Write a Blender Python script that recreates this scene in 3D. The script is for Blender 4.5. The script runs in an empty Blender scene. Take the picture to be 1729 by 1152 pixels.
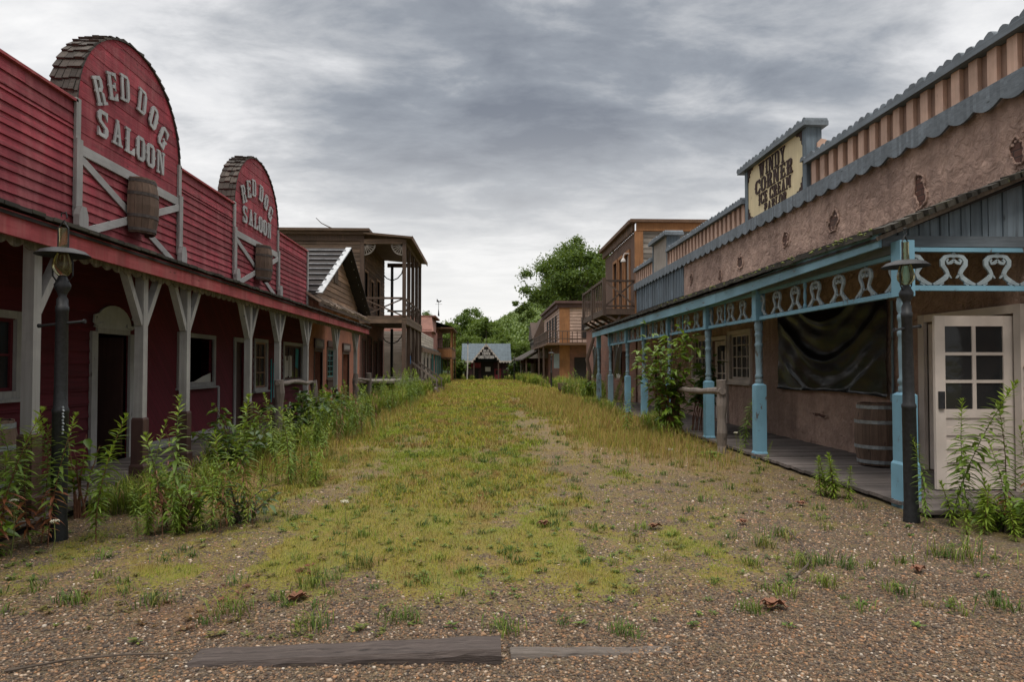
import bpy, math, random
import numpy as np
from mathutils import Vector, Matrix, noise as mnoise

# ------------------------------------------------------------------ camera, sky, sun
S = bpy.context.scene
COL = S.collection
FPX = 1110.0
EYE = 1.5
cam_d = bpy.data.cameras.new('camera')
cam_d.sensor_width = 36.0
cam_d.lens = FPX / 1729 * 36.0
cam_d.shift_y = 17 / 1729
cam_d.clip_start = 0.05
cam_d.clip_end = 3000
cam = bpy.data.objects.new('camera', cam_d)
COL.objects.link(cam)
PITCH = math.atan(27 / FPX)
YAW = math.atan(44.5 / FPX * math.cos(PITCH))
cam.location = (0, 0, EYE)
cam.rotation_euler = (math.pi / 2 + PITCH, 0, -YAW)
S.camera = cam

SUN_EL, SUN_AZ = math.radians(60), math.radians(200)     # azimuth measured clockwise from the street direction
S.view_settings.view_transform = 'Standard'
S.view_settings.look = 'None'
S.view_settings.gamma = 1
S.view_settings.exposure = 0.17
try:
    S.cycles.max_bounces = 6
    S.cycles.diffuse_bounces = 3
    S.cycles.transparent_max_bounces = 6
except Exception:
    pass

W = bpy.data.worlds.new('World')
S.world = W
W.use_nodes = True


class NT:
    """short-hand for building node trees"""
    def __init__(s, tree):
        s.t = tree
        s.t.nodes.clear()

    def n(s, typ, ins=None, **props):
        nd = s.t.nodes.new('ShaderNode' + typ)
        for k, v in props.items():
            setattr(nd, k, v)
        for k, v in (ins or {}).items():
            sock = nd.inputs[k]
            if hasattr(v, 'is_output') or isinstance(v, bpy.types.NodeSocket):
                s.t.links.new(v, sock)
            else:
                if isinstance(v, tuple) and len(v) == 3 and sock.type == 'RGBA':
                    v = (*v, 1)
                sock.default_value = v
        return nd

    def math(s, op, a, b=None, c=None, clamp=False):
        ins = {0: a}
        if b is not None: ins[1] = b
        if c is not None: ins[2] = c
        return s.n('Math', ins, operation=op, use_clamp=clamp).outputs[0]

    def mix(s, fac, a, b, blend='MIX'):
        nd = s.n('Mix', {}, data_type='RGBA', blend_type=blend)
        for i, v in ((0, fac), (6, a), (7, b)):
            if isinstance(v, bpy.types.NodeSocket):
                s.t.links.new(v, nd.inputs[i])
            else:
                nd.inputs[i].default_value = (*v, 1) if isinstance(v, tuple) and len(v) == 3 else v
        return nd.outputs[2]

    def ramp(s, fac, stops, interp='LINEAR'):
        nd = s.n('ValToRGB', {0: fac})
        r = nd.color_ramp
        r.interpolation = interp
        while len(r.elements) < len(stops):
            r.elements.new(0.5)
        for e, (p, c) in zip(r.elements, stops):
            e.position = p
            e.color = (*c, 1) if isinstance(c, tuple) else (c, c, c, 1)
        return nd.outputs[0]

    def noise(s, vec, scale, detail=3, rough=0.55, dist=0.0):
        return s.n('TexNoise', {'Vector': vec, 'Scale': scale, 'Detail': detail, 'Roughness': rough, 'Distortion': dist}).outputs[0]

    def mapping(s, vec, scale=(1, 1, 1), loc=(0, 0, 0), rot=(0, 0, 0)):
        return s.n('Mapping', {0: vec, 'Location': loc, 'Rotation': rot, 'Scale': scale}).outputs[0]


def build_world():
    t = NT(W.node_tree)
    sky = t.n('TexSky', sky_type='NISHITA')
    sky.sun_disc = False
    sky.sun_elevation = SUN_EL
    sky.sun_rotation = SUN_AZ
    skyc = t.mix(1.0, sky.outputs[0], (0.1, 0.1, 0.1), 'MULTIPLY')
    d = t.n('TexCoord').outputs['Generated']
    sx = t.n('SeparateXYZ', {0: d})
    z = t.math('MAXIMUM', sx.outputs[2], 0.0)
    zz = t.math('ADD', z, 0.16)
    px = t.math('DIVIDE', sx.outputs[0], zz)
    py = t.math('DIVIDE', sx.outputs[1], zz)
    pl = t.n('CombineXYZ', {0: px, 1: py, 2: 0.0}).outputs[0]
    pl1 = t.mapping(pl, (0.8, 1.0, 1), (3.1, 1.7, 0), (0, 0, 0.35))
    n1 = t.noise(pl1, 1.0, 9, 0.5, 0.35)
    n2 = t.noise(t.mapping(pl, (0.75, 1.15, 1), (9.3, 4.2, 0), (0, 0, -0.2)), 3.2, 9, 0.6, 0.25)
    v = t.math('ADD', t.math('MULTIPLY', n1, 0.6), t.math('MULTIPLY', n2, 0.4))
    # a heavier bank of cloud hanging over the street, seen up ahead and a little to the right
    ux, uy = t.math('SUBTRACT', px, 0.12), t.math('SUBTRACT', py, 1.72)
    dx = t.math('MULTIPLY', t.math('ADD', t.math('MULTIPLY', ux, 0.8), t.math('MULTIPLY', uy, 0.6)), 1.1)
    dy = t.math('MULTIPLY', t.math('SUBTRACT', t.math('MULTIPLY', uy, 0.8), t.math('MULTIPLY', ux, 0.6)), 2.4)
    r2 = t.math('ADD', t.math('MULTIPLY', dx, dx), t.math('MULTIPLY', dy, dy))
    bank = t.math('EXPONENT', t.math('MULTIPLY', r2, -1.0))
    v = t.math('SUBTRACT', v, t.math('MULTIPLY', bank, 0.025))
    dx = t.math('MULTIPLY', t.math('SUBTRACT', px, -0.72), 2.6)
    dy = t.math('MULTIPLY', t.math('SUBTRACT', py, 1.75), 1.6)
    r2 = t.math('ADD', t.math('MULTIPLY', dx, dx), t.math('MULTIPLY', dy, dy))
    v = t.math('ADD', v, t.math('MULTIPLY', t.math('EXPONENT', t.math('MULTIPLY', r2, -1.0)), 0.04))
    cl = t.ramp(v, [(0.34, (0.19, 0.21, 0.25)), (0.43, (0.29, 0.315, 0.355)), (0.50, (0.49, 0.505, 0.53)), (0.56, (0.71, 0.715, 0.73)), (0.66, (0.92, 0.915, 0.91))])
    # thin bright air near the horizon, brighter sky overhead, out of view
    hz = t.n('MapRange', {0: sx.outputs[2], 1: 0.0, 2: 0.40, 3: 0.97, 4: 0.0}, interpolation_type='SMOOTHSTEP').outputs[0]
    cl = t.mix(hz, cl, (0.92, 0.905, 0.88))
    zen = t.n('MapRange', {0: sx.outputs[2], 1: 0.5, 2: 0.95, 3: 1.0, 4: 5.4}, interpolation_type='SMOOTHSTEP').outputs[0]
    back = t.n('MapRange', {0: sx.outputs[1], 1: 0.3, 2: -0.3, 3: 1.0, 4: 0.6}, interpolation_type='SMOOTHSTEP').outputs[0]  # unseen sky behind the camera dimmed to deepen the shade under the porches
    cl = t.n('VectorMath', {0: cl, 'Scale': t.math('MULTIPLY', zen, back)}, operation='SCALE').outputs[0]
    cl = t.mix(t.n('MapRange', {0: sx.outputs[2], 1: 0.5, 2: 0.9, 3: 0.0, 4: 1.0}).outputs[0], cl, t.mix(1.0, cl, (1.0, 0.92, 0.82), 'MULTIPLY'))
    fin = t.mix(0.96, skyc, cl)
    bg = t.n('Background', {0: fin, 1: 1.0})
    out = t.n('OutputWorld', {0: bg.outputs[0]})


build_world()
sun_d = bpy.data.lights.new('sun', 'SUN')
sun_d.energy = 1.5
sun_d.angle = math.radians(16)
sun_d.color = (1.0, 0.93, 0.83)
sun = bpy.data.objects.new('sun', sun_d)
COL.objects.link(sun)
_sd = Vector((math.sin(SUN_AZ) * math.cos(SUN_EL), math.cos(SUN_AZ) * math.cos(SUN_EL), math.sin(SUN_EL)))
sun.rotation_euler = _sd.to_track_quat('Z', 'Y').to_euler()

rnd = random.Random(7)
U = rnd.uniform

# ------------------------------------------------------------------ materials
MATS = {}


def newmat(name):
    m = bpy.data.materials.new(name)
    m.use_nodes = True
    MATS[name] = m
    return m, NT(m.node_tree)


def finish(t, col, rough=0.8, height=None, bump=0.3, bdist=0.01, **extra):
    p = t.n('BsdfPrincipled', {'Base Color': col, 'Roughness': rough})
    for k, v in extra.items():
        k = k.replace('_', ' ')
        if isinstance(v, bpy.types.NodeSocket): t.t.links.new(v, p.inputs[k])
        else: p.inputs[k].default_value = v
    if height is not None:
        b = t.n('Bump', {'Height': height, 'Strength': bump, 'Distance': bdist})
        t.t.links.new(b.outputs[0], p.inputs['Normal'])
    t.n('OutputMaterial', {0: p.outputs[0]})
    return p


def wood(name, base, alt=None, under=(0.16, 0.13, 0.11), axis='Y', wear=0.25, vary=0.25, grain=0.35, rough=0.85, dirt=0.35, scale=1.0, fade=None):
    """planks: each island its own tint, grain along an axis, paint worn to the wood underneath"""
    m, t = newmat(name)
    alt = alt or tuple(c * 0.7 for c in base)
    g = t.n('NewGeometry')
    sc = {'X': (1.2, 22, 22), 'Y': (22, 1.2, 22), 'Z': (22, 22, 1.2)}[axis]
    sc = tuple(s * scale for s in sc)
    rpi = g.outputs['Random Per Island']
    off = t.n('VectorMath', {0: g.outputs['Position'], 1: t.n('CombineXYZ', {0: t.math('MULTIPLY', rpi, 7.0), 1: t.math('MULTIPLY', rpi, 13.0), 2: 0.0}).outputs[0]}, operation='ADD').outputs[0]
    mp = t.mapping(off, sc)
    gr = t.noise(mp, 1.0, 5, 0.65, 0.4)
    big = t.noise(g.outputs['Position'], 1.7 * scale, 4, 0.6)
    med = t.noise(t.mapping(off, tuple(s * 0.3 for s in sc)), 1.0, 4, 0.7)
    c = t.mix(t.ramp(gr, [(0.35, 0.0), (0.7, 1.0)]), base, alt)
    br = t.math('MULTIPLY_ADD', rpi, vary * 2, 1 - vary)
    c = t.n('VectorMath', {0: c, 'Scale': br}, operation='SCALE').outputs[0]
    if wear > 0:
        w = t.math('ADD', t.math('MULTIPLY', gr, 0.5), t.math('MULTIPLY', med, 0.5))
        e = 0.72 - wear * 0.5
        c = t.mix(t.ramp(w, [(e, 0.0), (e + 0.1, 0.85)]), c, under)
    if dirt > 0:
        c = t.mix(t.math('MULTIPLY', t.ramp(big, [(0.42, 1.0), (0.62, 0.0)]), dirt), c, tuple(x * 0.35 for x in base))
    if fade:
        pp = g.outputs['Position']
        fa = t.noise(t.mapping(pp, (2.6, 2.6, .7)), 1.0, 5, 0.65, 0.5)
        fb = t.noise(t.mapping(pp, (9, 9, .9)), 1.0, 4, 0.6)
        c = t.mix(t.math('MULTIPLY', t.ramp(t.math('MULTIPLY_ADD', fb, 0.4, t.math('MULTIPLY', fa, 0.6)), [(0.46, 0.0), (0.62, 1.0)]), 0.5), c, fade)
        fd = t.noise(t.mapping(pp, (5, 5, .5), (3, 9, 2)), 1.0, 5, 0.65, 0.3)
        c = t.mix(t.math('MULTIPLY', t.ramp(fd, [(0.5, 0.0), (0.68, 1.0)]), 0.6), c, tuple(x * 0.45 for x in base))
    # knots
    vk = t.n('TexVoronoi', {'Vector': t.mapping(off, tuple(2.2 if s < 5 * scale else 6.5 for s in sc)), 'Scale': 0.8}).outputs['Distance']
    c = t.mix(t.ramp(vk, [(0.03, 0.75), (0.09, 0.0)]), c, tuple(x * 0.3 for x in under))
    finish(t, c, rough, t.math('ADD', gr, t.math('MULTIPLY', med, 0.5)), grain, 0.012)
    return m


def plaster(name, base, alt, scale=9, bump=0.6, dist=0.03, rough=0.95, stain=(0.1, 0.08, 0.07), st=0.4):
    m, t = newmat(name)
    pos = t.n('NewGeometry').outputs['Position']
    a = t.noise(pos, scale, 6, 0.62, 1.2)
    vs = t.n('TexVoronoi', {'Vector': t.n('VectorMath', {0: pos, 1: t.n('VectorMath', {0: t.n('TexNoise', {'Vector': pos, 'Scale': 4.0}).outputs[1], 1: (0.25, 0.25, 0.25)}, operation='MULTIPLY').outputs[0]}, operation='ADD').outputs[0], 'Scale': scale * 0.55}, feature='SMOOTH_F1').outputs['Distance']
    b = t.noise(pos, 0.9, 4, 0.6)
    drip = t.noise(t.mapping(pos, (3.2, 3.2, 0.35)), 1.0, 4, 0.6)
    c = t.mix(t.ramp(a, [(0.3, 0.0), (0.7, 1.0)]), base, alt)
    c = t.mix(t.math('MULTIPLY', t.ramp(b, [(0.35, 1.0), (0.6, 0.0)]), st), c, stain)
    c = t.mix(t.math('MULTIPLY', t.ramp(drip, [(0.5, 0.0), (0.72, 1.0)]), st), c, stain)
    finish(t, c, rough, t.math('ADD', a, t.math('MULTIPLY', vs, 0.9)), bump, dist)
    return m


def brick(name, c1, c2, mortar, plane='YZ', bw=0.21, bh=0.075):
    m, t = newmat(name)
    pos = t.n('NewGeometry').outputs['Position']
    s = t.n('SeparateXYZ', {0: pos})
    u = s.outputs[1] if plane == 'YZ' else s.outputs[0]
    v = t.n('CombineXYZ', {0: u, 1: s.outputs[2], 2: 0.0}).outputs[0]
    bt = t.n('TexBrick', {'Vector': v, 'Color1': c1, 'Color2': c2, 'Mortar': mortar, 'Scale': 1.0, 'Mortar Size': 0.008, 'Brick Width': bw, 'Row Height': bh, 'Mortar Smooth': 0.3})
    n = t.noise(pos, 14, 5, 0.65)
    b = t.noise(pos, 1.3, 4, 0.6)
    c = t.mix(t.ramp(n, [(0.35, 0.55), (0.7, 0.0)]), bt.outputs[0], tuple(x * 0.45 for x in c1))
    c = t.mix(t.math('MULTIPLY', t.ramp(b, [(0.4, 1.0), (0.6, 0.0)]), 0.4), c, (0.09, 0.07, 0.06))
    finish(t, c, 0.92, t.math('ADD', t.math('MULTIPLY', bt.outputs[1], -1.0), t.math('MULTIPLY', n, 0.4)), 0.7, 0.012)
    return m


def simple(name, base, rough=0.7, nz=0.25, scale=8, bump=0.15, metallic=0.0, **kw):
    m, t = newmat(name)
    pos = t.n('NewGeometry').outputs['Position']
    a = t.noise(pos, scale, 5, 0.6)
    c = t.mix(t.ramp(a, [(0.3, 0.0), (0.72, 1.0)]), tuple(x * (1 - nz) for x in base), tuple(min(1, x * (1 + nz)) for x in base))
    finish(t, c, rough, a, bump, 0.01, Metallic=metallic, **kw)
    return m


def peeling(name, base, under, amount=0.3, axis='Z', rough=0.65, edge=16):
    """gloss paint over wood: cracked and flaked in patches"""
    m, t = newmat(name)
    g = t.n('NewGeometry')
    pos = g.outputs['Position']
    sc = {'X': (0.35, 1, 1), 'Y': (1, 0.35, 1), 'Z': (1, 1, 0.35)}[axis]
    a = t.noise(t.mapping(pos, sc), edge, 6, 0.7, 0.6)
    b = t.noise(pos, 1.6, 4, 0.6)
    r = t.math('MULTIPLY_ADD', g.outputs['Random Per Island'], 0.3, 0.85)
    c = t.mix(t.ramp(b, [(0.3, 0.0), (0.7, 1.0)]), tuple(x * 0.78 for x in base), tuple(x * 1.1 for x in base))
    c = t.n('VectorMath', {0: c, 'Scale': r}, operation='SCALE').outputs[0]
    k = t.math('ADD', a, t.math('MULTIPLY', t.math('SUBTRACT', b, 0.5), -0.5))
    th = 0.74 - amount * 0.45
    mk = t.ramp(k, [(th, 0.0), (th + 0.05, 1.0)])
    c = t.mix(mk, c, under)
    finish(t, c, rough, t.math('SUBTRACT', t.math('MULTIPLY', a, 0.3), t.math('MULTIPLY', mk, 0.5)), 0.4, 0.006)
    return m


def foliage(name, c1, c2, trans=0.25, rough=0.55):
    """leaves: each leaf its own green, a little light let through"""
    m, t = newmat(name)
    g = t.n('NewGeometry')
    r = g.outputs['Random Per Island']
    n = t.noise(g.outputs['Position'], 1.1, 3, 0.6)
    k = t.math('ADD', t.math('MULTIPLY', r, 0.6), t.math('MULTIPLY', n, 0.4))
    c = t.ramp(k, [(0.15, c1), (0.85, c2)])
    p = t.n('BsdfPrincipled', {'Base Color': c, 'Roughness': rough})
    tr = t.n('BsdfTranslucent', {0: t.mix(0.5, c, (0.3, 0.4, 0.03), 'MIX')})
    mx = t.n('MixShader', {0: trans, 1: p.outputs[0], 2: tr.outputs[0]})
    t.n('OutputMaterial', {0: mx.outputs[0]})
    return m


def vcol(name, trans=0.2, rough=0.75, var=0.25):
    """blade or stone colours stored on the mesh"""
    m, t = newmat(name)
    a = t.n('Attribute', attribute_name='tint').outputs[0]
    g = t.n('NewGeometry')
    n = t.noise(g.outputs['Position'], 60, 2, 0.5)
    c = t.n('VectorMath', {0: a, 'Scale': t.math('MULTIPLY_ADD', n, var * 2, 1 - var)}, operation='SCALE').outputs[0]
    p = t.n('BsdfPrincipled', {'Base Color': c, 'Roughness': rough})
    if trans > 0:
        tr = t.n('BsdfTranslucent', {0: c})
        sh = t.n('MixShader', {0: trans, 1: p.outputs[0], 2: tr.outputs[0]}).outputs[0]
    else:
        sh = p.outputs[0]
    t.n('OutputMaterial', {0: sh})
    return m


M = {}
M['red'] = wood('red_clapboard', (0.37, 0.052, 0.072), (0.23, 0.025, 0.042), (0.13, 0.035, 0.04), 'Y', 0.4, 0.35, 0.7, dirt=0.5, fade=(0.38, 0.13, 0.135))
M['redx'] = wood('red_board_side', (0.40, 0.045, 0.065), (0.25, 0.025, 0.042), (0.13, 0.035, 0.04), 'X', 0.22, 0.22, 0.3)
M['fascia_red'] = wood('faded_red_board', (0.44, 0.085, 0.095), (0.31, 0.04, 0.052), (0.22, 0.07, 0.06), 'Y', 0.3, 0.15, 0.4, fade=(0.42, 0.17, 0.16))
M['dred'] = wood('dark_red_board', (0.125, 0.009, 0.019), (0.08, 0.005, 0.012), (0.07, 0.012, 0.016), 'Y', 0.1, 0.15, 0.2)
M['grey'] = wood('grey_painted_trim', (0.40, 0.395, 0.39), (0.31, 0.30, 0.295), (0.16, 0.12, 0.11), 'Z', 0.22, 0.12, 0.3)
M['greyy'] = wood('grey_painted_rail', (0.42, 0.42, 0.42), (0.34, 0.33, 0.33), (0.22, 0.17, 0.15), 'Y', 0.1, 0.1, 0.15)
M['letter'] = wood('grey_letter_paint', (0.50, 0.51, 0.52), (0.42, 0.43, 0.44), (0.2, 0.15, 0.14), 'Z', 0.05, 0.08, 0.1)
M['brown'] = wood('brown_painted_post', (0.085, 0.042, 0.035), (0.06, 0.028, 0.024), (0.04, 0.02, 0.018), 'Z', 0.15, 0.1, 0.2, 0.6)
M['shake'] = wood('weathered_shake', (0.08, 0.066, 0.056), (0.04, 0.033, 0.028), (0.035, 0.03, 0.025), 'X', 0.25, 0.5, 0.7)
M['moss'] = wood('mossy_roof_edge', (0.05, 0.045, 0.035), (0.025, 0.022, 0.018), (0.11, 0.12, 0.055), 'Y', 0.3, 0.5, 0.7)
M['deck'] = wood('grey_deck_board', (0.17, 0.145, 0.135), (0.09, 0.075, 0.07), (0.05, 0.04, 0.035), 'X', 0.2, 0.35, 0.6)
M['barrel'] = wood('oak_stave', (0.17, 0.11, 0.08), (0.085, 0.055, 0.04), (0.06, 0.04, 0.03), 'Z', 0.2, 0.35, 0.5)
M['hoop'] = simple('rusty_hoop', (0.09, 0.075, 0.07), 0.6, 0.4, 20, 0.3, 0.6)
M['hoopg'] = simple('galvanised_hoop', (0.28, 0.31, 0.33), 0.5, 0.3, 20, 0.2, 0.5)
M['oldw'] = wood('old_brown_boards', (0.15, 0.10, 0.068), (0.07, 0.047, 0.034), (0.03, 0.024, 0.02), 'X', 0.35, 0.5, 0.9)
M['oldwy'] = wood('old_brown_boards_street', (0.18, 0.105, 0.065), (0.09, 0.052, 0.034), (0.03, 0.024, 0.02), 'Y', 0.35, 0.5, 0.9)
M['oldwz'] = wood('old_brown_posts', (0.11, 0.072, 0.052), (0.055, 0.036, 0.028), (0.03, 0.022, 0.02), 'Z', 0.25, 0.4, 0.8)
M['greyw'] = wood('silvered_boards', (0.26, 0.235, 0.21), (0.13, 0.115, 0.10), (0.06, 0.05, 0.045), 'X', 0.3, 0.35, 0.7)
M['greywz'] = wood('silvered_posts', (0.24, 0.20, 0.175), (0.12, 0.10, 0.09), (0.06, 0.05, 0.045), 'Z', 0.25, 0.3, 0.8)
M['tan'] = wood('tan_gable_boards', (0.36, 0.23, 0.15), (0.2, 0.12, 0.08), (0.09, 0.06, 0.045), 'Y', 0.3, 0.5, 0.6)
M['tanshake'] = wood('tan_shakes', (0.44, 0.34, 0.27), (0.26, 0.19, 0.14), (0.09, 0.06, 0.05), 'X', 0.15, 0.45, 0.5)
M['orange'] = wood('orange_stained_boards', (0.36, 0.175, 0.075), (0.25, 0.11, 0.045), (0.12, 0.05, 0.025), 'Z', 0.12, 0.2, 0.3)
M['peach'] = wood('peach_batten', (0.62, 0.42, 0.33), (0.52, 0.34, 0.26), (0.26, 0.16, 0.12), 'Z', 0.06, 0.1, 0.2)
M['peachback'] = wood('tan_backing_board', (0.33, 0.215, 0.165), (0.26, 0.16, 0.12), (0.14, 0.08, 0.06), 'Z', 0.1, 0.2, 0.3)
M['slate'] = wood('blue_grey_board', (0.19, 0.225, 0.26), (0.12, 0.14, 0.165), (0.07, 0.07, 0.07), 'Y', 0.22, 0.2, 0.4)
M['slatez'] = wood('blue_grey_upright', (0.16, 0.205, 0.245), (0.09, 0.115, 0.14), (0.05, 0.05, 0.055), 'Z', 0.25, 0.3, 0.5)
M['slatex'] = wood('blue_grey_crosspiece', (0.15, 0.175, 0.20), (0.09, 0.105, 0.12), (0.05, 0.05, 0.055), 'X', 0.25, 0.2, 0.5)
M['blue'] = peeling('pale_blue_paint', (0.175, 0.36, 0.48), (0.10, 0.085, 0.08), 0.26)
M['bluey'] = peeling('pale_blue_fascia', (0.165, 0.315, 0.405), (0.12, 0.12, 0.12), 0.24, 'Y')
M['bluegrey'] = peeling('dusty_blue_paint', (0.17, 0.26, 0.315), (0.08, 0.075, 0.07), 0.32)
M['scroll'] = peeling('dusty_grey_blue_paint', (0.27, 0.33, 0.36), (0.08, 0.07, 0.065), 0.16)
M['cream'] = wood('cream_sign_board', (0.72, 0.62, 0.40), (0.64, 0.53, 0.33), (0.45, 0.33, 0.18), 'Z', 0.06, 0.04, 0.1, 0.8, 0.15)
M['dkletter'] = wood('dark_brown_letter', (0.055, 0.028, 0.024), (0.03, 0.016, 0.014), (0.10, 0.06, 0.05), 'Z', 0.1, 0.15, 0.2)
M['stucco'] = plaster('pinkish_tan_stucco', (0.56, 0.39, 0.315), (0.43, 0.29, 0.235), 8, 1.0, 0.07, 0.95, (0.17, 0.11, 0.09), 0.55)
M['adobe'] = plaster('orange_adobe', (0.52, 0.22, 0.14), (0.40, 0.16, 0.10), 7, 0.5, 0.03, 0.95, (0.13, 0.06, 0.05), 0.4)
M['bstucco'] = plaster('brown_stucco', (0.16, 0.095, 0.07), (0.12, 0.07, 0.05), 8, 0.6, 0.04, 0.95, (0.06, 0.04, 0.03), 0.35)
M['pstucco'] = plaster('pale_stucco', (0.42, 0.38, 0.34), (0.33, 0.29, 0.26), 6, 0.4, 0.03, 0.95, (0.14, 0.12, 0.10), 0.4)
M['pink'] = plaster('pink_plaster', (0.36, 0.16, 0.14), (0.28, 0.12, 0.10), 6, 0.4, 0.03, 0.95, (0.11, 0.07, 0.06), 0.4)
M['brick'] = brick('old_red_brick', (0.34, 0.14, 0.10), (0.24, 0.10, 0.075), (0.34, 0.28, 0.24))
M['brickx'] = brick('old_red_brick_side', (0.34, 0.14, 0.10), (0.24, 0.10, 0.075), (0.34, 0.28, 0.24), 'XZ')
M['hbrick'] = brick('bare_brick_patch', (0.15, 0.065, 0.045), (0.10, 0.045, 0.035), (0.035, 0.027, 0.025), 'YZ', 0.2, 0.085)
M['metalroof'] = simple('blue_grey_sheet_roof', (0.11, 0.145, 0.17), 0.75, 0.2, 3, 0.1, 0.2)
M['tinroof'] = simple('silvered_tin_batten', (0.42, 0.44, 0.46), 0.5, 0.35, 6, 0.2, 0.3)
M['white'] = peeling('chalky_white_paint', (0.50, 0.45, 0.41), (0.22, 0.17, 0.14), 0.1)
M['doorw'] = peeling('pinkish_white_door_paint', (0.62, 0.55, 0.50), (0.25, 0.18, 0.14), 0.05)
M['teal'] = peeling('teal_paint', (0.07, 0.20, 0.19), (0.06, 0.06, 0.05), 0.2)
M['black'] = simple('black_iron', (0.028, 0.03, 0.034), 0.55, 0.35, 30, 0.25, 0.3)
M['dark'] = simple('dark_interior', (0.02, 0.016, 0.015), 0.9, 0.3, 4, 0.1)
M['darkred'] = simple('maroon_awning', (0.07, 0.012, 0.022), 0.9, 0.3, 6, 0.2)
M['paper'] = simple('paper_notice', (0.62, 0.60, 0.55), 0.9, 0.05, 6, 0.0)
M['strip'] = simple('painted_white_line', (0.62, 0.60, 0.58), 0.8, 0.08, 9, 0.05)
M['bluestuff'] = simple('blue_plastic', (0.03, 0.16, 0.42), 0.5, 0.1, 5, 0.05)
M['turq'] = simple('turquoise_cloth', (0.03, 0.25, 0.27), 0.8, 0.2, 8, 0.1)


def make_tarp():
    m, t = newmat('black_plastic_sheet')
    pos = t.n('NewGeometry').outputs['Position']
    a = t.noise(t.mapping(pos, (1, 1, 3.0)), 5, 5, 0.6, 1.0)
    b = t.noise(pos, 24, 4, 0.6, 0.8)
    finish(t, (0.012, 0.012, 0.013), t.math('MULTIPLY_ADD', a, 0.2, 0.12), t.math('ADD', a, t.math('MULTIPLY', b, 0.15)), 0.3, 0.02)
    return m


M['tarp'] = make_tarp()


def make_glass():
    m, t = newmat('old_window_glass')
    pos = t.n('NewGeometry').outputs['Position']
    a = t.noise(pos, 3, 3, 0.5)
    finish(t, (0.02, 0.022, 0.024), 0.1, a, 0.25, 0.03, IOR=1.4)
    return m


M['glass'] = make_glass()
m_, t_ = newmat('amber_lamp_glass')
p_ = finish(t_, (0.46, 0.42, 0.24), 0.1, Transmission_Weight=0.9, IOR=1.3)
M['lampglass'] = m_
M['oliveglass'] = m_


def make_diag():
    """dark red boarding laid on the slant"""
    m, t = newmat('slanted_dark_red_boards')
    pos = t.n('NewGeometry').outputs['Position']
    s = t.n('SeparateXYZ', {0: pos})
    q = t.math('ADD', s.outputs[1], s.outputs[2])
    k = t.math('MULTIPLY', q, 7.0)
    fr = t.math('FRACT', k)
    fl = t.math('FLOOR', k)
    wn = t.n('TexWhiteNoise', {'W': fl}, noise_dimensions='1D').outputs[0]
    g = t.noise(t.mapping(pos, (14, 14, 14), rot=(0.785, 0, 0)), 1.0, 4, 0.6)
    gap = t.ramp(fr, [(0.0, 0.0), (0.06, 1.0), (0.94, 1.0), (1.0, 0.0)])
    c = t.mix(t.math('MULTIPLY', t.math('ADD', wn, g), 0.5), (0.085, 0.006, 0.014), (0.16, 0.011, 0.025))
    c = t.mix(t.math('SUBTRACT', 1.0, gap), c, (0.05, 0.006, 0.01))
    finish(t, c, 0.8, t.math('ADD', gap, t.math('MULTIPLY', g, 0.2)), 0.6, 0.008)
    return m


M['diag'] = make_diag()
M['leaf'] = foliage('weed_leaf', (0.065, 0.125, 0.018), (0.19, 0.28, 0.04), 0.3)
M['leafy'] = foliage('yellow_green_leaf', (0.13, 0.21, 0.02), (0.27, 0.37, 0.04), 0.35)
M['leafr'] = foliage('reddened_leaf', (0.20, 0.055, 0.03), (0.30, 0.11, 0.045), 0.3)
M['leafd'] = foliage('dark_broad_leaf', (0.02, 0.05, 0.012), (0.06, 0.12, 0.022), 0.25, 0.45)
M['leafm'] = foliage('bush_leaf', (0.055, 0.12, 0.014), (0.19, 0.29, 0.03), 0.3, 0.45)
M['tree'] = foliage('tree_leaf', (0.035, 0.08, 0.012), (0.115, 0.185, 0.025), 0.25)
M['treel'] = foliage('tree_leaf_light', (0.06, 0.115, 0.016), (0.155, 0.225, 0.03), 0.25)
M['hillleaf'] = foliage('hill_wood_leaf', (0.07, 0.13, 0.02), (0.17, 0.24, 0.045), 0.15)
M['stem'] = simple('weed_stem', (0.16, 0.07, 0.04), 0.8, 0.3, 30, 0.1)
M['stemg'] = simple('green_stem', (0.14, 0.16, 0.04), 0.8, 0.3, 30, 0.1)
M['bark'] = simple('tree_bark', (0.09, 0.07, 0.055), 0.95, 0.35, 12, 0.5)
M['flower'] = simple('white_umbel', (0.62, 0.60, 0.48), 0.9, 0.1, 40, 0.2)
M['dryleaf'] = simple('dry_brown_leaf', (0.20, 0.09, 0.05), 0.8, 0.4, 40, 0.3)
M['grass'] = vcol('grass_blade', 0.25)
M['stone'] = vcol('gravel_stone', 0.0, 0.8, 0.15)

# ------------------------------------------------------------------ mesh helpers
class Fr:
    """a wall frame: u along the wall, n out of it, z up"""
    def __init__(s, O, Uv, N):
        s.O, s.U, s.N = Vector(O), Vector(Uv), Vector(N)

    def P(s, u, n, z):
        return s.O + s.U * u + s.N * n + Vector((0, 0, z))


def FL(x): return Fr((x, 0, 0), (0, 1, 0), (1, 0, 0))       # a wall on the saloon side, facing the street
def FRt(x): return Fr((x, 0, 0), (0, 1, 0), (-1, 0, 0))     # a wall on the parlour side, facing the street
def FC(y): return Fr((0, y, 0), (1, 0, 0), (0, -1, 0))      # a wall across the view, facing the camera
WORLD = Fr((0, 0, 0), (1, 0, 0), (0, 1, 0))


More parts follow.
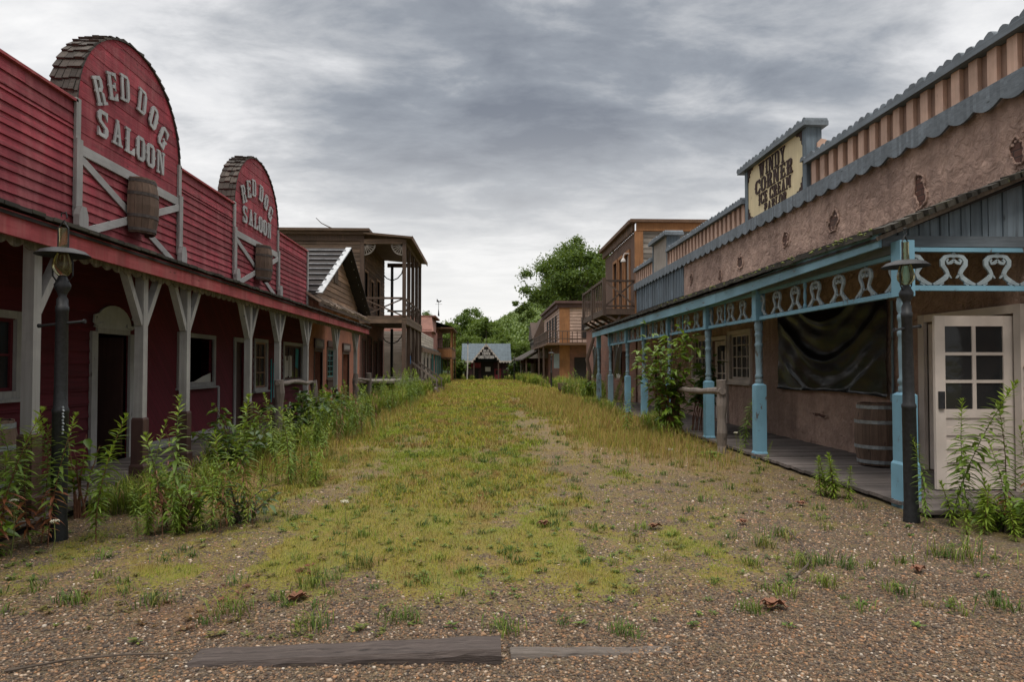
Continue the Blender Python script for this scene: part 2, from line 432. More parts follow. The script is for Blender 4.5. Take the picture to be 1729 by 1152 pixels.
class MB:
    def __init__(s):
        s.v, s.f = [], []

    def add(s, vs, fs):
        b = len(s.v)
        s.v += [tuple(p) for p in vs]
        s.f += [tuple(b + i for i in f) for f in fs]

    def box(s, fr, u0, u1, n0, n1, z0, z1, j=0.0):
        q = [fr.P(u, n, z) + (Vector((U(-j, j), U(-j, j), U(-j, j))) if j else Vector()) for z in (z0, z1) for n in (n0, n1) for u in (u0, u1)]
        s.add(q, [(0, 1, 3, 2), (4, 6, 7, 5), (0, 4, 5, 1), (2, 3, 7, 6), (0, 2, 6, 4), (1, 5, 7, 3)])

    def poly(s, fr, pts, n0, n1):
        k = len(pts)
        q = [fr.P(u, n0, z) for u, z in pts] + [fr.P(u, n1, z) for u, z in pts]
        s.add(q, [tuple(range(k)), tuple(range(2 * k - 1, k - 1, -1))] + [(i, (i + 1) % k, k + (i + 1) % k, k + i) for i in range(k)])

    def bar(s, fr, a, b, w, n0, n1):
        a, b = Vector(a), Vector(b)
        d = (b - a).normalized()
        e = Vector((-d.y, d.x)) * w / 2
        s.poly(fr, [a + e, b + e, b - e, a - e], n0, n1)

    def ribbon(s, fr, pts, ws, n0, n1):
        L, R = [], []
        for i, p in enumerate(pts):
            p = Vector(p)
            a, b = Vector(pts[max(0, i - 1)]), Vector(pts[min(len(pts) - 1, i + 1)])
            d = (b - a).normalized()
            e = Vector((-d.y, d.x)) * ws[i] / 2
            L.append(p + e); R.append(p - e)
        for i in range(len(pts) - 1):
            s.poly(fr, [L[i], L[i + 1], R[i + 1], R[i]], n0, n1)

    def beam(s, a, b, w, h, up=(0, 0, 1)):
        a, b = Vector(a), Vector(b)
        d = (b - a).normalized()
        x = d.cross(Vector(up)).normalized() * w / 2
        y = x.cross(d).normalized() * h / 2
        q = [p + i * x + j * y for p in (a, b) for j in (-1, 1) for i in (-1, 1)]
        s.add(q, [(0, 1, 3, 2), (4, 6, 7, 5), (0, 4, 5, 1), (2, 3, 7, 6), (0, 2, 6, 4), (1, 5, 7, 3)])

    def tube(s, pts, rs, seg=8, cap=True):
        b = len(s.v)
        k = len(pts)
        for i, p in enumerate(pts):
            p = Vector(p)
            d = (Vector(pts[min(k - 1, i + 1)]) - Vector(pts[max(0, i - 1)])).normalized()
            x = d.cross(Vector((0.13, 0.31, 0.9)) if abs(d.z) < 0.9 else Vector((1, 0.1, 0))).normalized()
            y = d.cross(x)
            r = rs[i] if isinstance(rs, (list, tuple)) else rs
            for j in range(seg):
                a = 2 * math.pi * j / seg
                s.v.append(tuple(p + (x * math.cos(a) + y * math.sin(a)) * r))
        for i in range(k - 1):
            for j in range(seg):
                s.f.append((b + i * seg + j, b + i * seg + (j + 1) % seg, b + (i + 1) * seg + (j + 1) % seg, b + (i + 1) * seg + j))
        if cap:
            s.f.append(tuple(b + j for j in range(seg))[::-1])
            s.f.append(tuple(b + (k - 1) * seg + j for j in range(seg)))

    def lathe(s, c, prof, seg=16, a0=0.0, a1=2 * math.pi):
        b = len(s.v)
        full = abs(a1 - a0 - 2 * math.pi) < 1e-6
        m = seg if full else seg + 1
        for r, z in prof:
            for j in range(m):
                a = a0 + (a1 - a0) * j / seg
                s.v.append((c[0] + r * math.cos(a), c[1] + r * math.sin(a), c[2] + z))
        for i in range(len(prof) - 1):
            for j in range(seg):
                j2 = (j + 1) % m
                s.f.append((b + i * m + j, b + i * m + j2, b + (i + 1) * m + j2, b + (i + 1) * m + j))

    def build(s, name, mat, parent=None, loc=None, smooth=False):
        me = bpy.data.meshes.new(name)
        o_ = Vector(ORG.get(parent.name, (0, 0, 0))) if parent is not None else Vector(loc or (0, 0, 0))
        me.from_pydata([(x - o_.x, y - o_.y, z - o_.z) for x, y, z in s.v], [], s.f)
        me.materials.append(M[mat] if isinstance(mat, str) else mat)
        if smooth:
            me.polygons.foreach_set('use_smooth', [True] * len(me.polygons))
        me.update()
        ob = bpy.data.objects.new(name, me)
        COL.objects.link(ob)
        if parent is not None:
            ob.parent = parent
        else:
            ob.location = o_
        ORG[ob.name] = tuple(o_)
        return ob


ORG = {}


def tag(o, label, cat, group=None, kind=None):
    if label: o['label'] = label
    if cat: o['category'] = cat
    if group: o['group'] = group
    if kind: o['kind'] = kind
    return o


def thing(name, label, cat, loc=(0, 0, 0), group=None):
    o = bpy.data.objects.new(name, None)
    o.empty_display_size = 0.3
    COL.objects.link(o)
    o.location = loc
    ORG[o.name] = tuple(loc)
    return tag(o, label, cat, group)


def struct(name, mb, mat, **k):
    return tag(mb.build(name, mat, **k), None, None, kind='structure')


def dup(o, parent=None, loc=None, rotz=None, scale=None, label=None, group=None):
    c = o.copy()
    COL.objects.link(c)
    if parent is not None: c.parent = parent
    if loc is not None: c.location = loc
    if rotz is not None: c.rotation_euler[2] = rotz
    if scale is not None: c.scale = (scale,) * 3 if isinstance(scale, (int, float)) else scale
    if label: c['label'] = label
    if group: c['group'] = group
    for ch in KIDS.get(o.name, []):
        dup(ch, c)
    return c


KIDS = {}


def note_kids(o):
    KIDS[o.name] = [c for c in bpy.data.objects if c.parent == o]
    for c in KIDS[o.name]:
        note_kids(c)


# ---- wall coverings
def rows(z0, z1, step, holes):
    zs = [z0]
    z = z0
    hz = sorted({h[k] for h in holes for k in (2, 3) if z0 < h[k] < z1})
    while z < z1 - 1e-4:
        z2 = min(z + step, z1)
        c = [h for h in hz if z + 0.02 < h < z2 - 0.02]
        if c: z2 = c[0]
        zs.append(z2)
        z = z2
    return list(zip(zs[:-1], zs[1:]))


def spans(u0, u1, z, holes):
    sp = [(u0, u1)]
    for h in holes:
        if h[2] < z < h[3]:
            n = []
            for a, b in sp:
                if h[1] <= a or h[0] >= b: n.append((a, b))
                else:
                    if h[0] > a: n.append((a, h[0]))
                    if h[1] < b: n.append((h[1], b))
            sp = n
    return sp


def clap(mb, fr, u0, u1, z0, z1, step=0.15, holes=(), rng=None, n=0.0, proud=0.03, lmin=2.2, lmax=4.5, jit=0.004):
    """lapped boards, each a piece of its own"""
    for za, zb in rows(z0, z1, step, holes):
        a_, b_ = (u0, u1) if rng is None else rng((za + zb) / 2, za, zb)
        if b_ - a_ < 0.05: continue
        for a, b in spans(a_, b_, (za + zb) / 2, holes):
            x = a
            while x < b - 1e-3:
                y = min(b, x + U(lmin, lmax))
                if b - y < 0.5: y = b
                j = U(-jit, jit)
                j2 = U(-jit, jit)
                g = 0.0015
                q = []
                e1, e2 = x + g, y - g
                if rng is not None and (x == a or y == b):
                    la, ra = rng(zb, za, zb), rng(za, za, zb)
                    tl, bl = (la[0], ra[0]) if x == a and a == a_ else (e1, e1)
                    tr, br = (la[1], ra[1]) if y == b and b == b_ else (e2, e2)
                else:
                    tl = bl = e1
                    tr = br = e2
                for (uu, zz, nn) in ((bl, za + j, n + proud), (br, za + j2, n + proud), (tr, zb + j2 + 0.012, n + 0.005), (tl, zb + j + 0.012, n + 0.005),
                                     (bl, za + j, n - 0.003), (br, za + j2, n - 0.003), (tr, zb + j2 + 0.012, n - 0.006), (tl, zb + j + 0.012, n - 0.006)):
                    q.append(fr.P(uu, nn, zz))
                mb.add(q, [(0, 1, 2, 3), (7, 6, 5, 4), (0, 4, 5, 1), (3, 2, 6, 7), (0, 3, 7, 4), (1, 5, 6, 2)])
                x = y


def vboards(mb, fr, u0, u1, z0, z1, w=0.16, n0=0.0, n1=0.025, gap=0.006, holes=(), jz=0.0, jn=0.004):
    """upright boards; z0 and z1 may be functions of u"""
    f0 = z0 if callable(z0) else (lambda u: z0)
    f1 = z1 if callable(z1) else (lambda u: z1)
    u = u0
    while u < u1 - 0.01:
        ww = w * U(0.85, 1.15)
        v = min(u + ww, u1)
        mid = (u + v) / 2
        segs = [(None, None)]
        cuts = [(h[2], h[3]) for h in holes if h[0] < mid < h[1]]
        lo = [(f0(u), f0(v))]
        parts = []
        cur = (f0(u) + U(-jz, jz), f0(v) + U(-jz, jz))
        for c0, c1 in sorted(cuts):
            if c0 > min(cur): parts.append((cur, (c0, c0)))
            cur = (c1, c1)
        parts.append((cur, (f1(u), f1(v))))
        d = U(-jn, jn)
        for (a0, b0), (a1, b1) in parts:
            if max(a1, b1) <= min(a0, b0) + 0.01: continue
            mb.poly(fr, [(u + gap / 2, a0), (v - gap / 2, b0), (v - gap / 2, max(b1, b0 + 0.001)), (u + gap / 2, max(a1, a0 + 0.001))], n0, n1 + d)
        u = v


def solid(mb, fr, u0, u1, z0, z1, n0, n1, holes=()):
    us = sorted({u0, u1} | {min(max(h[k], u0), u1) for h in holes for k in (0, 1)})
    zs = sorted({z0, z1} | {min(max(h[k], z0), z1) for h in holes for k in (2, 3)})
    for a, b in zip(us[:-1], us[1:]):
        run = None
        for c, d in zip(zs[:-1], zs[1:]):
            if any(h[0] < (a + b) / 2 < h[1] and h[2] < (c + d) / 2 < h[3] for h in holes):
                if run: mb.box(fr, a, b, n0, n1, *run)
                run = None
            else:
                run = (run[0], d) if run else (c, d)
        if run: mb.box(fr, a, b, n0, n1, *run)


def frame(mb, fr, u0, u1, z0, z1, w, n0, n1, sill=True, bottom=True):
    """casing round an opening, outside it"""
    mb.box(fr, u0 - w, u0, n0, n1, z0 - (w if bottom else 0), z1 + w)
    mb.box(fr, u1, u1 + w, n0, n1, z0 - (w if bottom else 0), z1 + w)
    mb.box(fr, u0, u1, n0, n1 - 0.002, z1, z1 + w)
    if bottom:
        mb.box(fr, u0, u1, n0, n1 - 0.002, z0 - w, z0)
        if sill:
            mb.box(fr, u0 - w - 0.04, u1 + w + 0.04, n0 + 0.004, n1 + 0.05, z0 - w - 0.035, z0 - w + 0.004)


def muntins(mb, fr, u0, u1, z0, z1, cols, rws, w=0.022, n0=-0.04, n1=-0.01, border=0.04):
    mb.box(fr, u0, u0 + border, n0, n1, z0, z1)
    mb.box(fr, u1 - border, u1, n0, n1, z0, z1)
    mb.box(fr, u0 + border, u1 - border, n0, n1 - 0.002, z0, z0 + border)
    mb.box(fr, u0 + border, u1 - border, n0, n1 - 0.002, z1 - border, z1)
    for i in range(1, cols):
        u = u0 + (u1 - u0) * i / cols
        mb.box(fr, u - w / 2, u + w / 2, n0, n1 - 0.004, z0 + border, z1 - border)
    for i in range(1, rws):
        z = z0 + (z1 - z0) * i / rws
        mb.box(fr, u0 + border, u1 - border, n0, n1 - 0.007, z - w / 2, z + w / 2)


def window(parent, fr, u0, u1, z0, z1, trim='grey', cols=2, rws=2, fw=0.09, n=0.02, pane=True, sill=True, sash=None, name='window'):
    a = MB()
    frame(a, fr, u0, u1, z0, z1, fw, n - 0.03, n + 0.03, sill)
    w = a.build(name, trim, parent)
    if cols:
        b = MB()
        muntins(b, fr, u0, u1, z0, z1, cols, rws, 0.025, n - 0.055, n - 0.015)
        b.build('sash', sash or trim, w)
    if pane:
        c = MB()
        c.box(fr, u0, u1, n - 0.045, n - 0.04, z0, z1)
        c.build('pane', 'glass', w)
    return w


def shell(parent, x0, x1, y0, y1, z0, z1, mat='dark', name='back_wall', skip=()):
    """plain outer walls and top of the body of a building, so that it is closed from every side"""
    b = MB()
    t = 0.1
    if 'x0' not in skip: b.box(WORLD, x0, x0 + t, y0, y1, z0, z1)
    if 'x1' not in skip: b.box(WORLD, x1 - t, x1, y0, y1, z0, z1)
    if 'y0' not in skip: b.box(WORLD, x0 + t, x1 - t, y0, y0 + t, z0, z1)
    if 'y1' not in skip: b.box(WORLD, x0 + t, x1 - t, y1 - t, y1, z0, z1)
    if 'top' not in skip: b.box(WORLD, x0 + t, x1 - t, y0 + t, y1 - t, z1 - t, z1 - 0.003)
    return b.build(name, mat, parent)


# ---- lettering: slab capitals on a grid 10 high, built stroke by stroke
def _st(x0, x1, spur=0):     # a thick upright with serifs
    p = [[(x0, 1.0), (x1, 1.0), (x1, 9.0), (x0, 9.0)], [(x0 - .7, 0), (x1 + .6, 0), (x1 + .6, 1.0), (x0 - .7, 1.0)], [(x0 - .7, 9.0), (x1 + .6, 9.0), (x1 + .6, 10), (x0 - .7, 10)]]
    if spur: p.append([(x0 - .55, 5), (x0, 4.3), (x0, 5.7)])
    return p


def _ring(w):
    return [[(0, 1.8), (1.6, 0), (2.3, 0), (2.3, 10), (1.6, 10), (0, 8.2)], [(w - 2.3, 0), (w - 1.6, 0), (w, 1.8), (w, 8.2), (w - 1.6, 10), (w - 2.3, 10)],
            [(2.3, 0), (w - 2.3, 0), (w - 2.3, 1.5), (2.3, 1.5)], [(2.3, 8.5), (w - 2.3, 8.5), (w - 2.3, 10), (2.3, 10)], [(-.5, 5), (0, 4.3), (0, 5.7)], [(w, 4.3), (w + .5, 5), (w, 5.7)]]


GL = {
    'R': (6.8, _st(.7, 2.7, 1) + [[(3.3, 8.6), (5, 8.6), (5.2, 10), (3.3, 10)], [(4.3, 4.9), (5.2, 4.9), (6.4, 6.1), (6.4, 8.7), (5.2, 10), (4.3, 10)], [(2.7, 4.6), (5.0, 4.6), (5.0, 6), (2.7, 6)], [(4.2, 4.7), (6.0, 4.0), (6.2, 1), (4.4, 1)], [(4.2, 0), (7.2, 0), (7.2, 1), (4.2, 1)]]),
    'E': (6.2, _st(.7, 2.7, 1) + [[(3.3, 0), (6, 0), (6, 2.8), (4.6, 1.2), (3.3, 1.2)], [(3.3, 10), (6, 10), (6, 7.2), (4.6, 8.8), (3.3, 8.8)], [(2.7, 4.4), (4.4, 4.4), (4.4, 5.6), (2.7, 5.6)], [(4.4, 3.5), (5.0, 3.5), (5.0, 6.5), (4.4, 6.5)]]),
    'D': (6.8, _st(.7, 2.5) + [[(3.1, 0), (5, 0), (5, 1.1), (3.1, 1.1)], [(3.1, 8.9), (5, 8.9), (5, 10), (3.1, 10)], [(4.9, 0), (5.4, 0), (6.8, 1.8), (6.8, 8.2), (5.4, 10), (4.9, 10)]]),
    'O': (6.8, _ring(6.8)),
    'C': (6.6, _ring(6.8)[:1] + _ring(6.8)[2:5] + [[(4.5, 8.5), (6.6, 6.4), (6.6, 10), (4.5, 10)], [(4.5, 0), (6.6, 0), (6.6, 3.4), (4.5, 1.5)]]),
    'G': (6.8, _ring(6.8)[:1] + _ring(6.8)[2:5] + [[(4.5, 8.5), (6.6, 6.4), (6.6, 10), (4.5, 10)], [(4.5, 0), (6.4, 0), (6.4, 4.6), (4.5, 4.6)], [(3.7, 3.9), (4.5, 3.9), (4.5, 5), (3.7, 5)], [(6.4, 3.9), (7.1, 3.9), (7.1, 5), (6.4, 5)]]),
    'S': (6.4, [[(0, 6.4), (1.2, 5.0), (2.2, 5.8), (2.2, 10), (1.4, 10), (0, 8.4)], [(2.2, 8.6), (4.4, 8.6), (4.4, 10), (2.2, 10)], [(4.4, 8.6), (5.9, 6.6), (5.9, 10), (4.4, 10)],
                [(1.2, 5.0), (4.4, 3.4), (5.4, 4.4), (2.2, 6.1)], [(4.2, 0), (5.0, 0), (6.3, 1.6), (6.3, 3.7), (5.4, 4.6), (4.2, 3.8)], [(1.8, 0), (4.2, 0), (4.2, 1.4), (1.8, 1.4)], [(.3, 0), (1.8, 0), (1.8, 1.4), (.3, 3.4)]]),
    'A': (7.4, [[(2.6, 10), (4.8, 10), (4.6, 8.6), (3.0, 8.6)], [(1.0, 1), (2.4, 1), (4.0, 8.6), (2.8, 8.6)], [(4.6, 1), (6.6, 1), (4.9, 8.7), (3.5, 8.7)], [(2.5, 3), (5.2, 3), (5.2, 4.2), (2.6, 4.2)], [(0, 0), (3.2, 0), (3.2, 1), (0, 1)], [(4.0, 0), (7.4, 0), (7.4, 1), (4.0, 1)]]),
    'L': (6.0, _st(.7, 2.7, 1) + [[(3.3, 0), (6, 0), (6, 3.2), (4.6, 1.3), (3.3, 1.3)]]),
    'N': (7.6, [[(.6, 1), (1.9, 1), (1.9, 9), (.6, 9)], [(0, 0), (2.7, 0), (2.7, 1), (0, 1)], [(0, 9), (2.9, 9), (2.9, 10), (0, 10)], [(5.5, .4), (6.8, .4), (6.8, 9), (5.5, 9)], [(4.8, 9), (7.5, 9), (7.5, 10), (4.8, 10)], [(1.2, 9.4), (3.2, 9.4), (6.6, 0), (4.8, 0)]]),
    'I': (3.4, _st(.8, 2.7, 1)),
    'W': (9.2, [[(.7, 9), (2.5, 9), (3.7, 0), (2.6, 0)], [(2.6, 0), (3.6, 0), (5.2, 9), (4.2, 9)], [(3.9, 9), (5.6, 9), (6.6, 0), (5.6, 0)], [(5.6, 0), (6.6, 0), (8.4, 9), (7.3, 9)], [(0, 9), (3.2, 9), (3.2, 10), (0, 10)], [(3.5, 9), (6, 9), (6, 10), (3.5, 10)], [(6.6, 9), (9, 9), (9, 10), (6.6, 10)]]),
    'Y': (7.0, [[(2.6, 1), (4.4, 1), (4.4, 5), (2.6, 5)], [(1.8, 0), (5.2, 0), (5.2, 1), (1.8, 1)], [(.6, 9), (2.4, 9), (4.1, 5), (2.6, 5)], [(4.9, 9), (6.2, 9), (4.4, 5), (3.2, 5)], [(0, 9), (3, 9), (3, 10), (0, 10)], [(4.2, 9), (6.9, 9), (6.9, 10), (4.2, 10)]]),
    'M': (8.8, [[(.6, 1), (1.8, 1), (1.8, 9), (.6, 9)], [(0, 0), (2.5, 0), (2.5, 1), (0, 1)], [(0, 9), (2.8, 9), (2.8, 10), (0, 10)], [(6.2, 1), (8.0, 1), (8.0, 9), (6.2, 9)], [(5.6, 0), (8.7, 0), (8.7, 1), (5.6, 1)], [(5.8, 9), (8.7, 9), (8.7, 10), (5.8, 10)], [(1.4, 9.2), (3.2, 9.2), (4.9, 2.5), (3.8, 2.5)], [(5.6, 9.2), (6.6, 9.2), (4.9, 2.5), (3.9, 2.5)]]),
    'P': (6.4, _st(.7, 2.7, 1) + [[(3.3, 8.6), (5, 8.6), (5, 10), (3.3, 10)], [(4.4, 4.4), (5.2, 4.4), (6.5, 5.8), (6.5, 8.6), (5.2, 10), (4.4, 10)], [(2.7, 4.2), (4.7, 4.2), (4.7, 5.6), (2.7, 5.6)]]),
    'T': (6.6, [[(2.3, 1), (4.3, 1), (4.3, 8.8), (2.3, 8.8)], [(1.5, 0), (5.1, 0), (5.1, 1), (1.5, 1)], [(0, 8.8), (6.6, 8.8), (6.6, 10), (0, 10)], [(0, 7), (.8, 8.8), (0, 8.8)], [(5.8, 8.8), (6.6, 7), (6.6, 8.8)]]),
    'U': (7.0, [[(.6, 1.6), (2, 0), (2.6, 0), (2.6, 9), (.6, 9)], [(4.6, 0), (5.2, 0), (6.2, 1.6), (6.2, 9), (4.9, 9)], [(2.6, 0), (4.7, 0), (4.7, 1.3), (2.6, 1.3)], [(0, 9), (3.2, 9), (3.2, 10), (0, 10)], [(4.2, 9), (6.9, 9), (6.9, 10), (4.2, 10)]]),
    'H': (7.0, _st(.6, 2.4) + [[(5 - .3, 1), (6.4, 1), (6.4, 9), (4.7, 9)], [(4.1, 0), (7, 0), (7, 1), (4.1, 1)], [(4.1, 9), (7, 9), (7, 10), (4.1, 10)], [(2.4, 4.4), (4.7, 4.4), (4.7, 5.6), (2.4, 5.6)]]),
}


def glyph(mb, fr, ch, cu, cz, h, w, rot, n0, n1, sgn=1, mirror=False):
    """one capital centred at (cu, cz), w wide and h high, turned by rot; sgn -1 where reading runs against u"""
    gw, ps = GL[ch]
    ca, sa = math.cos(rot), math.sin(rot)
    for k, p in enumerate(ps):
        q = []
        for x, y in p:
            a, b = (x - gw / 2) / gw * w, (y - 5) / 10 * h
            a, b = a * ca - b * sa, a * sa + b * ca
            q.append((cu + sgn * a, cz + b))
        mb.poly(fr, q, n0, n1 + 0.0012 * k)


def text_line(mb, fr, s, ua, ub, z0, z1, n0, n1, sgn=1, skip=()):
    ws = [GL[c][0] + 1.1 if c != ' ' else 3.5 for c in s]
    tot = sum(ws)
    L = abs(ub - ua)
    x = 0
    for i, (c, w) in enumerate(zip(s, ws)):
        if c != ' ' and i not in skip:
            wc = L * (w - 1.1) / tot
            glyph(mb, fr, c, ua + sgn * (x + w / 2) / tot * L, (z0 + z1) / 2, z1 - z0, wc, 0, n0, n1, sgn)
        x += w

# ================================================================== SALOON (walls at x=-5.5, porch posts at x=-4.2)
XW, XP = -5.5, -4.2
fw_ = FL(XW)
fp_ = FL(XP)


def porch_deck(parent, x0, x1, y0, y1, z, mat='deck', w=0.14):
    b = MB()
    y = y0
    while y < y1:
        e = min(y + w * U(0.95, 1.05), y1)
        b.box(WORLD, x0 + U(-.02, .02), x1 + U(-.02, .02), y + .004, e - .004, z - .04, z + U(-.006, .004))
        y = e
    d = b.build('porch_floor', mat, parent)
    c = MB()
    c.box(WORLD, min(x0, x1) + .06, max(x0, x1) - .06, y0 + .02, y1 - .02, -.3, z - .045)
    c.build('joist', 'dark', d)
    return d


def scallop_edge(mb, fr, u0, u1, zt, zb, per, amp, n0, n1, k=6):
    """board with a scalloped lower edge"""
    u = u0
    while u < u1 - 1e-3:
        e = min(u + per, u1)
        for i in range(k):
            a, b = u + (e - u) * i / k, u + (e - u) * (i + 1) / k
            fa, fb = i / k, (i + 1) / k
            za = zb + amp * (1 - math.sin(math.pi * fa)) + U(-.004, .004) * 0
            zc = zb + amp * (1 - math.sin(math.pi * fb))
            mb.poly(fr, [(a, za), (b, zc), (b, zt), (a, zt)], n0, n1)
        u = e


def roof_slab(parent, fr, u0, u1, nf, zf, nb, zb, mat='moss', name='porch_roof', sw=0.14, th=0.035):
    """shed roof made of courses of overlapping shakes from the front edge (nf, zf) to the back (nb, zb)"""
    b = MB()
    L = math.hypot(nb - nf, zb - zf)
    courses = max(2, int(L / 0.32))
    for c in range(courses):
        t0, t1 = c / courses, min(1, (c + 1.25) / courses)
        u = u0
        while u < u1 - 1e-3:
            e = min(u + sw * U(.7, 1.4), u1)
            d0 = t0 + U(-.03, .01) * (1 if c == 0 else 1.5)
            n_a, z_a = nf + (nb - nf) * d0, zf + (zb - zf) * d0 + 0.03
            n_b, z_b = nf + (nb - nf) * t1, zf + (zb - zf) * t1 - 0.004
            j = U(0, .014)
            q = [fr.P(u + .003, n_a, z_a + j), fr.P(e - .003, n_a, z_a + j), fr.P(e - .003, n_b, z_b + j), fr.P(u + .003, n_b, z_b + j)]
            q += [p - Vector((0, 0, th if c == 0 else .015)) for p in q]
            b.add(q, [(0, 1, 2, 3), (7, 6, 5, 4), (0, 4, 5, 1), (1, 5, 6, 2), (2, 6, 7, 3), (3, 7, 4, 0)])
            u = e
    r = b.build(name, mat, parent)
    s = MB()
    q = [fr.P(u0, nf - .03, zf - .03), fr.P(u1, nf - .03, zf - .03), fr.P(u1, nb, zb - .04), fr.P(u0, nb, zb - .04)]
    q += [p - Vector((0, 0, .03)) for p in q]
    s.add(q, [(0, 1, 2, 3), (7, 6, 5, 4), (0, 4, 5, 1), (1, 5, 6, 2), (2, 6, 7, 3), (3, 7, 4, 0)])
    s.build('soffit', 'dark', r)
    return r


sal = thing('saloon', 'long red clapboard saloon with two round-topped gables and a grey-posted porch', 'building', (-5.5, 12, 0))
A1, A2 = (10.405, 1.465), (15.945, 1.5)
YS0, YS1 = 3.2, 20.36

# upper false front; boards on the rounded gables are wide and nearly flush
b = MB()
segs = [(YS0, A1[0] - A1[1]), (A1[0] + A1[1], A2[0] - A2[1]), (A2[0] + A2[1], YS1)]
for a_, c_ in segs:
    clap(b, fw_, a_ + .0, c_, 3.0, 4.72, 0.128, lmin=2.0, lmax=4)
    clap(b, fw_, a_ + .0, c_, 4.72, 5.04, 0.16, lmin=2.0, lmax=4)
for c, r in (A1, A2):
    clap(b, fw_, c - r, c + r, 3.0, 4.46, 0.128, lmin=2.0, lmax=4)
b.build('false_front', 'red', sal)
for c, r in (A1, A2):
    b = MB()

    def rng(z, za, zb, c=c, r=r):
        if z <= 5.08: return c - r, c + r
        t = min(1, (z - 5.08) / 1.37)
        h = r * math.sqrt(max(0, 1 - t * t))
        return c - h, c + h
    clap(b, fw_, c - r, c + r, 4.46, 6.45, 0.232, rng=rng, n=0.012, proud=0.012, lmin=9, lmax=10)
    pan = b.build('gable_panel', 'red', sal)
    # curved band of shakes round the top, running back from the face
    b = MB()
    N = 26
    pts = [(c - r, 5.06)] + [(c - r * math.cos(math.pi * i / N), 5.08 + 1.37 * math.sin(math.pi * i / N)) for i in range(N + 1)] + [(c + r, 5.06)]
    for i in range(len(pts) - 1):
        (ua, za), (ub, zb) = pts[i], pts[i + 1]
        if math.hypot(ub - ua, zb - za) < .01: continue
        if ub > c:      # courses lap downwards on both sides
            (ua, za), (ub, zb) = (ub, zb), (ua, za)
        nn = -0.33
        while nn < 0.05:
            ne = min(nn + U(.07, .13), 0.055)
            cu, cz = c, 5.0
            o = U(.022, .045)
            pa, pb = Vector((ua, za)), Vector((ub, zb))
            da, db = (pa - Vector((cu, cz))).normalized(), (pb - Vector((cu, cz))).normalized()
            pa2 = pa + (pa - pb) * U(.1, .35)
            q2 = [pa2 + da * .005, pb, pb + db * .012, pa2 + da * (o + .012)]
            b.poly(fw_, q2, nn + .003, ne - .003)
            nn = ne
    b.build('shake_cap', 'shake', pan)
    b = MB()      # closing arch under the shakes
    for i in range(len(pts) - 1):
        (ua, za), (ub, zb) = pts[i], pts[i + 1]
        if math.hypot(ub - ua, zb - za) < .01: continue
        b.poly(fw_, [(ua, za), (ub, zb), (c + (ub - c) * .93, 5.0 + (zb - 5.0) * .93), (c + (ua - c) * .93, 5.0 + (za - 5.0) * .93)], -.32, 0.02)
    b.build('arch_rim', 'redx', pan)
    b = MB()
    k = (c - A1[0])
    for ch, u_, z_, rt in (('R', 9.40, 5.40, .42), ('E', 9.72, 5.60, .26), ('D', 10.05, 5.71, .10), ('D', 10.55, 5.71, -.14), ('O', 10.92, 5.59, -.34), ('G', 11.24, 5.38, -.52)):
        glyph(b, fw_, ch, u_ + k, z_, .39, .235, rt, .04, .06)
    b.build('lettering', 'letter', pan)
    b = MB()
    for ch, u_, z_ in (('S', 9.50, 4.96), ('A', 9.87, 4.97), ('L', 10.21, 4.96), ('O', 10.53, 4.95), ('O', 10.84, 4.94), ('N', 11.17, 4.93)):
        glyph(b, fw_, ch, u_ + k, z_, .38, .255, 0, .04, .06)
    lt = b.build('lettering', 'letter', pan)
    # grey trim: uprights with bulb feet, rail and crossed braces
    for s in (-1, 1):
        b = MB()
        u = c + s * r
        b.box(fw_, u - .05, u + .05, .025, .06, 3.5, 5.1)
        b.box(fw_, u - .065, u + .065, .06, .085, 3.62, 4.55)
        b.poly(fw_, [(u - .06, 3.32), (u + .06, 3.32), (u + .1, 3.38), (u + .1, 3.52), (u + .05, 3.64), (u - .05, 3.64), (u - .1, 3.52), (u - .1, 3.38)], .07, .15)
        b.build('trim_post', 'grey', sal)
    b = MB()
    b.box(fw_, c - r + .066, c + r - .066, .03, .062, 4.36, 4.5)
    b.bar(fw_, (c - r + .06, 4.33), (c + r - .06, 3.3), .11, .028, .048)
    b.bar(fw_, (c - r + .06, 3.3), (c + r - .06, 4.33), .11, .05, .072)
    b.build('cross_brace', 'greyy', sal)
# coping along the top edge, and the end trim
for a_, c_ in segs:
    b = MB(); b.box(fw_, a_ + .01, c_ - .01, -.12, .06, 5.04, 5.075)
    b.build('coping', 'fascia_red', sal)
b = MB()
b.box(fw_, YS1 - .08, YS1 + .03, .025, .06, 3.1, 5.04)
b.build('trim_post', 'grey', sal)

# ground-floor wall: boards near the door, slanted boarding beyond
holes = [(6.6, 7.87, 1.22, 2.06), (9.46, 10.3, .12, 1.98), (12.0, 13.45, 1.2, 2.05), (14.62, 15.25, .12, 2.05), (15.85, 16.65, 1.0, 2.1), (18.1, 19.8, 1.16, 2.1)]
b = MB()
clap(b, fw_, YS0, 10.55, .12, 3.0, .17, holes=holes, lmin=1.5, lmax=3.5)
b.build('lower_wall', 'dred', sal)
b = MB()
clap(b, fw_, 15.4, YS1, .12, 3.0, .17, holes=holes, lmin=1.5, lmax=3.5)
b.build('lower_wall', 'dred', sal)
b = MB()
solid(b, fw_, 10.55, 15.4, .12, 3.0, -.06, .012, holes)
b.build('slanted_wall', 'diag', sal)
b = MB()
b.box(fw_, 10.56, 14.45, .012, .035, .13, .27)
b.box(fw_, 13.7, 13.78, .014, .034, .27, 1.1)
b.build('skirting', 'greyy', sal)
w = window(sal, fw_, 6.6, 7.87, 1.22, 2.06, 'grey', 2, 2, .09, sash='dred')
w = window(sal, fw_, 12.0, 13.45, 1.2, 2.05, 'grey', 0, 0, .08, pane=False)
b = MB()
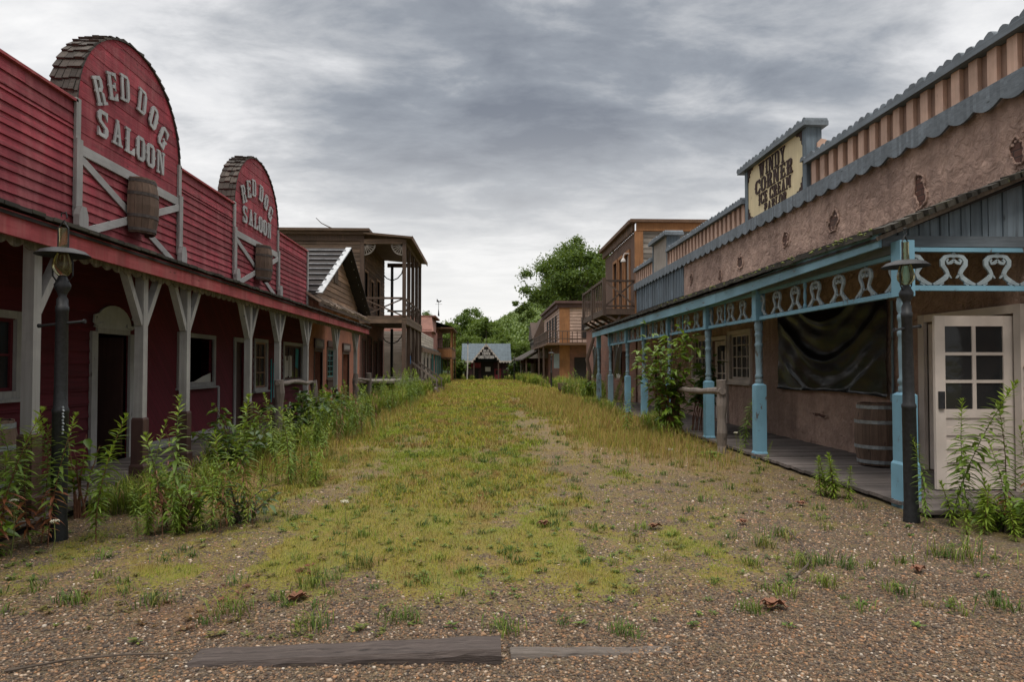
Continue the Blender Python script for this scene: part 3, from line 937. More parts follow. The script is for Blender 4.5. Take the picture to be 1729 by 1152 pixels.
b.poly(fw_, [(12.1, 1.2), (13.45, 1.2), (13.45, 1.38), (13.1, 1.32), (12.7, 1.22)], -.03, -.02)
b.build('plastic_scrap', 'paper', w)
window(sal, fw_, 15.85, 16.65, 1.0, 2.1, 'grey', 2, 3, .08, sash='tan')
w = window(sal, fw_, 18.1, 19.8, 1.16, 2.1, 'grey', 3, 1, .09, sash='brown')
b = MB()
for k in range(6):
    b.box(fw_, 18.2 + k * .13, 18.3 + k * .13, -.02, -.012, 1.2 + U(0, .05), 1.75 + U(-.1, .1))
b.build('silver_sheet', 'paper', w)
b = MB()
b.poly(fw_, [(19.3, 1.5), (19.55, 1.45), (19.6, 2.0), (19.35, 2.05)], -.02, -.01)
b.build('turquoise_cloth', 'turq', w)
# door with the rounded head panel, its leaf swung in; pale boards seen inside
b = MB()
b.box(fw_, 9.32, 9.46, .02, .06, .12, 2.0); b.box(fw_, 10.3, 10.44, .02, .06, .12, 2.0)
b.box(fw_, 9.46, 10.3, .02, .055, 1.98, 2.06)
d = b.build('door_frame', 'grey', sal)
b = MB()
pts = [(9.4, 2.06)] + [(9.88 - .46 * math.cos(math.pi * i / 12), 2.1 + .3 * math.sin(math.pi * i / 12)) for i in range(13)] + [(10.36, 2.06)]
b.poly(fw_, pts, .02, .05)
for s in (-1, 1):
    b.ribbon(fw_, [(9.88 + s * .30, 2.12), (9.88 + s * .44, 2.09), (9.88 + s * .53, 2.14), (9.88 + s * .52, 2.22), (9.88 + s * .45, 2.24)], [.05, .05, .05, .04, .03], .055, .08)
b.build('head_panel', 'letter', d)
b = MB()
b.box(Fr((XW, 10.3, 0), (-.85, .05, 0), (0, -1, 0)), 0.05, 1.0, 0, .04, .14, 1.95)
b.build('door_leaf', 'brown', d)
b = MB()
b.beam((-6.3, 9.75, .12), (-6.6, 9.8, 1.1), .3, .03); b.beam((-6.4, 10.0, .12), (-6.35, 9.95, 1.3), .05, .05)
b.build('loose_board', 'greyy', d)
for u0, u1 in ((14.62, 15.25),):
    b = MB()
    frame(b, fw_, u0, u1, .12, 2.05, .1, .02, .05, bottom=False)
    d = b.build('door_frame', 'grey', sal)
    b = MB(); b.box(fw_, u0, u1, -.12, -.07, .14, 2.05); b.build('door_leaf', 'brown', d)
b = MB()
b.box(fw_, 17.0, 17.06, .02, .04, .6, 1.7); b.box(fw_, 17.2, 17.24, .02, .035, .5, 1.6)
b.build('turquoise_ribbon', 'turq', sal)

porch_deck(sal, XW + .03, XP + .1, YS0, 22.5, .12)
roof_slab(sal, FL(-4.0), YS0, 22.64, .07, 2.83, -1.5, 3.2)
b = MB()
u = YS0
for e in (5.9, 9.06, 12.4, 15.9, 19.4, 22.64):
    b.box(FL(-4.0), u + .002, e - .002, -.02, .02 + U(-.004, .004), 2.615 + U(-.006, .006), 2.82)
    u = e
b.build('fascia', 'fascia_red', sal)
b = MB()
scallop_edge(b, FL(-4.12), YS0, 22.5, 2.68, 2.555, .2, .05, -.01, .01)
b.build('scalloped_valance', 'greyw', sal)
for y in (4.3, 6.25, 8.19, 9.36, 11.81, 13.46, 15.55, 18.6, 21.4):
    b = MB()
    b.box(WORLD, XP - .052, XP + .052, y - .052, y + .052, .12, 2.66)
    p = b.build('porch_post', 'grey', sal)
    b = MB()
    for s in ((-1, 1) if y > 7 else (1,)):
        b.beam((XP, y + s * .04, 2.02), (XP, y + s * .40, 2.63), .075, .085, (1, 0, 0))
    b.build('brace', 'grey', p)
    b = MB()
    b.box(WORLD, XP - .07, XP + .07, y - .07, y + .07, 0, .86)
    b.lathe((XP, y, .86), [(.099, 0), (.085, .025), (.07, .025)], 4, math.pi / 4, math.pi / 4 + 2 * math.pi)
    b.box(WORLD, XP - .085, XP + .085, y - .085, y + .085, -.02, .3)
    b.lathe((XP, y, .3), [(.12, 0), (.098, .03)], 4, math.pi / 4, math.pi / 4 + 2 * math.pi)
    b.build('base', 'brown', p)
shell(sal, -11.5, XW - .06, YS0, YS1, -.1, 5.0, 'redx', skip=('x1',))
b = MB(); b.box(WORLD, -11.4, XW - .06, YS0 + .1, YS1 - .1, .02, .1); b.build('inner_floor', 'dark', sal)
b = MB(); b.box(WORLD, XW - 3.2, XW - 3.1, YS0 + .1, YS1 - .1, .1, 4.9); b.build('inner_wall', 'dark', sal)


# ---- casks
def cask(name, label, c, r, h, half=False, hoop='hoop', a0=0.0, group=None):
    root = thing(name, label, 'barrel', c, group)
    n = 18
    prof = [(-.5, .84), (-.42, .88), (-.25, .965), (0, 1.0), (.25, .965), (.42, .88), (.5, .84)]
    b = MB()
    rng_ = range(n // 2) if half else range(n)
    for k in rng_:
        t0, t1 = a0 + 2 * math.pi * k / n + .006, a0 + 2 * math.pi * (k + 1) / n - .006
        vs = []
        zj = U(-.006, .006)
        for z, f in prof:
            for t in (t0, t1):
                for q in (1, .9):
                    vs.append((c[0] + r * f * q * math.cos(t), c[1] + r * f * q * math.sin(t), c[2] + h * (z + .5) + zj))
        fs = []
        for i in range(len(prof) - 1):
            o = i * 4
            fs += [(o, o + 2, o + 6, o + 4), (o + 1, o + 5, o + 7, o + 3), (o, o + 4, o + 5, o + 1), (o + 2, o + 3, o + 7, o + 6)]
        e = (len(prof) - 1) * 4
        fs += [(0, 1, 3, 2), (e, e + 2, e + 3, e + 1)]
        b.add(vs, fs)
    b.build('staves', 'barrel', root)
    span = math.pi if half else 2 * math.pi
    b = MB()
    b.lathe((c[0], c[1], c[2]), [(.001, h * .955), (r * .8, h * .955)], 18, a0, a0 + span)
    b.lathe((c[0], c[1], c[2]), [(.001, h * .045), (r * .8, h * .045)], 18, a0, a0 + span)
    b.build('head', 'barrel', root)
    for z in (-.44, -.2, .2, .44):
        f = 1 - .16 * (abs(z) / .5) ** 1.7
        b = MB()
        b.lathe((c[0], c[1], c[2] + h * (z + .5)), [(r * f * .99, -.024), (r * f + .006, -.024), (r * f + .006, .024), (r * f * .99, .024)], 24, a0, a0 + span)
        b.build('hoop', hoop, root)
    return root


for (c, r), lab in ((A1, 'weathered half barrel fixed on the saloon front below the larger gable lettering'), (A2, 'weathered half barrel fixed on the saloon front under the farther round gable')):
    cask('wall_barrel', lab, (XW + .08, c + .0, 3.56), .3, .85, True, 'hoop', -math.pi / 2, 'half barrels on the saloon front')
cask('barrel', 'old oak barrel on the saloon porch beside the first grey post', (-4.85, 6.55, .12), .3, .86, hoop='hoopg')
cask('barrel', 'dark oak barrel with grey hoops standing against the parlour wall below the black sheet', (5.66, 9.3, .1), .31, .88, hoop='hoopg')

# ================================================================== ADOBE BUILDING WITH GABLE
ad = thing('adobe_shop', 'orange adobe shop with a boarded gable and tin-battened roof next to the saloon', 'building', (-5.5, 24.5, 0))
fa = FL(-5.5)
holes = [(21.25, 22.2, .1, 2.0), (22.95, 24.0, 1.15, 2.1), (25.4, 26.5, .1, 2.0)]
b = MB()
solid(b, fa, 20.42, 28.6, 0, 3.62, -.25, .03, holes)
b.build('wall', 'adobe', ad)
b = MB(); b.box(fa, 20.42, 28.6, -.32, -.26, 0, 2.8); b.build('inner_wall', 'dark', ad)
for (u0, u1) in ((21.25, 22.2), (25.4, 26.5)):
    b = MB(); frame(b, fa, u0, u1, .1, 2.0, .09, -.02, .05, bottom=False); d = b.build('door_frame', 'oldwz', ad)
    b = MB(); vboards(b, fa, u0, u0 + (u1 - u0) * .55, .12, 2.0, .13, -.12, -.08); b.build('door_leaf', 'oldwz', d)
    b = MB(); b.box(fa, u0 - .12, u1 + .12, .05, .09, 2.1, 2.42); s = b.build('door_sign', 'brown', d)
    b = MB()
    for k in range(6):
        x = u0 + .05 + k * (u1 - u0 - .1) / 6
        b.bar(fa, (x, 2.17), (x + .05, 2.36), .028, .09, .094)
        b.bar(fa, (x + .05, 2.36), (x + .11, 2.19), .02, .09, .093)
    b.build('sign_marking', 'strip', s)
w = window(ad, fa, 22.95, 24.0, 1.15, 2.1, 'oldwz', 2, 5, .09, sash='teal')
b = MB(); b.box(fa, 22.9, 24.05, .05, .08, 2.2, 2.42); b.box(fa, 22.9, 24.05, .04, .07, .75, 1.0); b.build('sign_board', 'brown', w)
b = MB()
b.poly(fa, [(20.62, 3.85), (28.5, 3.85), (24.62, 5.8)], -.2, -.04)
b.build('gable_back', 'dark', ad)


def grng(z, za, zb):
    t = min(1, max(0, (z - 3.85) / 1.95))
    return 20.62 + 4.0 * t, 28.5 - 3.88 * t


b = MB()
clap(b, fa, 20.6, 28.5, 3.6, 5.72, .19, rng=lambda z, za, zb: (20.62, 28.5) if z < 3.86 else grng(z, za, zb), n=0, lmin=1.5, lmax=4)
b.build('gable_boards', 'tan', ad)
b = MB()
b.box(fa, 23.9, 24.5, .02, .05, 4.55, 5.05)
b.build('gable_shutter', 'oldwz', ad)
# roof slopes, ridge running back from the street
for s, ye, mat, nm in ((-1, 20.3, 'dark', 'roof'), (1, 28.85, 'dark', 'roof')):
    b = MB()
    q = [Vector((-5.15, 24.62, 5.88)), Vector((-12, 24.62, 5.88)), Vector((-12, ye, 3.72)), Vector((-5.15, ye, 3.72))]
    q += [p + Vector((0, 0, .05)) for p in q]
    b.add(q, [(0, 1, 2, 3), (7, 6, 5, 4), (0, 4, 5, 1), (1, 5, 6, 2), (2, 6, 7, 3), (3, 7, 4, 0)])
    r_ = b.build(nm, mat, ad)
    b = MB()
    k = 9
    for i in range(k):
        t = (i + .5) / k
        y = 24.62 + (ye - 24.62) * t
        z = 5.935 + (3.775 - 5.935) * t
        y2 = y + (ye - 24.62) / k * .34
        z2 = z + (3.775 - 5.935) / k * .34
        b.beam((-5.13, (y + y2) / 2, (z + z2) / 2 + .012), (-12, (y + y2) / 2, (z + z2) / 2 + .012), .2, .03, (0, (ye - 24.62) * .0, 1))
    b.build('tin_batten', 'tinroof', r_)
    b = MB()
    b.beam((-5.1, 24.62, 5.94), (-5.1, ye, 3.77), .04, .2, (1, 0, 0))
    b.build('barge_board', 'tinroof' if s < 0 else 'dark', r_)
b = MB()
y = 20.25
while y < 28.7:
    b.beam((-5.02 + U(-.04, .04), y + .17, 3.50 + U(-.02, .02)), (-5.5, y + .17 + U(-.03, .03), 3.80), U(.27, .35), U(.07, .11), (0, 0, 1))
    y += .38
b.build('pent_roof', 'tanshake', ad)
b = MB(); b.beam((-5.06, 20.2, 3.42), (-5.06, 28.8, 3.42), .04, .1); b.build('pent_fascia', 'oldwz', ad)
shell(ad, -12, -5.75, 20.42, 28.6, 0, 3.62, 'adobe', skip=('x1',))

# ================================================================== TWO-STOREY GALLERY BUILDING
ga = thing('gallery_building', 'tall brown timber building with a two-storey galleried porch', 'building', (-6.45, 38, 0))
X2, Y2a, Y2b = -6.45, 34.0, 42.0
fg = FL(X2)
fc = FC(Y2a)
b = MB()
clap(b, fc, -13.5, X2, 3.2, 8.3, .21, lmin=1.5, lmax=4, proud=.03)
b.build('side_wall', 'oldw', ga)
b = MB()
solid(b, fc, -13.5, X2 - .12, 0, 3.2, -.2, 0)
b.build('lower_side_wall', 'brickx', ga)
hl = [(34.6, 35.5, .9, 2.9), (36.2, 37.3, .9, 3.1), (38.2, 39.2, .9, 2.9), (40.0, 41.2, .9, 3.1)]
b = MB(); solid(b, fg, Y2a, Y2b, 0, 3.9, -.2, 0, hl); b.build('lower_front', 'brick', ga)
b = MB(); b.box(fg, Y2a + .1, Y2b - .1, -.3, -.22, 0, 3.9); b.build('inner_wall', 'dark', ga)
for h in hl:
    b = MB(); frame(b, fg, *h[:2], h[2], h[3], .1, -.02, .05, bottom=False); b.build('window_frame', 'oldwz', ga)
hu = [(35.0, 36.0, 4.15, 6.6), (37.0, 37.8, 4.9, 6.3), (39.0, 40.0, 4.15, 6.6)]
b = MB(); clap(b, fg, Y2a, Y2b, 3.9, 8.3, .21, holes=hu, lmin=1.5, lmax=4); b.build('upper_front', 'oldwy', ga)
b = MB(); b.box(fg, Y2a, Y2b, -.3, -.1, 3.9, 8.3); b.build('inner_wall', 'dark', ga)
for h in hu:
    b = MB(); frame(b, fg, *h, .11, 0, .06, bottom=False); b.build('window_frame', 'tan', ga)
b = MB()
b.box(fc, X2 - .02, X2 + .2, -.2, .06, 3.9, 8.3)
b.box(fc, -13.5, X2 + .2, .035, .07, 8.0, 8.32)
b.build('corner_board', 'oldwz', ga)
b = MB()
b.box(WORLD, -13.7, X2 + .5, Y2a - .35, Y2b + .3, 8.47, 8.6)
b.box(WORLD, -13.6, X2 + .35, Y2a - .2, Y2b + .2, 8.3, 8.47)
b.build('roof', 'oldw', ga)
b = MB()   # gallery roof
q = [Vector((X2 + .2, Y2a - .3, 8.42)), Vector((-3.75, Y2a - .3, 8.2)), Vector((-3.75, Y2b + .4, 8.2)), Vector((X2 + .2, Y2b + .4, 8.42))]
q += [p - Vector((0, 0, .1)) for p in q]
b.add(q, [(0, 1, 2, 3), (7, 6, 5, 4), (0, 4, 5, 1), (1, 5, 6, 2), (2, 6, 7, 3), (3, 7, 4, 0)])
b.box(WORLD, -4.3, -4.1, Y2a - .1, Y2b + .1, 7.85, 8.08)
b.box(WORLD, X2 + .2, -4.3, Y2a - .08, Y2a + .08, 7.85, 8.1)
b.box(WORLD, X2 + .2, -4.3, Y2b - .08, Y2b + .08, 7.85, 8.1)
gr = b.build('gallery_roof', 'oldw', ga)
b = MB()
b.box(WORLD, -3.78, -3.74, Y2a - .3, Y2b + .4, 8.0, 8.22)
b.build('roof_edge_board', 'oldwy', gr)
b = MB()
b.box(WORLD, X2, -4.05, Y2a - .05, Y2b + .05, 3.96, 4.12)
b.box(WORLD, -4.3, -4.06, Y2a - .08, Y2b + .08, 3.7, 3.96)
b.box(WORLD, X2, -4.3, Y2a - .1, Y2a - .02, 3.75, 3.955)
b.build('gallery_floor', 'oldw', ga)
for y in (34.0, 36.0, 38.0, 40.0, 42.0):
    b = MB(); b.box(WORLD, -4.3, -4.1, y - .1, y + .1, .85, 3.72); b.box(WORLD, -4.29, -4.11, y - .09, y + .09, 4.12, 7.9)
    p = b.build('gallery_post', 'oldwz', ga)
    b = MB()
    for s in (-1, 1):
        if (y == 34.0 and s < 0) or (y == 42.0 and s > 0): continue
        b.beam((-4.2, y + s * .08, 7.2), (-4.2, y + s * .6, 7.85), .05, .09, (1, 0, 0))
    b.build('brace', 'oldwz', p)
for xx, yy, sx in ((X2 + .2, Y2a, 1), (-4.3, Y2a, -1)):
    b = MB()
    fq = FC(yy)
    for k in range(7):
        a = k / 6 * math.pi / 2
        b.bar(fq, (xx, 7.84), (xx + sx * .55 * math.cos(a), 7.84 - .55 * math.sin(a)), .04, -.02, .02)
    pts = [(xx + sx * .55 * math.cos(k / 8 * math.pi / 2), 7.84 - .55 * math.sin(k / 8 * math.pi / 2)) for k in range(9)]
    b.ribbon(fq, pts, [.07] * 9, -.025, .025)
    b.build('fan_bracket', 'greyw', ga)
b = MB()
for z0, z1 in ((.9, 3.9), (4.1, 7.9)):
    b.tube([(-5.9, 41.6, z0), (-5.9, 41.6, z1)], .09, 8)
    fq = FC(41.6)
    for s in (-1, 1):
        b.ribbon(fq, [(-5.9, z1 - .95), (-5.9 + s * .35, z1 - .8), (-5.9 + s * .6, z1 - .5), (-5.9 + s * .7, z1 - .1)], [.06] * 4, -.03, .03)
b.build('iron_column', 'black', ga)
# balcony rails with crossed braces
b = MB()
f1 = FC(Y2a)
b.box(f1, X2 + .2, -4.3, -.04, .04, 5.0, 5.1)
b.bar(f1, (X2 + .2, 4.15), (-4.3, 5.0), .07, .0, .03); b.bar(f1, (X2 + .2, 5.0), (-4.3, 4.15), .07, .03, .06)
f2 = FL(-4.2)
for y in (34.0, 36.0, 38.0, 40.0):
    b.box(f2, y + .1, y + 1.9, -.04, .04, 5.0, 5.1)
    b.bar(f2, (y + .1, 4.15), (y + 1.9, 5.0), .07, .0, .03); b.bar(f2, (y + .1, 5.0), (y + 1.9, 4.15), .07, .03, .06)
f3 = FC(Y2b)
b.box(f3, X2 + .2, -4.3, -.04, .04, 5.0, 5.1)
b.bar(f3, (X2 + .2, 4.15), (-4.3, 5.0), .07, .0, .03)
b.build('balcony_rail', 'oldwz', ga)
# broken-down palings hanging in the lower storey, platform and slumped stair rail
b = MB()
for y0, y1, z0, z1 in ((36.15, 37.9, 2.4, 3.7), (40.1, 41.9, 1.0, 3.7), (38.1, 39.9, 2.9, 3.7)):
    vboards(b, f2, y0, y1, lambda u, z0=z0: z0 + .4 * math.sin(u * 3.1) * .5, z1, .17, -.03, .0, .02, jz=.3)
b.build('hanging_boards', 'oldwz', ga)
b = MB()
b.box(WORLD, X2, -4.0, 29.5, Y2b, .78, .88); b.box(WORLD, -4.04, -3.98, 29.5, Y2b, .62, .9)
pf = b.build('platform', 'greyw', ga)
b = MB()
for k in range(14):
    b.box(WORLD, -4.12, -4.04, 29.6 + k * .95, 29.75 + k * .95, -.1, .78)
b.build('platform_post', 'oldwz', pf)
b = MB(); b.box(WORLD, X2, -4.3, 29.5, Y2b, -.1, .6); b.build('underside', 'dark', pf)
b = MB()
for k in range(5):
    b.box(WORLD, -4.0 + k * .28, -3.7 + k * .28, 36.2, 40.0, .7 - k * .16, .76 - k * .16)
st = b.build('steps', 'greyw', ga)
for yy in (36.1, 40.05):
    b = MB()
    for k in range(6):
        b.beam((-4.0 + k * .28, yy, .6 - k * .14), (-4.0 + k * .28 - .1, yy, 1.75 - k * .2), .05, .05)
    b.beam((-4.15, yy, 1.85), (-2.6, yy, .75), .06, .1)
    b.beam((-4.15, yy, 1.0), (-2.5, yy, .15), .06, .1)
    b.build('stair_rail', 'greywz', st)
shell(ga, -13.5, X2 - .32, Y2a + .2, Y2b, 0, 8.3, 'oldwy', skip=('x1', 'y0'))
b = MB()
b.tube([(-7.6, 34.2, 8.55), (-8.1, 34.2, 8.75), (-8.5, 34.2, 8.95), (-8.75, 34.1, 9.2)], [.03, .03, .02, .015], 6)
tag(b.build('dead_branch', 'bark', loc=(-7.6, 34.2, 8.6)), 'thin dead branch lying on the flat roof of the galleried building', 'branch')

# ================================================================== FARTHER BUILDINGS, SALOON SIDE
pk = thing('pink_building', 'pink building with shingled hip roof and pale cowl behind the galleried porch', 'building', (-5.6, 50, 0))
fx = FL(-5.0)
b = MB(); b.box(WORLD, -11, -4.6, 56.0, 63, 0, 4.7); b.build('wall', 'pink', pk)
b = MB()
q = [Vector((-11, 55.8, 4.5)), Vector((-4.4, 55.8, 4.5)), Vector((-4.75, 58.0, 5.95)), Vector((-11, 58.0, 5.95)), Vector((-11, 63.2, 5.95)), Vector((-4.75, 63.2, 5.95)), Vector((-4.75, 63.2, 4.5)), Vector((-4.4, 58.0, 4.5))]
b.add(q, [(0, 1, 2, 3), (3, 2, 5, 4), (1, 7, 2), (7, 6, 5, 2), (0, 3, 4)])
b.box(WORLD, -11.1, -4.4, 57.9, 63.3, 5.92, 6.05)
b.build('roof', wood('reddish_roof_shingle', (0.25, 0.12, 0.09), (0.16, 0.075, 0.06), (0.08, 0.05, 0.04), 'X', .2, .4, .5), pk)
b = MB(); clap(b, FC(44.9), -9.6, -4.5, .5, 3.9, .2); clap(b, FL(-4.45), 45.0, 55.9, 2.4, 3.9, .2); w_ = b.build('annex_wall', 'white', pk)
b = MB(); b.box(WORLD, -9.6, -4.5, 45.0, 55.9, .1, 3.95); b.build('annex_body', 'pstucco', pk)
b = MB()
q = [Vector((-9.9, 44.7, 3.3)), Vector((-4.3, 44.7, 2.85)), Vector((-4.3, 67, 2.75)), Vector((-4.6, 67, 3.1)), Vector((-4.6, 44.7, 3.15))]
b.add(q[1:], [(0, 1, 2, 3)])
b.build('porch_roof', 'moss', pk)
b = MB(); b.box(WORLD, -4.32, -4.28, 44.7, 67, 2.55, 2.84); b.build('fascia', 'oldwy', pk)
b = MB(); b.box(FC(44.65), -5.6, -4.35, 0, .05, 2.2, 2.85); b.build('blank_board', 'white', pk)
for k, y in enumerate((45.2, 48, 51, 54, 57.5, 60, 63, 66)):
    b = MB(); b.box(WORLD, -4.42, -4.28, y - .07, y + .07, 0, 2.6)
    b.build('porch_post', 'white' if k < 3 else 'teal', pk)
for k in range(4):
    b = MB(); b.box(FL(-4.45), 48 + k * 2.4, 49.1 + k * 2.4, 0, .04, .2 if k % 2 else .9, 2.2)
    b.build('shutter', 'dark', pk)
bb = thing('balcony_house', 'narrow pink house with an orange-railed balcony beyond the pale porch', 'building', (-5, 62, 0))
b = MB(); b.box(WORLD, -9, -4.6, 58.6, 67, 0, 5.2); b.build('wall', 'pink', bb)
b = MB(); b.box(WORLD, -4.6, -3.2, 59.0, 67, 2.3, 2.45); b.box(WORLD, -4.6, -3.15, 59.0, 67, 3.25, 3.4); b.build('balcony_floor', 'oldwy', bb)
b = MB(); b.box(FC(59.0), -4.6, -3.2, 0, .05, 2.45, 3.25); b.box(FL(-3.2), 59, 67, -.05, 0, 2.45, 3.25); b.build('skirt', 'orange', bb)
b = MB()
b.box(WORLD, -9.2, -3.0, 58.3, 67.4, 5.2, 5.32)
q = [Vector((-4.8, 58.3, 5.9)), Vector((-3.0, 58.3, 5.33)), Vector((-3.0, 67.4, 5.33)), Vector((-4.8, 67.4, 5.9))]
b.add(q, [(0, 1, 2, 3)])
b.box(WORLD, -9.0, -4.8, 58.4, 67.3, 5.32, 6.0)
b.build('roof', 'oldwy', bb)
b = MB()
for x, y in ((-3.25, 59.1), (-3.25, 62), (-3.25, 66.8)):
    b = MB(); b.box(WORLD, x - .08, x + .08, y - .08, y + .08, 0, 5.2); b.build('balcony_post', 'orange', bb)
b = MB()
b.box(FC(59.05), -4.6, -3.3, 0, .05, 4.2, 4.27)
for k in range(6):
    b.box(FC(59.05), -4.5 + k * .2, -4.46 + k * .2, 0, .04, 3.4, 4.2)
b.build('railing', 'oldwz', bb)
bb.location = (-5.1, 67, 0)
wv = MB()
wv.tube([(-4.9, 52.5, 6.7), (-4.9, 52.5, 7.5)], [.09, .03], 6)
wv.tube([(-4.9, 52.5, 7.5), (-4.9, 52.5, 8.5)], .02, 5)
wv.bar(FC(52.5), (-5.2, 8.15), (-4.6, 8.15), .03, -.01, .01)
wv.poly(FC(52.5), [(-5.1, 8.45), (-4.95, 8.4), (-4.75, 8.42), (-4.62, 8.6), (-4.72, 8.62), (-4.85, 8.52), (-4.95, 8.62), (-5.0, 8.78), (-5.1, 8.74), (-5.05, 8.62)], -.015, .015)
wv.v = [(x + .75, y + 5.6, (z - 6.7) * .72 + 6.0) for x, y, z in wv.v]
tag(wv.build('weathervane', 'black', loc=(-4.15, 58.1, 6.0)), 'black cockerel weathervane on the ridge of the pink building', 'weathervane')

# ================================================================== STATION AT THE END OF THE STREET
stn = thing('station', 'small dark station at the end of the street with a blue-grey sheet roof', 'building', (.1, 75, 0))
fs_ = FC(74.0)
b = MB()
q = [Vector((-2.72, 73.6, 2.16)), Vector((2.9, 73.6, 2.16)), Vector((2.85, 76.2, 4.22)), Vector((-2.68, 76.2, 4.22)), Vector((2.9, 78.8, 2.16)), Vector((-2.72, 78.8, 2.16))]
b.add(q, [(0, 1, 2, 3), (3, 2, 4, 5)])
q2 = [p - Vector((0, 0, .05)) for p in q]
b.add(q2, [(3, 2, 1, 0), (5, 4, 2, 3)])
rf = b.build('roof', 'metalroof', stn)
b = MB()
for k in range(19):
    x = -2.7 + k * .308
    b.beam((x, 73.58, 2.18), (x, 76.2, 4.24), .03, .04)
b.build('standing_seam', 'metalroof', rf)
b = MB()
scallop_edge(b, fs_, -2.74, -1.35, 2.2, 1.94, .34, .16, .41, .45)
b.build('scalloped_valance', 'white', stn)
b = MB()
scallop_edge(b, fs_, 1.5, 2.92, 2.2, 1.94, .34, .16, .41, .45)
b.build('scalloped_valance', 'white', stn)
b = MB()   # gabled hood
for s in (-1, 1):
    q = [Vector((.06, 72.7, 4.12)), Vector((.06 + s * 1.65, 72.7, 2.1)), Vector((.06 + s * 1.65, 74.6, 2.1)), Vector((.06, 75.8, 4.12))]
    q += [p - Vector((0, 0, .06)) for p in q]
    b.add(q, [(0, 1, 2, 3), (7, 6, 5, 4), (0, 4, 5, 1), (1, 5, 6, 2), (2, 6, 7, 3), (3, 7, 4, 0)])
b.build('hood', 'metalroof', stn)
b = MB()
fh = FC(72.66)
for s in (-1, 1):
    for k in range(7):
        t0, t1 = k / 7, (k + 1) / 7
        a = (.06 + s * 1.65 * t0, 4.12 - 2.02 * t0); c = (.06 + s * 1.65 * t1, 4.12 - 2.02 * t1)
        m_p = ((a[0] + c[0]) / 2 - s * .08, (a[1] + c[1]) / 2 - .26)
        b.poly(fh, [a, c, (c[0] - s * .02, c[1] - .1), m_p, (a[0] - s * .02, a[1] - .1)], 0, .03)
b.build('barge_board', 'white', stn)
b = MB(); b.poly(fh, [(-1.2, 2.45), (1.32, 2.45), (.06, 3.95)], -.12, -.06); sg = b.build('sign_board', 'dark', stn)
b = MB()
text_line(b, fh, 'OLD', -.28, .4, 3.18, 3.42, -.06, -.03)
text_line(b, fh, 'TOWN', -.4, .52, 2.82, 3.12, -.06, -.03)
text_line(b, fh, 'SOUTHERN', -.82, .96, 2.44, 2.74, -.06, -.03)
b.build('lettering', 'strip', sg)
b = MB(); b.tube([(.06, 72.65, 4.1), (.06, 72.65, 4.45)], .04, 6); b.build('finial', 'black', stn)
b = MB(); b.box(WORLD, -2.3, 2.5, 74.0, 78.5, 0, 2.3); b.build('wall', simple('dark_plum_boards', (.05, .022, .025), .9, .4, 3, .3), stn)
b = MB(); b.box(fs_, -1.65, -.55, .01, .05, 1.42, 1.95); b.build('red_panel', 'red', stn); b = MB(); b.box(fs_, 1.0, 1.75, .02, .06, .05, 1.3); b.build('red_panel', 'red', stn)
b = MB(); b.box(fs_, 1.12, 1.5, .06, .08, .65, 1.15); b.build('window_opening', 'dark', stn); b = MB(); b.box(fs_, -1.5, -.8, .01, .03, .1, 1.3); b.build('window_opening', 'dark', stn)
b = MB(); b.box(fs_, -.5, .9, .01, .03, 0, 2.25); b.build('doorway', 'dark', stn)
b = MB(); b.box(fs_, -.05, .55, .06, .08, 1.0, 1.5); b.build('notice', 'paper', stn)
for x in (-1.3, 1.42, -2.3, 2.5):
    b = MB(); b.box(WORLD, x - .07, x + .07, 72.85 if abs(x) < 2 else 73.8, 73.0 if abs(x) < 2 else 73.95, 0, 2.2); b.build('porch_post', 'oldwz', stn)
b = MB(); b.tube([(-2.0, 71, 0), (-1.92, 71, 2.3)], .07, 6); b.tube([(-1.92, 71, 2.3), (-1.92, 71, 4.0)], .06, 6); b.build('flagpole', 'strip')
p_ = bpy.data.objects['flagpole']; tag(p_, 'thin white pole with a dark cap in front of the station roof', 'pole')
b = MB(); b.tube([(-1.92, 71, 4.0), (-1.92, 71, 4.25)], [.12, .05], 6); b.build('cap', 'black', p_)
ORG['flagpole'] = (0, 0, 0)

# ================================================================== ICE CREAM PARLOUR (wall x=6.1, posts x=4.5)
pa = thing('ice_cream_parlour', 'stuccoed parlour with pale blue porch posts, striped parapet and cream sign', 'building', (6.1, 16, 0))
RW, RP = 6.1, 4.5
fr_ = FRt(RW)
PY0, PY1 = 6.5, 26.2
ph = [(7.3, 8.85, .08, 2.12), (14.9, 16.15, 1.2, 2.3), (16.4, 17.45, .1, 2.2), (17.75, 19.05, 1.2, 2.3), (22.5, 23.3, .1, 2.1)]
b = MB()
solid(b, fr_, PY0, 19.95, 0, 4.72, -.25, .0, ph)
solid(b, fr_, 19.95, PY1, 0, 3.7, -.25, .0, ph)
b.build('stucco_wall', 'stucco', pa)
b = MB()
vboards(b, fr_, 19.95, PY1, 3.7, 4.72, .2, -.02, .03, .01)
u = 20.05
while u < PY1:
    b.box(fr_, u, u + .05, .03, .05, 3.7, 4.7); u += .3
b.build('upper_boards', 'slatez', pa)
# parapet: backing, battens, cap with rounded tiles, scalloped board below
b = MB()
b.box(fr_, PY0, PY1, -.2, -.002, 4.72, 5.31)
par = b.build('parapet', 'peachback', pa)
b = MB()
u = PY0 + .05
while u < PY1:
    if not (12.0 < u < 14.95 or 21.5 < u < 23.45):
        b.box(fr_, u, u + .15, -.0, .055 + U(-.004, .004), 4.8, 5.31)
    elif b.v:
        b.build('batten', 'peach', par); b = MB()
    u += .305
b.build('batten', 'peach', par)
b = MB()
scallop_edge(b, fr_, PY0, PY1 + .2, 4.86, 4.57, .43, .075, .07, .105, 8)
u = PY0
b.build('scalloped_board', 'slate', pa)


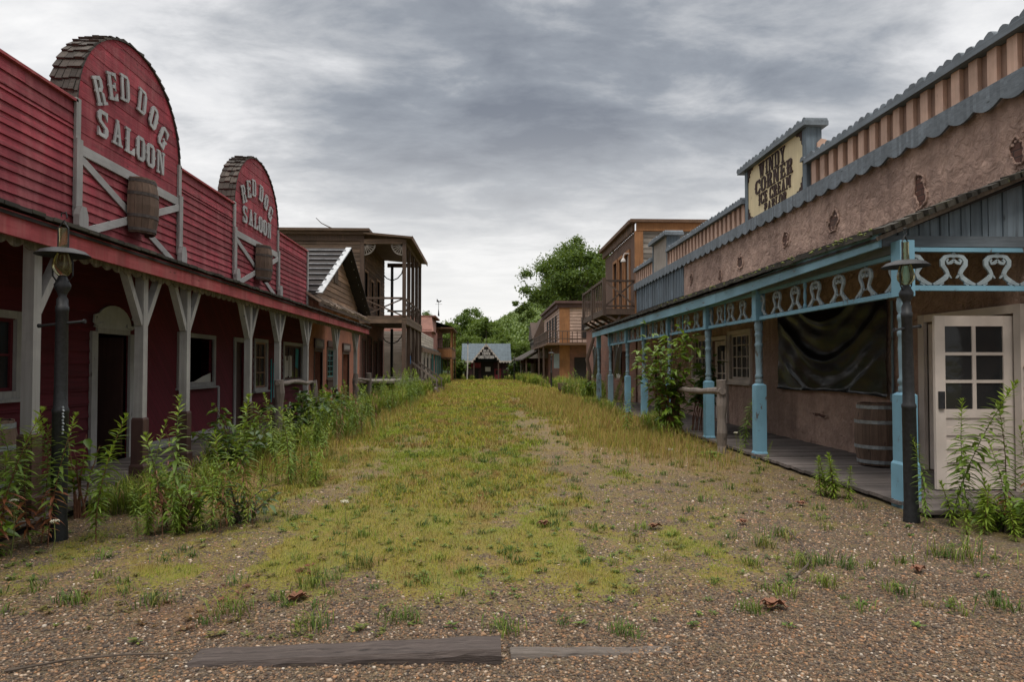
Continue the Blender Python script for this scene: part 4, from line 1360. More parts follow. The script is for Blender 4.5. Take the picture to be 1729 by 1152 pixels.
def tiled_cap(u0, u1, z, n0, n1, parent, r=.085):
    b = MB()
    u = u0
    while u < u1 - 1e-3:
        e = min(u1, u + U(2.2, 3.4))
        b.box(fr_, u + .002, e - .002, n0, n1, z, z + .085)
        u = e
    c = b.build('cap_board', 'slate', parent)
    b = MB()
    u = u0
    while u < u1:
        w = r * 2.1 * U(.93, 1.07)
        pts = [(u + w / 2 - r * math.cos(math.pi * k / 6), z + .085 + r * .95 * math.sin(math.pi * k / 6) + U(-.006, .006)) for k in range(7)]
        b.poly(fr_, pts, n0 + U(0, .02), n1 - .02 + U(-.02, .02))
        u += w
    b.build('rounded_tiles', 'slate', c)


tiled_cap(PY0, 12.03, 5.315, -.22, .14, par)
tiled_cap(15.03, 21.55, 5.315, -.22, .14, par)
tiled_cap(23.45, PY1 + .1, 5.315, -.22, .14, par)

# the big sign
b = MB()
b.box(fr_, 12.2, 14.83, -.2, .05, 4.83, 6.03)
sgn = b.build('sign_panel', 'cream', pa)
b = MB()
b.box(fr_, 12.04, 12.2, -.22, .075, 4.83, 6.03)
b.build('side_post', 'slatez', sgn)
b = MB(); b.box(fr_, 14.83, 14.98, -.22, .075, 4.83, 6.03)
b.build('side_post', 'slatez', sgn)
tiled_cap(11.93, 15.2, 6.03, -.3, .17, sgn)
b = MB()
text_line(b, fr_, 'WINDY', 14.25, 12.93, 5.67, 5.99, .05, .065, -1)
text_line(b, fr_, 'CORNER', 14.45, 12.62, 5.35, 5.65, .05, .065, -1)
text_line(b, fr_, 'ICE CREAM', 14.27, 12.7, 5.08, 5.32, .05, .065, -1)
text_line(b, fr_, 'PARLOR', 13.98, 12.9, 4.85, 5.05, .05, .065, -1)
b.build('lettering', 'dkletter', sgn)
b = MB()
for cu, su in ((12.22, 1), (14.81, -1)):
    for cz, sz in ((4.86, 1), (6.02, -1)):
        pts = [(cu, cz), (cu + su * .26, cz), (cu + su * .22, cz + sz * .05), (cu + su * .15, cz + sz * .04), (cu + su * .12, cz + sz * .09), (cu + su * .07, cz + sz * .1), (cu + su * .08, cz + sz * .17), (cu + su * .03, cz + sz * .18), (cu + su * .03, cz + sz * .25), (cu, cz + sz * .28)]
        b.poly(fr_, pts, .05, .07)
b.build('corner_ornament', 'dkletter', sgn)
b = MB()
fq = FC(12.04)
pts = [(6.22, 5.72), (6.30, 5.80), (6.40, 5.78), (6.42, 5.70), (6.36, 5.66), (6.38, 5.60), (6.48, 5.56), (6.50, 5.48), (6.42, 5.44), (6.36, 5.50), (6.30, 5.44), (6.22, 5.42)]
b.poly(fq, pts, .0, .03)
b.build('side_ornament', 'peach', sgn)
b = MB(); b.box(fr_, 21.65, 23.4, -.35, .05, 4.83, 5.88); p2 = b.build('blank_sign_panel', 'pstucco', pa)
b = MB(); b.box(fr_, 21.55, 21.67, -.36, .07, 4.83, 5.88); b.build('side_post', 'slatez', p2)
b = MB(); b.box(fr_, 23.38, 23.5, -.36, .07, 4.83, 5.88); b.build('side_post', 'slatez', p2)
tiled_cap(21.4, 23.65, 5.88, -.45, .2, p2)

# places where the stucco has dropped off the brick
for cu, cz, ru, rz in ((15.46, 4.0, .17, .2), (13.08, 4.1, .17, .16), (11.23, 4.05, .19, .2), (8.93, 3.98, .15, .26), (7.24, 3.98, .11, .2), (16.8, 3.85, .14, .16), (7.15, 1.32, .1, .2), (11.8, .62, .3, .06), (19.2, 4.12, .12, .2)):
    pts = []
    for k in range(26):
        a = 2 * math.pi * k / 26
        q = .85 + .16 * math.sin(2 * a + cu * 7) + .08 * math.sin(5 * a + cu) + U(-.07, .07)
        pts.append((cu + ru * q * math.cos(a), cz + rz * q * math.sin(a)))
    b = MB(); b.poly(fr_, pts, -.01, .006)
    h = b.build('bare_brick', 'hbrick', pa)
    b = MB()
    P3 = [fr_.P(u, .012, z) for u, z in pts]
    b.tube(P3 + P3[:1], [U(.008, .024) for _ in P3] + [.02], 6, cap=False)
    for _ in range(9):
        a, q = U(0, 6.28), U(.5, 1.25)
        c = fr_.P(cu + ru * q * math.cos(a), .0, cz + rz * q * math.sin(a))
        s_ = U(.02, .06)
        b.lathe(c + Vector((0, 0, -s_ / 2)), [(.002, 0), (s_ * .5, s_ * .3), (s_ * .35, s_ * .8), (.002, s_)], 6)
    b.build('broken_edge', 'stucco', h)

# window, door and sidelight group
for u0, u1 in ((14.9, 16.15), (17.75, 19.05)):
    w = MB(); frame(w, fr_, u0, u1, 1.2, 2.3, .09, -.02, .05); w = w.build('window', 'doorw', pa)
    b = MB(); muntins(b, fr_, u0, u1, 1.2, 2.3, 4, 4, .025, -.06, -.02, .06); b.build('sash', 'doorw', w)
    b = MB(); b.box(fr_, u0, u1, -.05, -.046, 1.2, 2.3); b.build('pane', 'glass', w)
b = MB(); frame(b, fr_, 16.4, 17.45, .1, 2.2, .1, -.02, .055, bottom=False); d = b.build('door_frame', 'doorw', pa)
b = MB()
b.box(fr_, 16.42, 17.43, -.1, -.06, .12, .95)
for u0, u1 in ((16.42, 16.56), (17.29, 17.43), (16.9, 16.95)): b.box(fr_, u0, u1, -.1, -.062, .95, 2.18)
for z0, z1 in ((.95, 1.05), (1.32, 1.35), (1.65, 1.68), (2.05, 2.18)): b.box(fr_, 16.56, 17.29, -.1, -.064, z0, z1)
dl = b.build('door_leaf', 'doorw', d)
b = MB(); b.box(fr_, 16.5, 17.35, -.085, -.082, .98, 2.1); b.build('pane', 'glass', dl)
b = MB(); b.lathe((RW - .16, 16.28, 1.9), [(.04, 0), (.06, .03), (.06, .1), (.09, .14)], 10); b.build('wall_lamp', 'black', pa)
b = MB(); frame(b, fr_, 22.5, 23.3, .1, 2.1, .08, -.02, .04, bottom=False); d = b.build('door_frame', 'brown', pa)
b = MB(); vboards(b, fr_, 22.5, 23.3, .12, 2.1, .13, -.09, -.06); b.build('door_leaf', 'brown', d)

# double doorway at the near end; one leaf stands open into the porch
b = MB()
b.box(fr_, 7.2, 7.3, -.02, .05, .08, 2.22); b.box(fr_, 8.85, 8.97, -.02, .05, .08, 2.22); b.box(fr_, 7.3, 8.85, -.02, .045, 2.12, 2.22)
dd = b.build('entrance_frame', 'doorw', pa)


def panel_leaf(fq, w, z0, z1, parent, cols=2, rws=3):
    st = .12
    zg = z0 + (z1 - z0) * .46
    b = MB()
    b.box(fq, 0, st, -.02, .02, z0, z1); b.box(fq, w - st, w, -.02, .02, z0, z1)
    b.box(fq, st, w - st, -.02, .0185, z1 - .12, z1); b.box(fq, st, w - st, -.02, .0185, z0, z0 + .2)
    b.box(fq, st, w - st, -.02, .0185, zg - .1, zg)
    k = (zg - .1 - z0 - .2)
    for i in range(1, 4):
        z = z0 + .2 + k * i / 4
        b.box(fq, st, w - st, -.02, .018, z - .045, z + .045)
    b.box(fq, st, w - st, -.012, .004, z0 + .2, zg - .1)
    for i in range(1, cols):
        x = st + (w - 2 * st) * i / cols
        b.box(fq, x - .022, x + .022, -.018, .017, zg, z1 - .12)
    for i in range(1, rws):
        z = zg + (z1 - .12 - zg) * i / rws
        b.box(fq, st, w - st, -.017, .0165, z - .018, z + .018)
    l = b.build('door_leaf', 'doorw', parent)
    b = MB(); b.box(fq, st, w - st, -.003, .003, zg, z1 - .12); b.build('pane', 'glass', l)
    b = MB(); b.box(fq, w - .095, w - .03, .02, .045, z0 + .92, z0 + 1.12); b.build('lock_box', 'black', l)
    return l


panel_leaf(Fr((RW - .02, 7.36, 0), (-1, .0, 0), (0, -1, 0)), .93, .1, 2.09, dd)
panel_leaf(Fr((RW + .03, 8.84, 0), (.0, -1, 0), (-1, 0, 0)), .78, .1, 2.09, dd)

# black plastic sheet hung on the wall
NX, NZ = 80, 44
sh = MB()
vs = []
for j in range(NZ + 1):
    for i in range(NX + 1):
        s, t = i / NX, j / NZ
        y = 9.68 + (13.4 - 9.68) * s
        zt = 2.55 - .02 * math.sin(3 * math.pi * s)
        zb = 1.04 + .05 * s + .03 * math.sin(5 * s) - .04 * (1 - s) * s
        z = zb + (zt - zb) * t
        sag = math.sin(math.pi * s)
        q_ = (t + (.5 + .12 * math.sin(4 * s)) * sag) * 4.2
        swag = ((1 - abs(math.sin(q_ * 1.57))) ** 2.2 * .08 + .015 * math.sin(q_ * 5.1)) * sag ** .7
        n = .05 + swag + .035 * math.sin(9 * s + 4 * t) * t * (1 - t) * 2 + .006 * math.sin(31 * s + 7 * t) + .005 * math.sin(23 * t - 11 * s)
        if j == 0: n += .03
        vs.append(fr_.P(y, max(n, .012), z))
fs = [(j * (NX + 1) + i, j * (NX + 1) + i + 1, (j + 1) * (NX + 1) + i + 1, (j + 1) * (NX + 1) + i) for j in range(NZ) for i in range(NX)]
sh.add(vs, fs)
tag(sh.build('plastic_sheet', 'tarp', loc=(RW, 11.5, 1.0), smooth=True), 'large black plastic sheet sagging on the stucco wall under the blue porch', 'tarp')
b = MB(); b.tube([fr_.P(9.58, .03, 1.1), fr_.P(9.58, .03, 2.5)], .018, 6); b.box(fr_, 9.54, 9.62, .0, .05, .98, 1.1); b.build('conduit', 'bluegrey', pa)

# porch: deck, shed roof, fascia
porch_deck(pa, RP - .12, RW - .002, 6.35, PY1, .08, w=.15)


def fz(y): return 2.69 + .115 * max(0, min(1, (12.5 - y) / 5.5)) ** 1.0   # lower edge of the blue board


b = MB()
ys = [6.98, 9.4, 12.1, 15.2, 18.4, 21.8, 26.3]
for a_, c_ in zip(ys[:-1], ys[1:]):
    m = 'x'
    b.poly(FRt(4.3), [(a_ + .002, fz(a_)), (c_ - .002, fz(c_)), (c_ - .002, fz(c_) + .185), (a_ + .002, fz(a_) + .185)], -.02, .014)
b.build('fascia', 'bluey', pa)
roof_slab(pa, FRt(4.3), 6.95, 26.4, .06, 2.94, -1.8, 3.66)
b = MB()     # moss and debris along the edge
for k in range(150):
    y = 7 + 9 * U(0, 1) ** 1.4
    c = Vector((4.27 + U(-.05, .1), y, 3.0 + U(-.01, .03)))
    r = U(.008, .028)
    b.lathe(c, [(.001, -r * .5), (r, 0), (.001, r * .7)], 5)
b.build('moss_clumps', simple('yellow_green_moss', (.13, .15, .04), .95, .4, 30, .3), pa)
b = MB()
for z_, mat in ((0, 0),):
    b.beam((4.24, 6.93, 2.89), (6.1, 6.93, 3.67), .03, .045)
b.build('rake_board', 'greywz', pa)
b = MB()
for k in range(16):
    xa = 4.2 + k * .12
    b.beam((xa, 6.86 + U(-.02, .02), 2.955 + k * .12 * .4 + U(-.005, .01)), (xa + .125, 6.9, 2.955 + (k + 1) * .12 * .4), .14, U(.04, .075))
b.build('rake_shakes', 'moss', pa)
# end panel: blue boards over a fretted screen
fe = FC(7.1)
b = MB()
vboards(b, fe, 4.42, 6.1, 2.95, lambda x: 2.9 + (x - 4.3) * .42, .22, .01, .035, .012, jn=.006)
x = 4.55
while x < 6.1:
    b.box(fe, x, x + .05, .035, .055, 2.95, 2.88 + (x - 4.3) * .42); x += .24
b.build('end_boards', 'slatez', pa)
b = MB(); b.box(fe, 4.36, 6.1, -.03, .065, 2.83, 2.95); b.build('end_rail', 'slatex', pa)


def bracket(mb, fr, cu, z0, h, w, n0, n1, half=0):
    """one fretted scroll: crown, two curling sides, spreading feet"""
    for s in ((-1, 1) if not half else (half,)):
        P = [(0, .93), (.10, .94), (.20, .90), (.27, .78), (.265, .64), (.19, .50), (.15, .38), (.19, .26), (.30, .15), (.42, .07), (.49, .05)]
        Wd = [.06, .07, .09, .10, .10, .085, .08, .10, .10, .07, .04]
        mb.ribbon(fr, [(cu + s * a * w, z0 + c * h) for a, c in P], [q * w * 1.02 for q in Wd], n0, n1)
        mb.ribbon(fr, [(cu + s * a * w, z0 + c * h) for a, c in [(0, .8), (.07, .72), (.14, .70), (.17, .77), (.13, .83)]], [q * w for q in (.06, .07, .06, .05, .04)], n0, n1 - .002)
        mb.ribbon(fr, [(cu + s * a * w, z0 + c * h) for a, c in [(.17, .36), (.10, .31), (.06, .24)]], [q * w for q in (.05, .04, .02)], n0, n1 - .003)
        mb.ribbon(fr, [(cu + s * a * w, z0 + c * h) for a, c in [(.3, .17), (.27, .08), (.34, .02)]], [q * w for q in (.08, .07, .04)], n0, n1 - .004)
    if not half:
        mb.poly(fr, [(cu - .09 * w, z0 + .93 * h), (cu - .05 * w, z0 + 1.0 * h), (cu, z0 + 1.06 * h), (cu + .05 * w, z0 + 1.0 * h), (cu + .09 * w, z0 + .93 * h), (cu, z0 + .85 * h)], n0, n1 - .005)


def screen(fr, u0, u1, zb, zt, name='fretted_screen', n=0.0, pitch=.49, cor_=False):
    b = MB()
    b.box(fr, u0, u1, n - .035, n + .035, zb, zb + .055)
    b.box(fr, u0, u1, n - .03, n + .03, zt - .045, zt)
    s = b.build(name, 'blue', pa)
    k = max(1, round((u1 - u0) / pitch))
    p = (u1 - u0) / k
    b = MB()
    for i in range(k + 1):
        hf = 1 if i == 0 else -1 if i == k else 0
        bracket(b, fr, u0 + i * p, zb + .055, (zt - zb - .1) * .95, min(p, .49) * (.98 if cor_ else .86), n - .012, n + .012, hf)
        b.build('scroll_bracket', 'scroll', s); b = MB()
    if k >= 4:
        b = MB()
        q = (k // 2) * p + p / 2
        b.lathe(fr.P(u0 + q, n, zb + .05), [(.022, 0), (.03, .04), (.016, .08), (.024, .18), (.016, .28), (.028, zt - zb - .14), (.02, zt - zb - .08)], 8)
        b.build('spindle', 'blue', s)


RY = (6.9, 10.66, 13.12, 15.9, 18.52, 20.7, 23.56, 26.0)
frp = FRt(RP)
screen(FC(6.95), RP + .11, 6.08, 2.33, 2.8, n=0, cor_=True)
for a_, c_ in zip(RY[:-2], RY[1:-1]):
    screen(frp, a_ + .1, c_ - .1, 2.27, 2.74, pitch=.58)
for y in RY:
    cor = y == RY[0]
    zt = 2.26
    w = .085
    b = MB()
    b.box(WORLD, RP - w, RP + w, y - w, y + w, .0, 1.2)
    b.lathe((RP, y, 1.2), [(w * 1.414, 0), (.07, .03)], 4, math.pi / 4, math.pi / 4 + 2 * math.pi)
    b.box(WORLD, RP - .1, RP + .1, y - .1, y + .1, -.02, .46 if cor else .09)
    b.lathe((RP, y, .46 if cor else .09), [(.1 * 1.414, 0), (w * 1.414, .03)], 4, math.pi / 4, math.pi / 4 + 2 * math.pi)
    p = b.build('porch_post', 'blue' if y < 22 else 'bluegrey', pa)
    b = MB()
    pr = [(.06, 0), (.068, .03), (.068, .07), (.052, .09), (.072, .11), (.072, .15), (.056, .17), (.06, .3), (.066, .5), (.06, .62), (.072, .64), (.072, .68), (.056, .70), (.06, .73), (.06, .80), (.07, .82), (.07, .86), (.055, .88), (.072, .92), (.076, 1.0), (.066, 1.07)]
    b.lathe((RP, y, 1.22), [(r * .9, z * (zt - 1.22) / 1.07) for r, z in pr], 16)
    b.build('turned_shaft', 'bluegrey', p, smooth=True)
    b = MB(); b.box(WORLD, RP - .08, RP + .08, y - .08, y + .08, zt, 2.86); b.build('post_head', 'blue', p)
b = MB()
b.box(WORLD, RP - .05, RP + .05, 7.0, 26.1, 2.745, 2.86)
b.build('porch_beam', 'slate', pa)
shell(pa, RW + .26, 12.5, PY0, PY1, 0, 5.3, 'pstucco', skip=('x0',))
b = MB(); b.box(WORLD, RW + .9, RW + 1.0, PY0 + .1, PY1 - .1, 0, 4.6); b.build('inner_wall', 'bstucco', pa)
b = MB(); b.box(WORLD, RW + .0, RW + .26, PY0 - .02, PY0 - .0, 0, 5.3); b.build('end_face', 'stucco', pa)

# ================================================================== BROWN HOTEL WITH BALCONY
ho = thing('balcony_hotel', 'brown stuccoed building with orange corner board and dark timber balcony over brick', 'building', (6.1, 30, 0))
hy0, hy1 = 26.5, 33.2
fh1 = FRt(6.1)
hh = [(27.55, 28.35, 4.0, 6.35), (28.9, 29.6, 4.0, 6.35), (30.1, 30.9, 4.0, 6.35)]
b = MB(); solid(b, fh1, hy0, hy1, 3.75, 7.0, -.2, 0, hh); b.build('upper_wall', 'bstucco', ho)
for h in hh:
    b = MB(); frame(b, fh1, *h, .13, -.02, .06, bottom=False); w = b.build('door_frame', 'orange', ho)
    b = MB(); b.box(fh1, h[0], h[1], -.12, -.06, h[2], h[3]); b.build('pane', 'glass' if h[0] > 28 else 'pstucco', w)
b = MB(); b.box(fh1, hy0 - .05, hy1 + .3, .0, .28, 7.35, 7.5)
b.box(FC(hy0), 5.85, 12, .0, .28, 7.38, 7.5); r = b.build('roof', 'oldwy', ho)
b = MB(); scallop_edge(b, fh1, hy0, hy1 + .2, 7.35, 7.0, .3, .1, .02, .12); b.build('scalloped_board', 'oldwy', r)
b = MB(); b.box(FC(hy0), 6.12, 12, .05, .12, 7.05, 7.38); b.build('cornice_board', 'orange', r)
b = MB(); b.box(FC(hy0), 6.06, 6.4, .02, .1, 3.4, 7.05); b.build('corner_board', 'orange', ho)
b = MB(); clap(b, FC(hy0), 6.4, 12, 3.0, 7.05, .21, lmin=1, lmax=3, proud=.03, jit=.02); b.build('side_boards', 'greyw', ho)
b = MB(); b.box(FC(hy0 - .03), 6.9, 7.5, .02, .08, 5.1, 6.0); b.build('side_window', 'glass', ho)
hb = [(31.2, 32.4, .1, 2.3), (28.2, 29.2, .8, 2.2)]
b = MB(); solid(b, fh1, hy0, 39.6, 0, 3.75, -.2, .0, hb); b.build('brick_wall', 'brick', ho)
b = MB(); b.box(fh1, hy0, 39.5, -.3, -.22, 0, 3.6); b.build('inner_wall', 'dark', ho)
b = MB(); b.box(FC(hy0 + .1), 6.3, 8, -.02, 0, 0, 3.6); b.build('brick_side', 'brickx', ho)
b = MB(); b.box(fh1, 33.2, 39.7, -.4, .1, 3.75, 3.9); b.build('wall_coping', 'greyw', ho)
shell(ho, 6.35, 12, hy0 + .02, hy1, 0, 7.35, 'bstucco', skip=('x0',))
shell(ho, 6.35, 11, hy1, 39.6, 0, 3.7, 'brick', skip=('x0', 'y0'))
# balcony
b = MB()
y = hy0
while y < 32.1:
    b.box(WORLD, 4.8, 6.1, y + .01, y + .19, 3.82, 3.88); y += .2
b.box(WORLD, 4.78, 4.86, hy0, 32.15, 3.62, 3.82); b.box(WORLD, 4.86, 6.1, hy0 + .0, hy0 + .08, 3.64, 3.818)
bl = b.build('balcony_floor', 'oldwz', ho)
b = MB()
fb_ = FRt(4.82)
b.box(fb_, hy0, 32.15, -.05, .05, 5.0, 5.1)
y = hy0 + .25
while y < 32:
    b.box(fb_, y, y + .14, -.012, .012, 3.75, 5.0); y += .45
for y in (hy0 + .06, 29.3, 32.08): b.box(fb_, y - .07, y + .07, -.07, .07, 3.6, 5.14)
fe_ = FC(hy0 + .06)
b.box(fe_, 4.86, 6.08, -.04, .04, 4.98, 5.06); b.box(fe_, 4.86, 6.08, -.04, .04, 3.95, 4.02)
b.bar(fe_, (4.9, 4.02), (6.05, 4.98), .07, .0, .03); b.bar(fe_, (4.9, 4.98), (6.05, 4.02), .07, .031, .06); b.box(fe_, 5.44, 5.52, -.03, .0, 4.02, 4.98)
b.build('balcony_rail', 'oldwz', ho)
for y in (26.6, 28.0, 29.4, 30.8, 32.0):
    b = MB(); b.beam((4.9, y, 3.62), (6.1, y, 2.95), .1, .1, (0, 1, 0)); b.build('balcony_bracket', 'oldwz', ho)
b = MB()
b.bar(FC(26.6), (5.5, 3.7), (5.25, 3.05), .09, -.04, .04)
b.build('balcony_bracket', 'oldwz', ho)
b = MB(); b.tube([(6.0, 27.2, 6.25), (5.8, 27.2, 6.25), (5.75, 27.2, 6.15)], .02, 6); b.lathe((5.75, 27.2, 5.9), [(.11, 0), (.1, .08), (.03, .16), (.02, .26)], 10)
b.build('wall_lamp', 'strip', ho)
for k, (y0, y1, z0, z1) in enumerate(((29.2, 30.9, 1.1, 2.6), (34.6, 37.0, 1.0, 2.7))):
    b = MB()
    n = 10
    vs, fs = [], []
    for j in range(7):
        for i in range(n + 1):
            s, t = i / n, j / 6
            vs.append(fh1.P(y0 + (y1 - y0) * s, .04 + .03 * math.sin(9 * s + 5 * t), z0 + (z1 - z0) * t + .12 * math.sin(7 * s) * (1 if j in (0, 6) else .3)))
    for j in range(6):
        for i in range(n): fs.append((j * (n + 1) + i, j * (n + 1) + i + 1, (j + 1) * (n + 1) + i + 1, (j + 1) * (n + 1) + i))
    b.add(vs, fs)
    t_o = tag(b.build('plastic_sheet', 'tarp', loc=(6.1, (y0 + y1) / 2, z0), smooth=True), ('smaller torn black plastic sheet with white rags on the brick wall behind the porch', 'black plastic sheet on the brick wall farthest from the parlour door')[k], 'tarp')
    b = MB()
    for q in range(9):
        u = y0 + (y1 - y0) * U(0, 1); z = z1 + .05 if q % 2 else z0 + .05
        b.poly(fh1, [(u, z), (u + .28, z + U(-.08, .08)), (u + .2, z - U(.1, .3)), (u + .06, z - .12)], .08, .085)
    b.build('white_rag', 'paper', t_o)
lp = MB()
lp.tube([(5.35, 34.2, -.1), (5.45, 34.2, 1.2), (5.3, 34.2, 1.9), (5.6, 34.1, 2.9), (5.62, 34, 3.9)], [.11, .1, .1, .085, .07], 8)
tag(lp.build('crooked_trunk', 'oldwz', loc=(5.35, 34.2, 0), smooth=True), 'crooked bare trunk propped up between the brick wall and the orange building', 'post')

# ================================================================== ORANGE-CORNERED BUILDING AND SHOPS BEYOND
oc = thing('orange_corner_building', 'two-storey brick and cream-sided building with a broad orange corner panel', 'building', (6.1, 60, 0))
fo, fo2 = FC(54), FRt(6.1)
b = MB(); b.box(WORLD, 6.1, 12, 54, 68, 0, 3.4); b.build('brick_wall', 'brickx', oc)
b = MB(); b.box(WORLD, 6.12, 12, 54.02, 68, 3.4, 6.5); b.build('upper_wall', 'pstucco', oc)
b = MB(); clap(b, fo, 6.9, 11, 3.55, 6.4, .26, proud=.05); clap(b, fo2, 54, 68, 3.55, 6.4, .26, proud=.05); b.build('siding', wood('cream_pink_siding', (.55, .40, .33), (.45, .31, .25), (.25, .17, .13), 'X', .08, .1, .2), oc)
b = MB(); b.box(fo, 6.07, 6.92, .03, .09, 0, 3.3); b.box(fo, 6.07, 6.92, .06, .12, 3.5, 6.4); b.build('corner_panel', 'orange', oc)
b = MB(); b.box(WORLD, 5.7, 12, 53.6, 68.4, 6.75, 6.95); b.box(WORLD, 5.9, 12, 53.8, 68.2, 6.4, 6.75); b.build('roof', wood('plum_brown_cornice', (.13, .075, .07), (.09, .05, .05), (.05, .035, .035), 'X', .1, .2, .3), oc)
for y in (56, 58.5, 61, 63.5):
    b = MB(); b.box(fo2, y, y + 1.1, .05, .1, 3.6, 5.9); b.build('window_opening', 'dark', oc)
b = MB(); b.box(fo, 7.9, 8.4, .06, .1, 3.9, 5.6); b.build('window_opening', 'dark', oc)
b = MB(); b.box(fo, 7.3, 8.3, .01, .04, .2, 2.3); b.build('doorway', 'dark', oc)
b = MB(); b.box(WORLD, 4.9, 6.1, 52.6, 68, 3.28, 3.45); b.box(WORLD, 6.1, 12, 52.6, 53.95, 3.28, 3.45); b.build('balcony_floor', 'oldwy', oc)
b = MB()
for z in (3.75, 4.35):
    b.box(FC(52.7), 4.92, 12, -.03, .03, z, z + .07); b.box(FRt(4.95), 52.75, 67.9, -.03, .03, z, z + .07)
for k in range(18): b.box(FC(52.7), 4.95 + k * .4, 5.0 + k * .4, -.025, .025, 3.45, 4.4)
for k in range(30): b.box(FRt(4.95), 52.9 + k * .5, 53.15 + k * .5, -.02, .02, 3.45, 4.36)
b.build('balcony_rail', 'oldwz', oc)
for x, y in ((4.95, 56), (4.95, 61), (4.95, 66)):
    b = MB(); b.box(WORLD, x - .07, x + .07, y - .07, y + .07, 0, 3.28); b.build('porch_post', 'oldwz', oc)
b = MB(); b.box(FC(53.9), 5.6, 6.05, 0, .04, 1.4, 2.6); b.build('pale_board', 'scroll', oc)

sp = thing('porch_shop', 'low dark shop with sagging shingle porch roof and maroon awning beyond the orange corner', 'building', (6, 74, 0))
b = MB(); b.box(WORLD, 5.8, 12, 68.5, 84, 0, 4.2); b.build('wall', 'oldwz', sp)
b = MB()
q = [Vector((3.6, 64, 2.3)), Vector((6.2, 64, 3.9)), Vector((6.2, 84, 3.9)), Vector((3.2, 84, 2.3))]
q += [p - Vector((0, 0, .12)) for p in q]
b.add(q, [(0, 1, 2, 3), (7, 6, 5, 4), (0, 4, 5, 1), (1, 5, 6, 2), (2, 6, 7, 3), (3, 7, 4, 0)])
b.build('porch_roof', 'shake', sp)
b = MB(); b.poly(FC(64.05), [(4.2, 2.35), (6.2, 2.35), (6.2, 3.55)], 0, .04); b.build('roof_gable', 'greyw', sp)
b = MB(); b.box(FC(69), 3.7, 5.8, 0, .1, 1.9, 2.4); b.build('awning', 'darkred', sp)
for k, y in enumerate((64.3, 68, 72, 76, 80)):
    b = MB(); b.box(WORLD, 3.9 - k * .06, 4.05 - k * .06, y, y + .15, 0, 2.35); b.build('porch_post', 'white' if k in (2, 3) else 'oldwz', sp)
tg = thing('steep_gabled_house', 'half-timbered house with a steep dark gable behind the low shop', 'building', (6.5, 88, 0))
b = MB(); b.box(WORLD, 6.3, 12, 86, 94, 0, 5.6); b.build('wall', 'pstucco', tg)
b = MB()
b.poly(FC(85.9), [(6.2, 5.2), (8.6, 5.2), (7.4, 8.0)], -8, .15); b.poly(FRt(6.2), [(86, 5.2), (94, 5.2), (90, 7.6)], -2, .1)
b.build('roof', 'oldwz', tg)
b = MB()
for a_, c_ in (((6.3, 3), (8.5, 5.2)), ((6.3, 5.2), (8.5, 3))): b.bar(FC(85.98), a_, c_, .2, .0, .06)
for x in (6.4, 7.4, 8.5): b.box(FC(85.98), x - .1, x + .1, .0, .07, 0, 5.2)
b.box(FC(85.98), 6.3, 8.6, 0, .08, 2.8, 3.0)
b.build('timber_frame', 'oldwz', tg)
for k in range(3):
    b = MB(); b.box(FRt(6.3), 86.5 + k * 2.4, 87.6 + k * 2.4, 0, .06, 3.4, 4.8); b.build('window_opening', 'dark', tg)

# ================================================================== STREET LAMPS
def street_lamp(loc, label, scale=1.0):
    r = thing('street_lamp', label, 'lamp', loc, 'oil-lamp posts along the street')
    x, y, z = loc

    def L(name, mat, prof, seg=16, par=None, z0=0, smooth=True):
        b = MB(); b.lathe((x, y, z + z0), prof, seg); return b.build(name, mat, par or r, smooth=smooth)
    L('pole', 'black', [(.078, -.05), (.07, .1), (.064, .2), (.062, 1.1), (.066, 1.105), (.066, 1.13), (.055, 1.15), (.052, 1.3), (.048, 1.98), (.052, 1.985), (.052, 2.03), (.045, 2.035), (.045, 2.09), (.03, 2.12), (.04, 2.15), (.062, 2.19), (.066, 2.22), (.045, 2.26), (.03, 2.3)])
    b = MB(); b.tube([(x - .19, y, z + 1.86), (x + .19, y, z + 1.9)], .012, 8); b.tube([(x - .2, y, z + 1.86), (x - .185, y, z + 1.86)], .02, 8); b.tube([(x + .185, y, z + 1.9), (x + .2, y, z + 1.9)], .02, 8)
    b.build('ladder_bar', 'black', r)
    L('glass_chimney', 'lampglass', [(.04, 0), (.075, .05), (.08, .09), (.065, .15), (.038, .22), (.032, .32), (.034, .42)], 16, z0=2.3)
    L('shade', 'black', [(.045, .045), (.10, .038), (.17, .016), (.21, -.018), (.214, -.024), (.17, .008), (.10, .028), (.045, .034)], 28, z0=2.5)
    b = MB()
    for s in (-1, 1):
        b.tube([(x + s * .045, y, z + 2.24), (x + s * .085, y, z + 2.3), (x + s * .085, y, z + 2.42), (x + s * .045, y, z + 2.52), (x + s * .042, y, z + 2.72), (x, y, z + 2.78)], .007, 6)
    b.tube([(x, y, z + 2.78), (x + .03, y, z + 2.81), (x + .02, y, z + 2.86), (x - .02, y, z + 2.85), (x - .02, y, z + 2.82)], .006, 6)
    b.build('wire_cage', 'black', r)
    return r


l1 = street_lamp((-3.7, 5.89, 0), 'black oil-lamp post standing among weeds before the saloon porch')
l2 = street_lamp((4.12, 6.24, 0), 'black oil-lamp post in front of the pale blue corner post')
l2.rotation_euler = (0, math.radians(-.8), .4)
note_kids(l2)
b = MB()
for k in range(9): b.tube([(-3.645, 5.83, 1.16 - .028 * k), (-3.64 + .008 * (k % 2), 5.83, 1.145 - .028 * k)], .009, 6)
b.build('chain', 'hoopg', l1)
for (x, y), lb in zip(((4.6, 46), (-3.3, 70.5), (3.05, 70.5)), ('lamp post with pale disc shade beside the orange-cornered building', 'distant lamp post by the bush on the pole side of the station', 'distant lamp post by the dark bush beside the station')):
    dup(l2, loc=(x, y, 0), rotz=U(0, 3), label=lb)

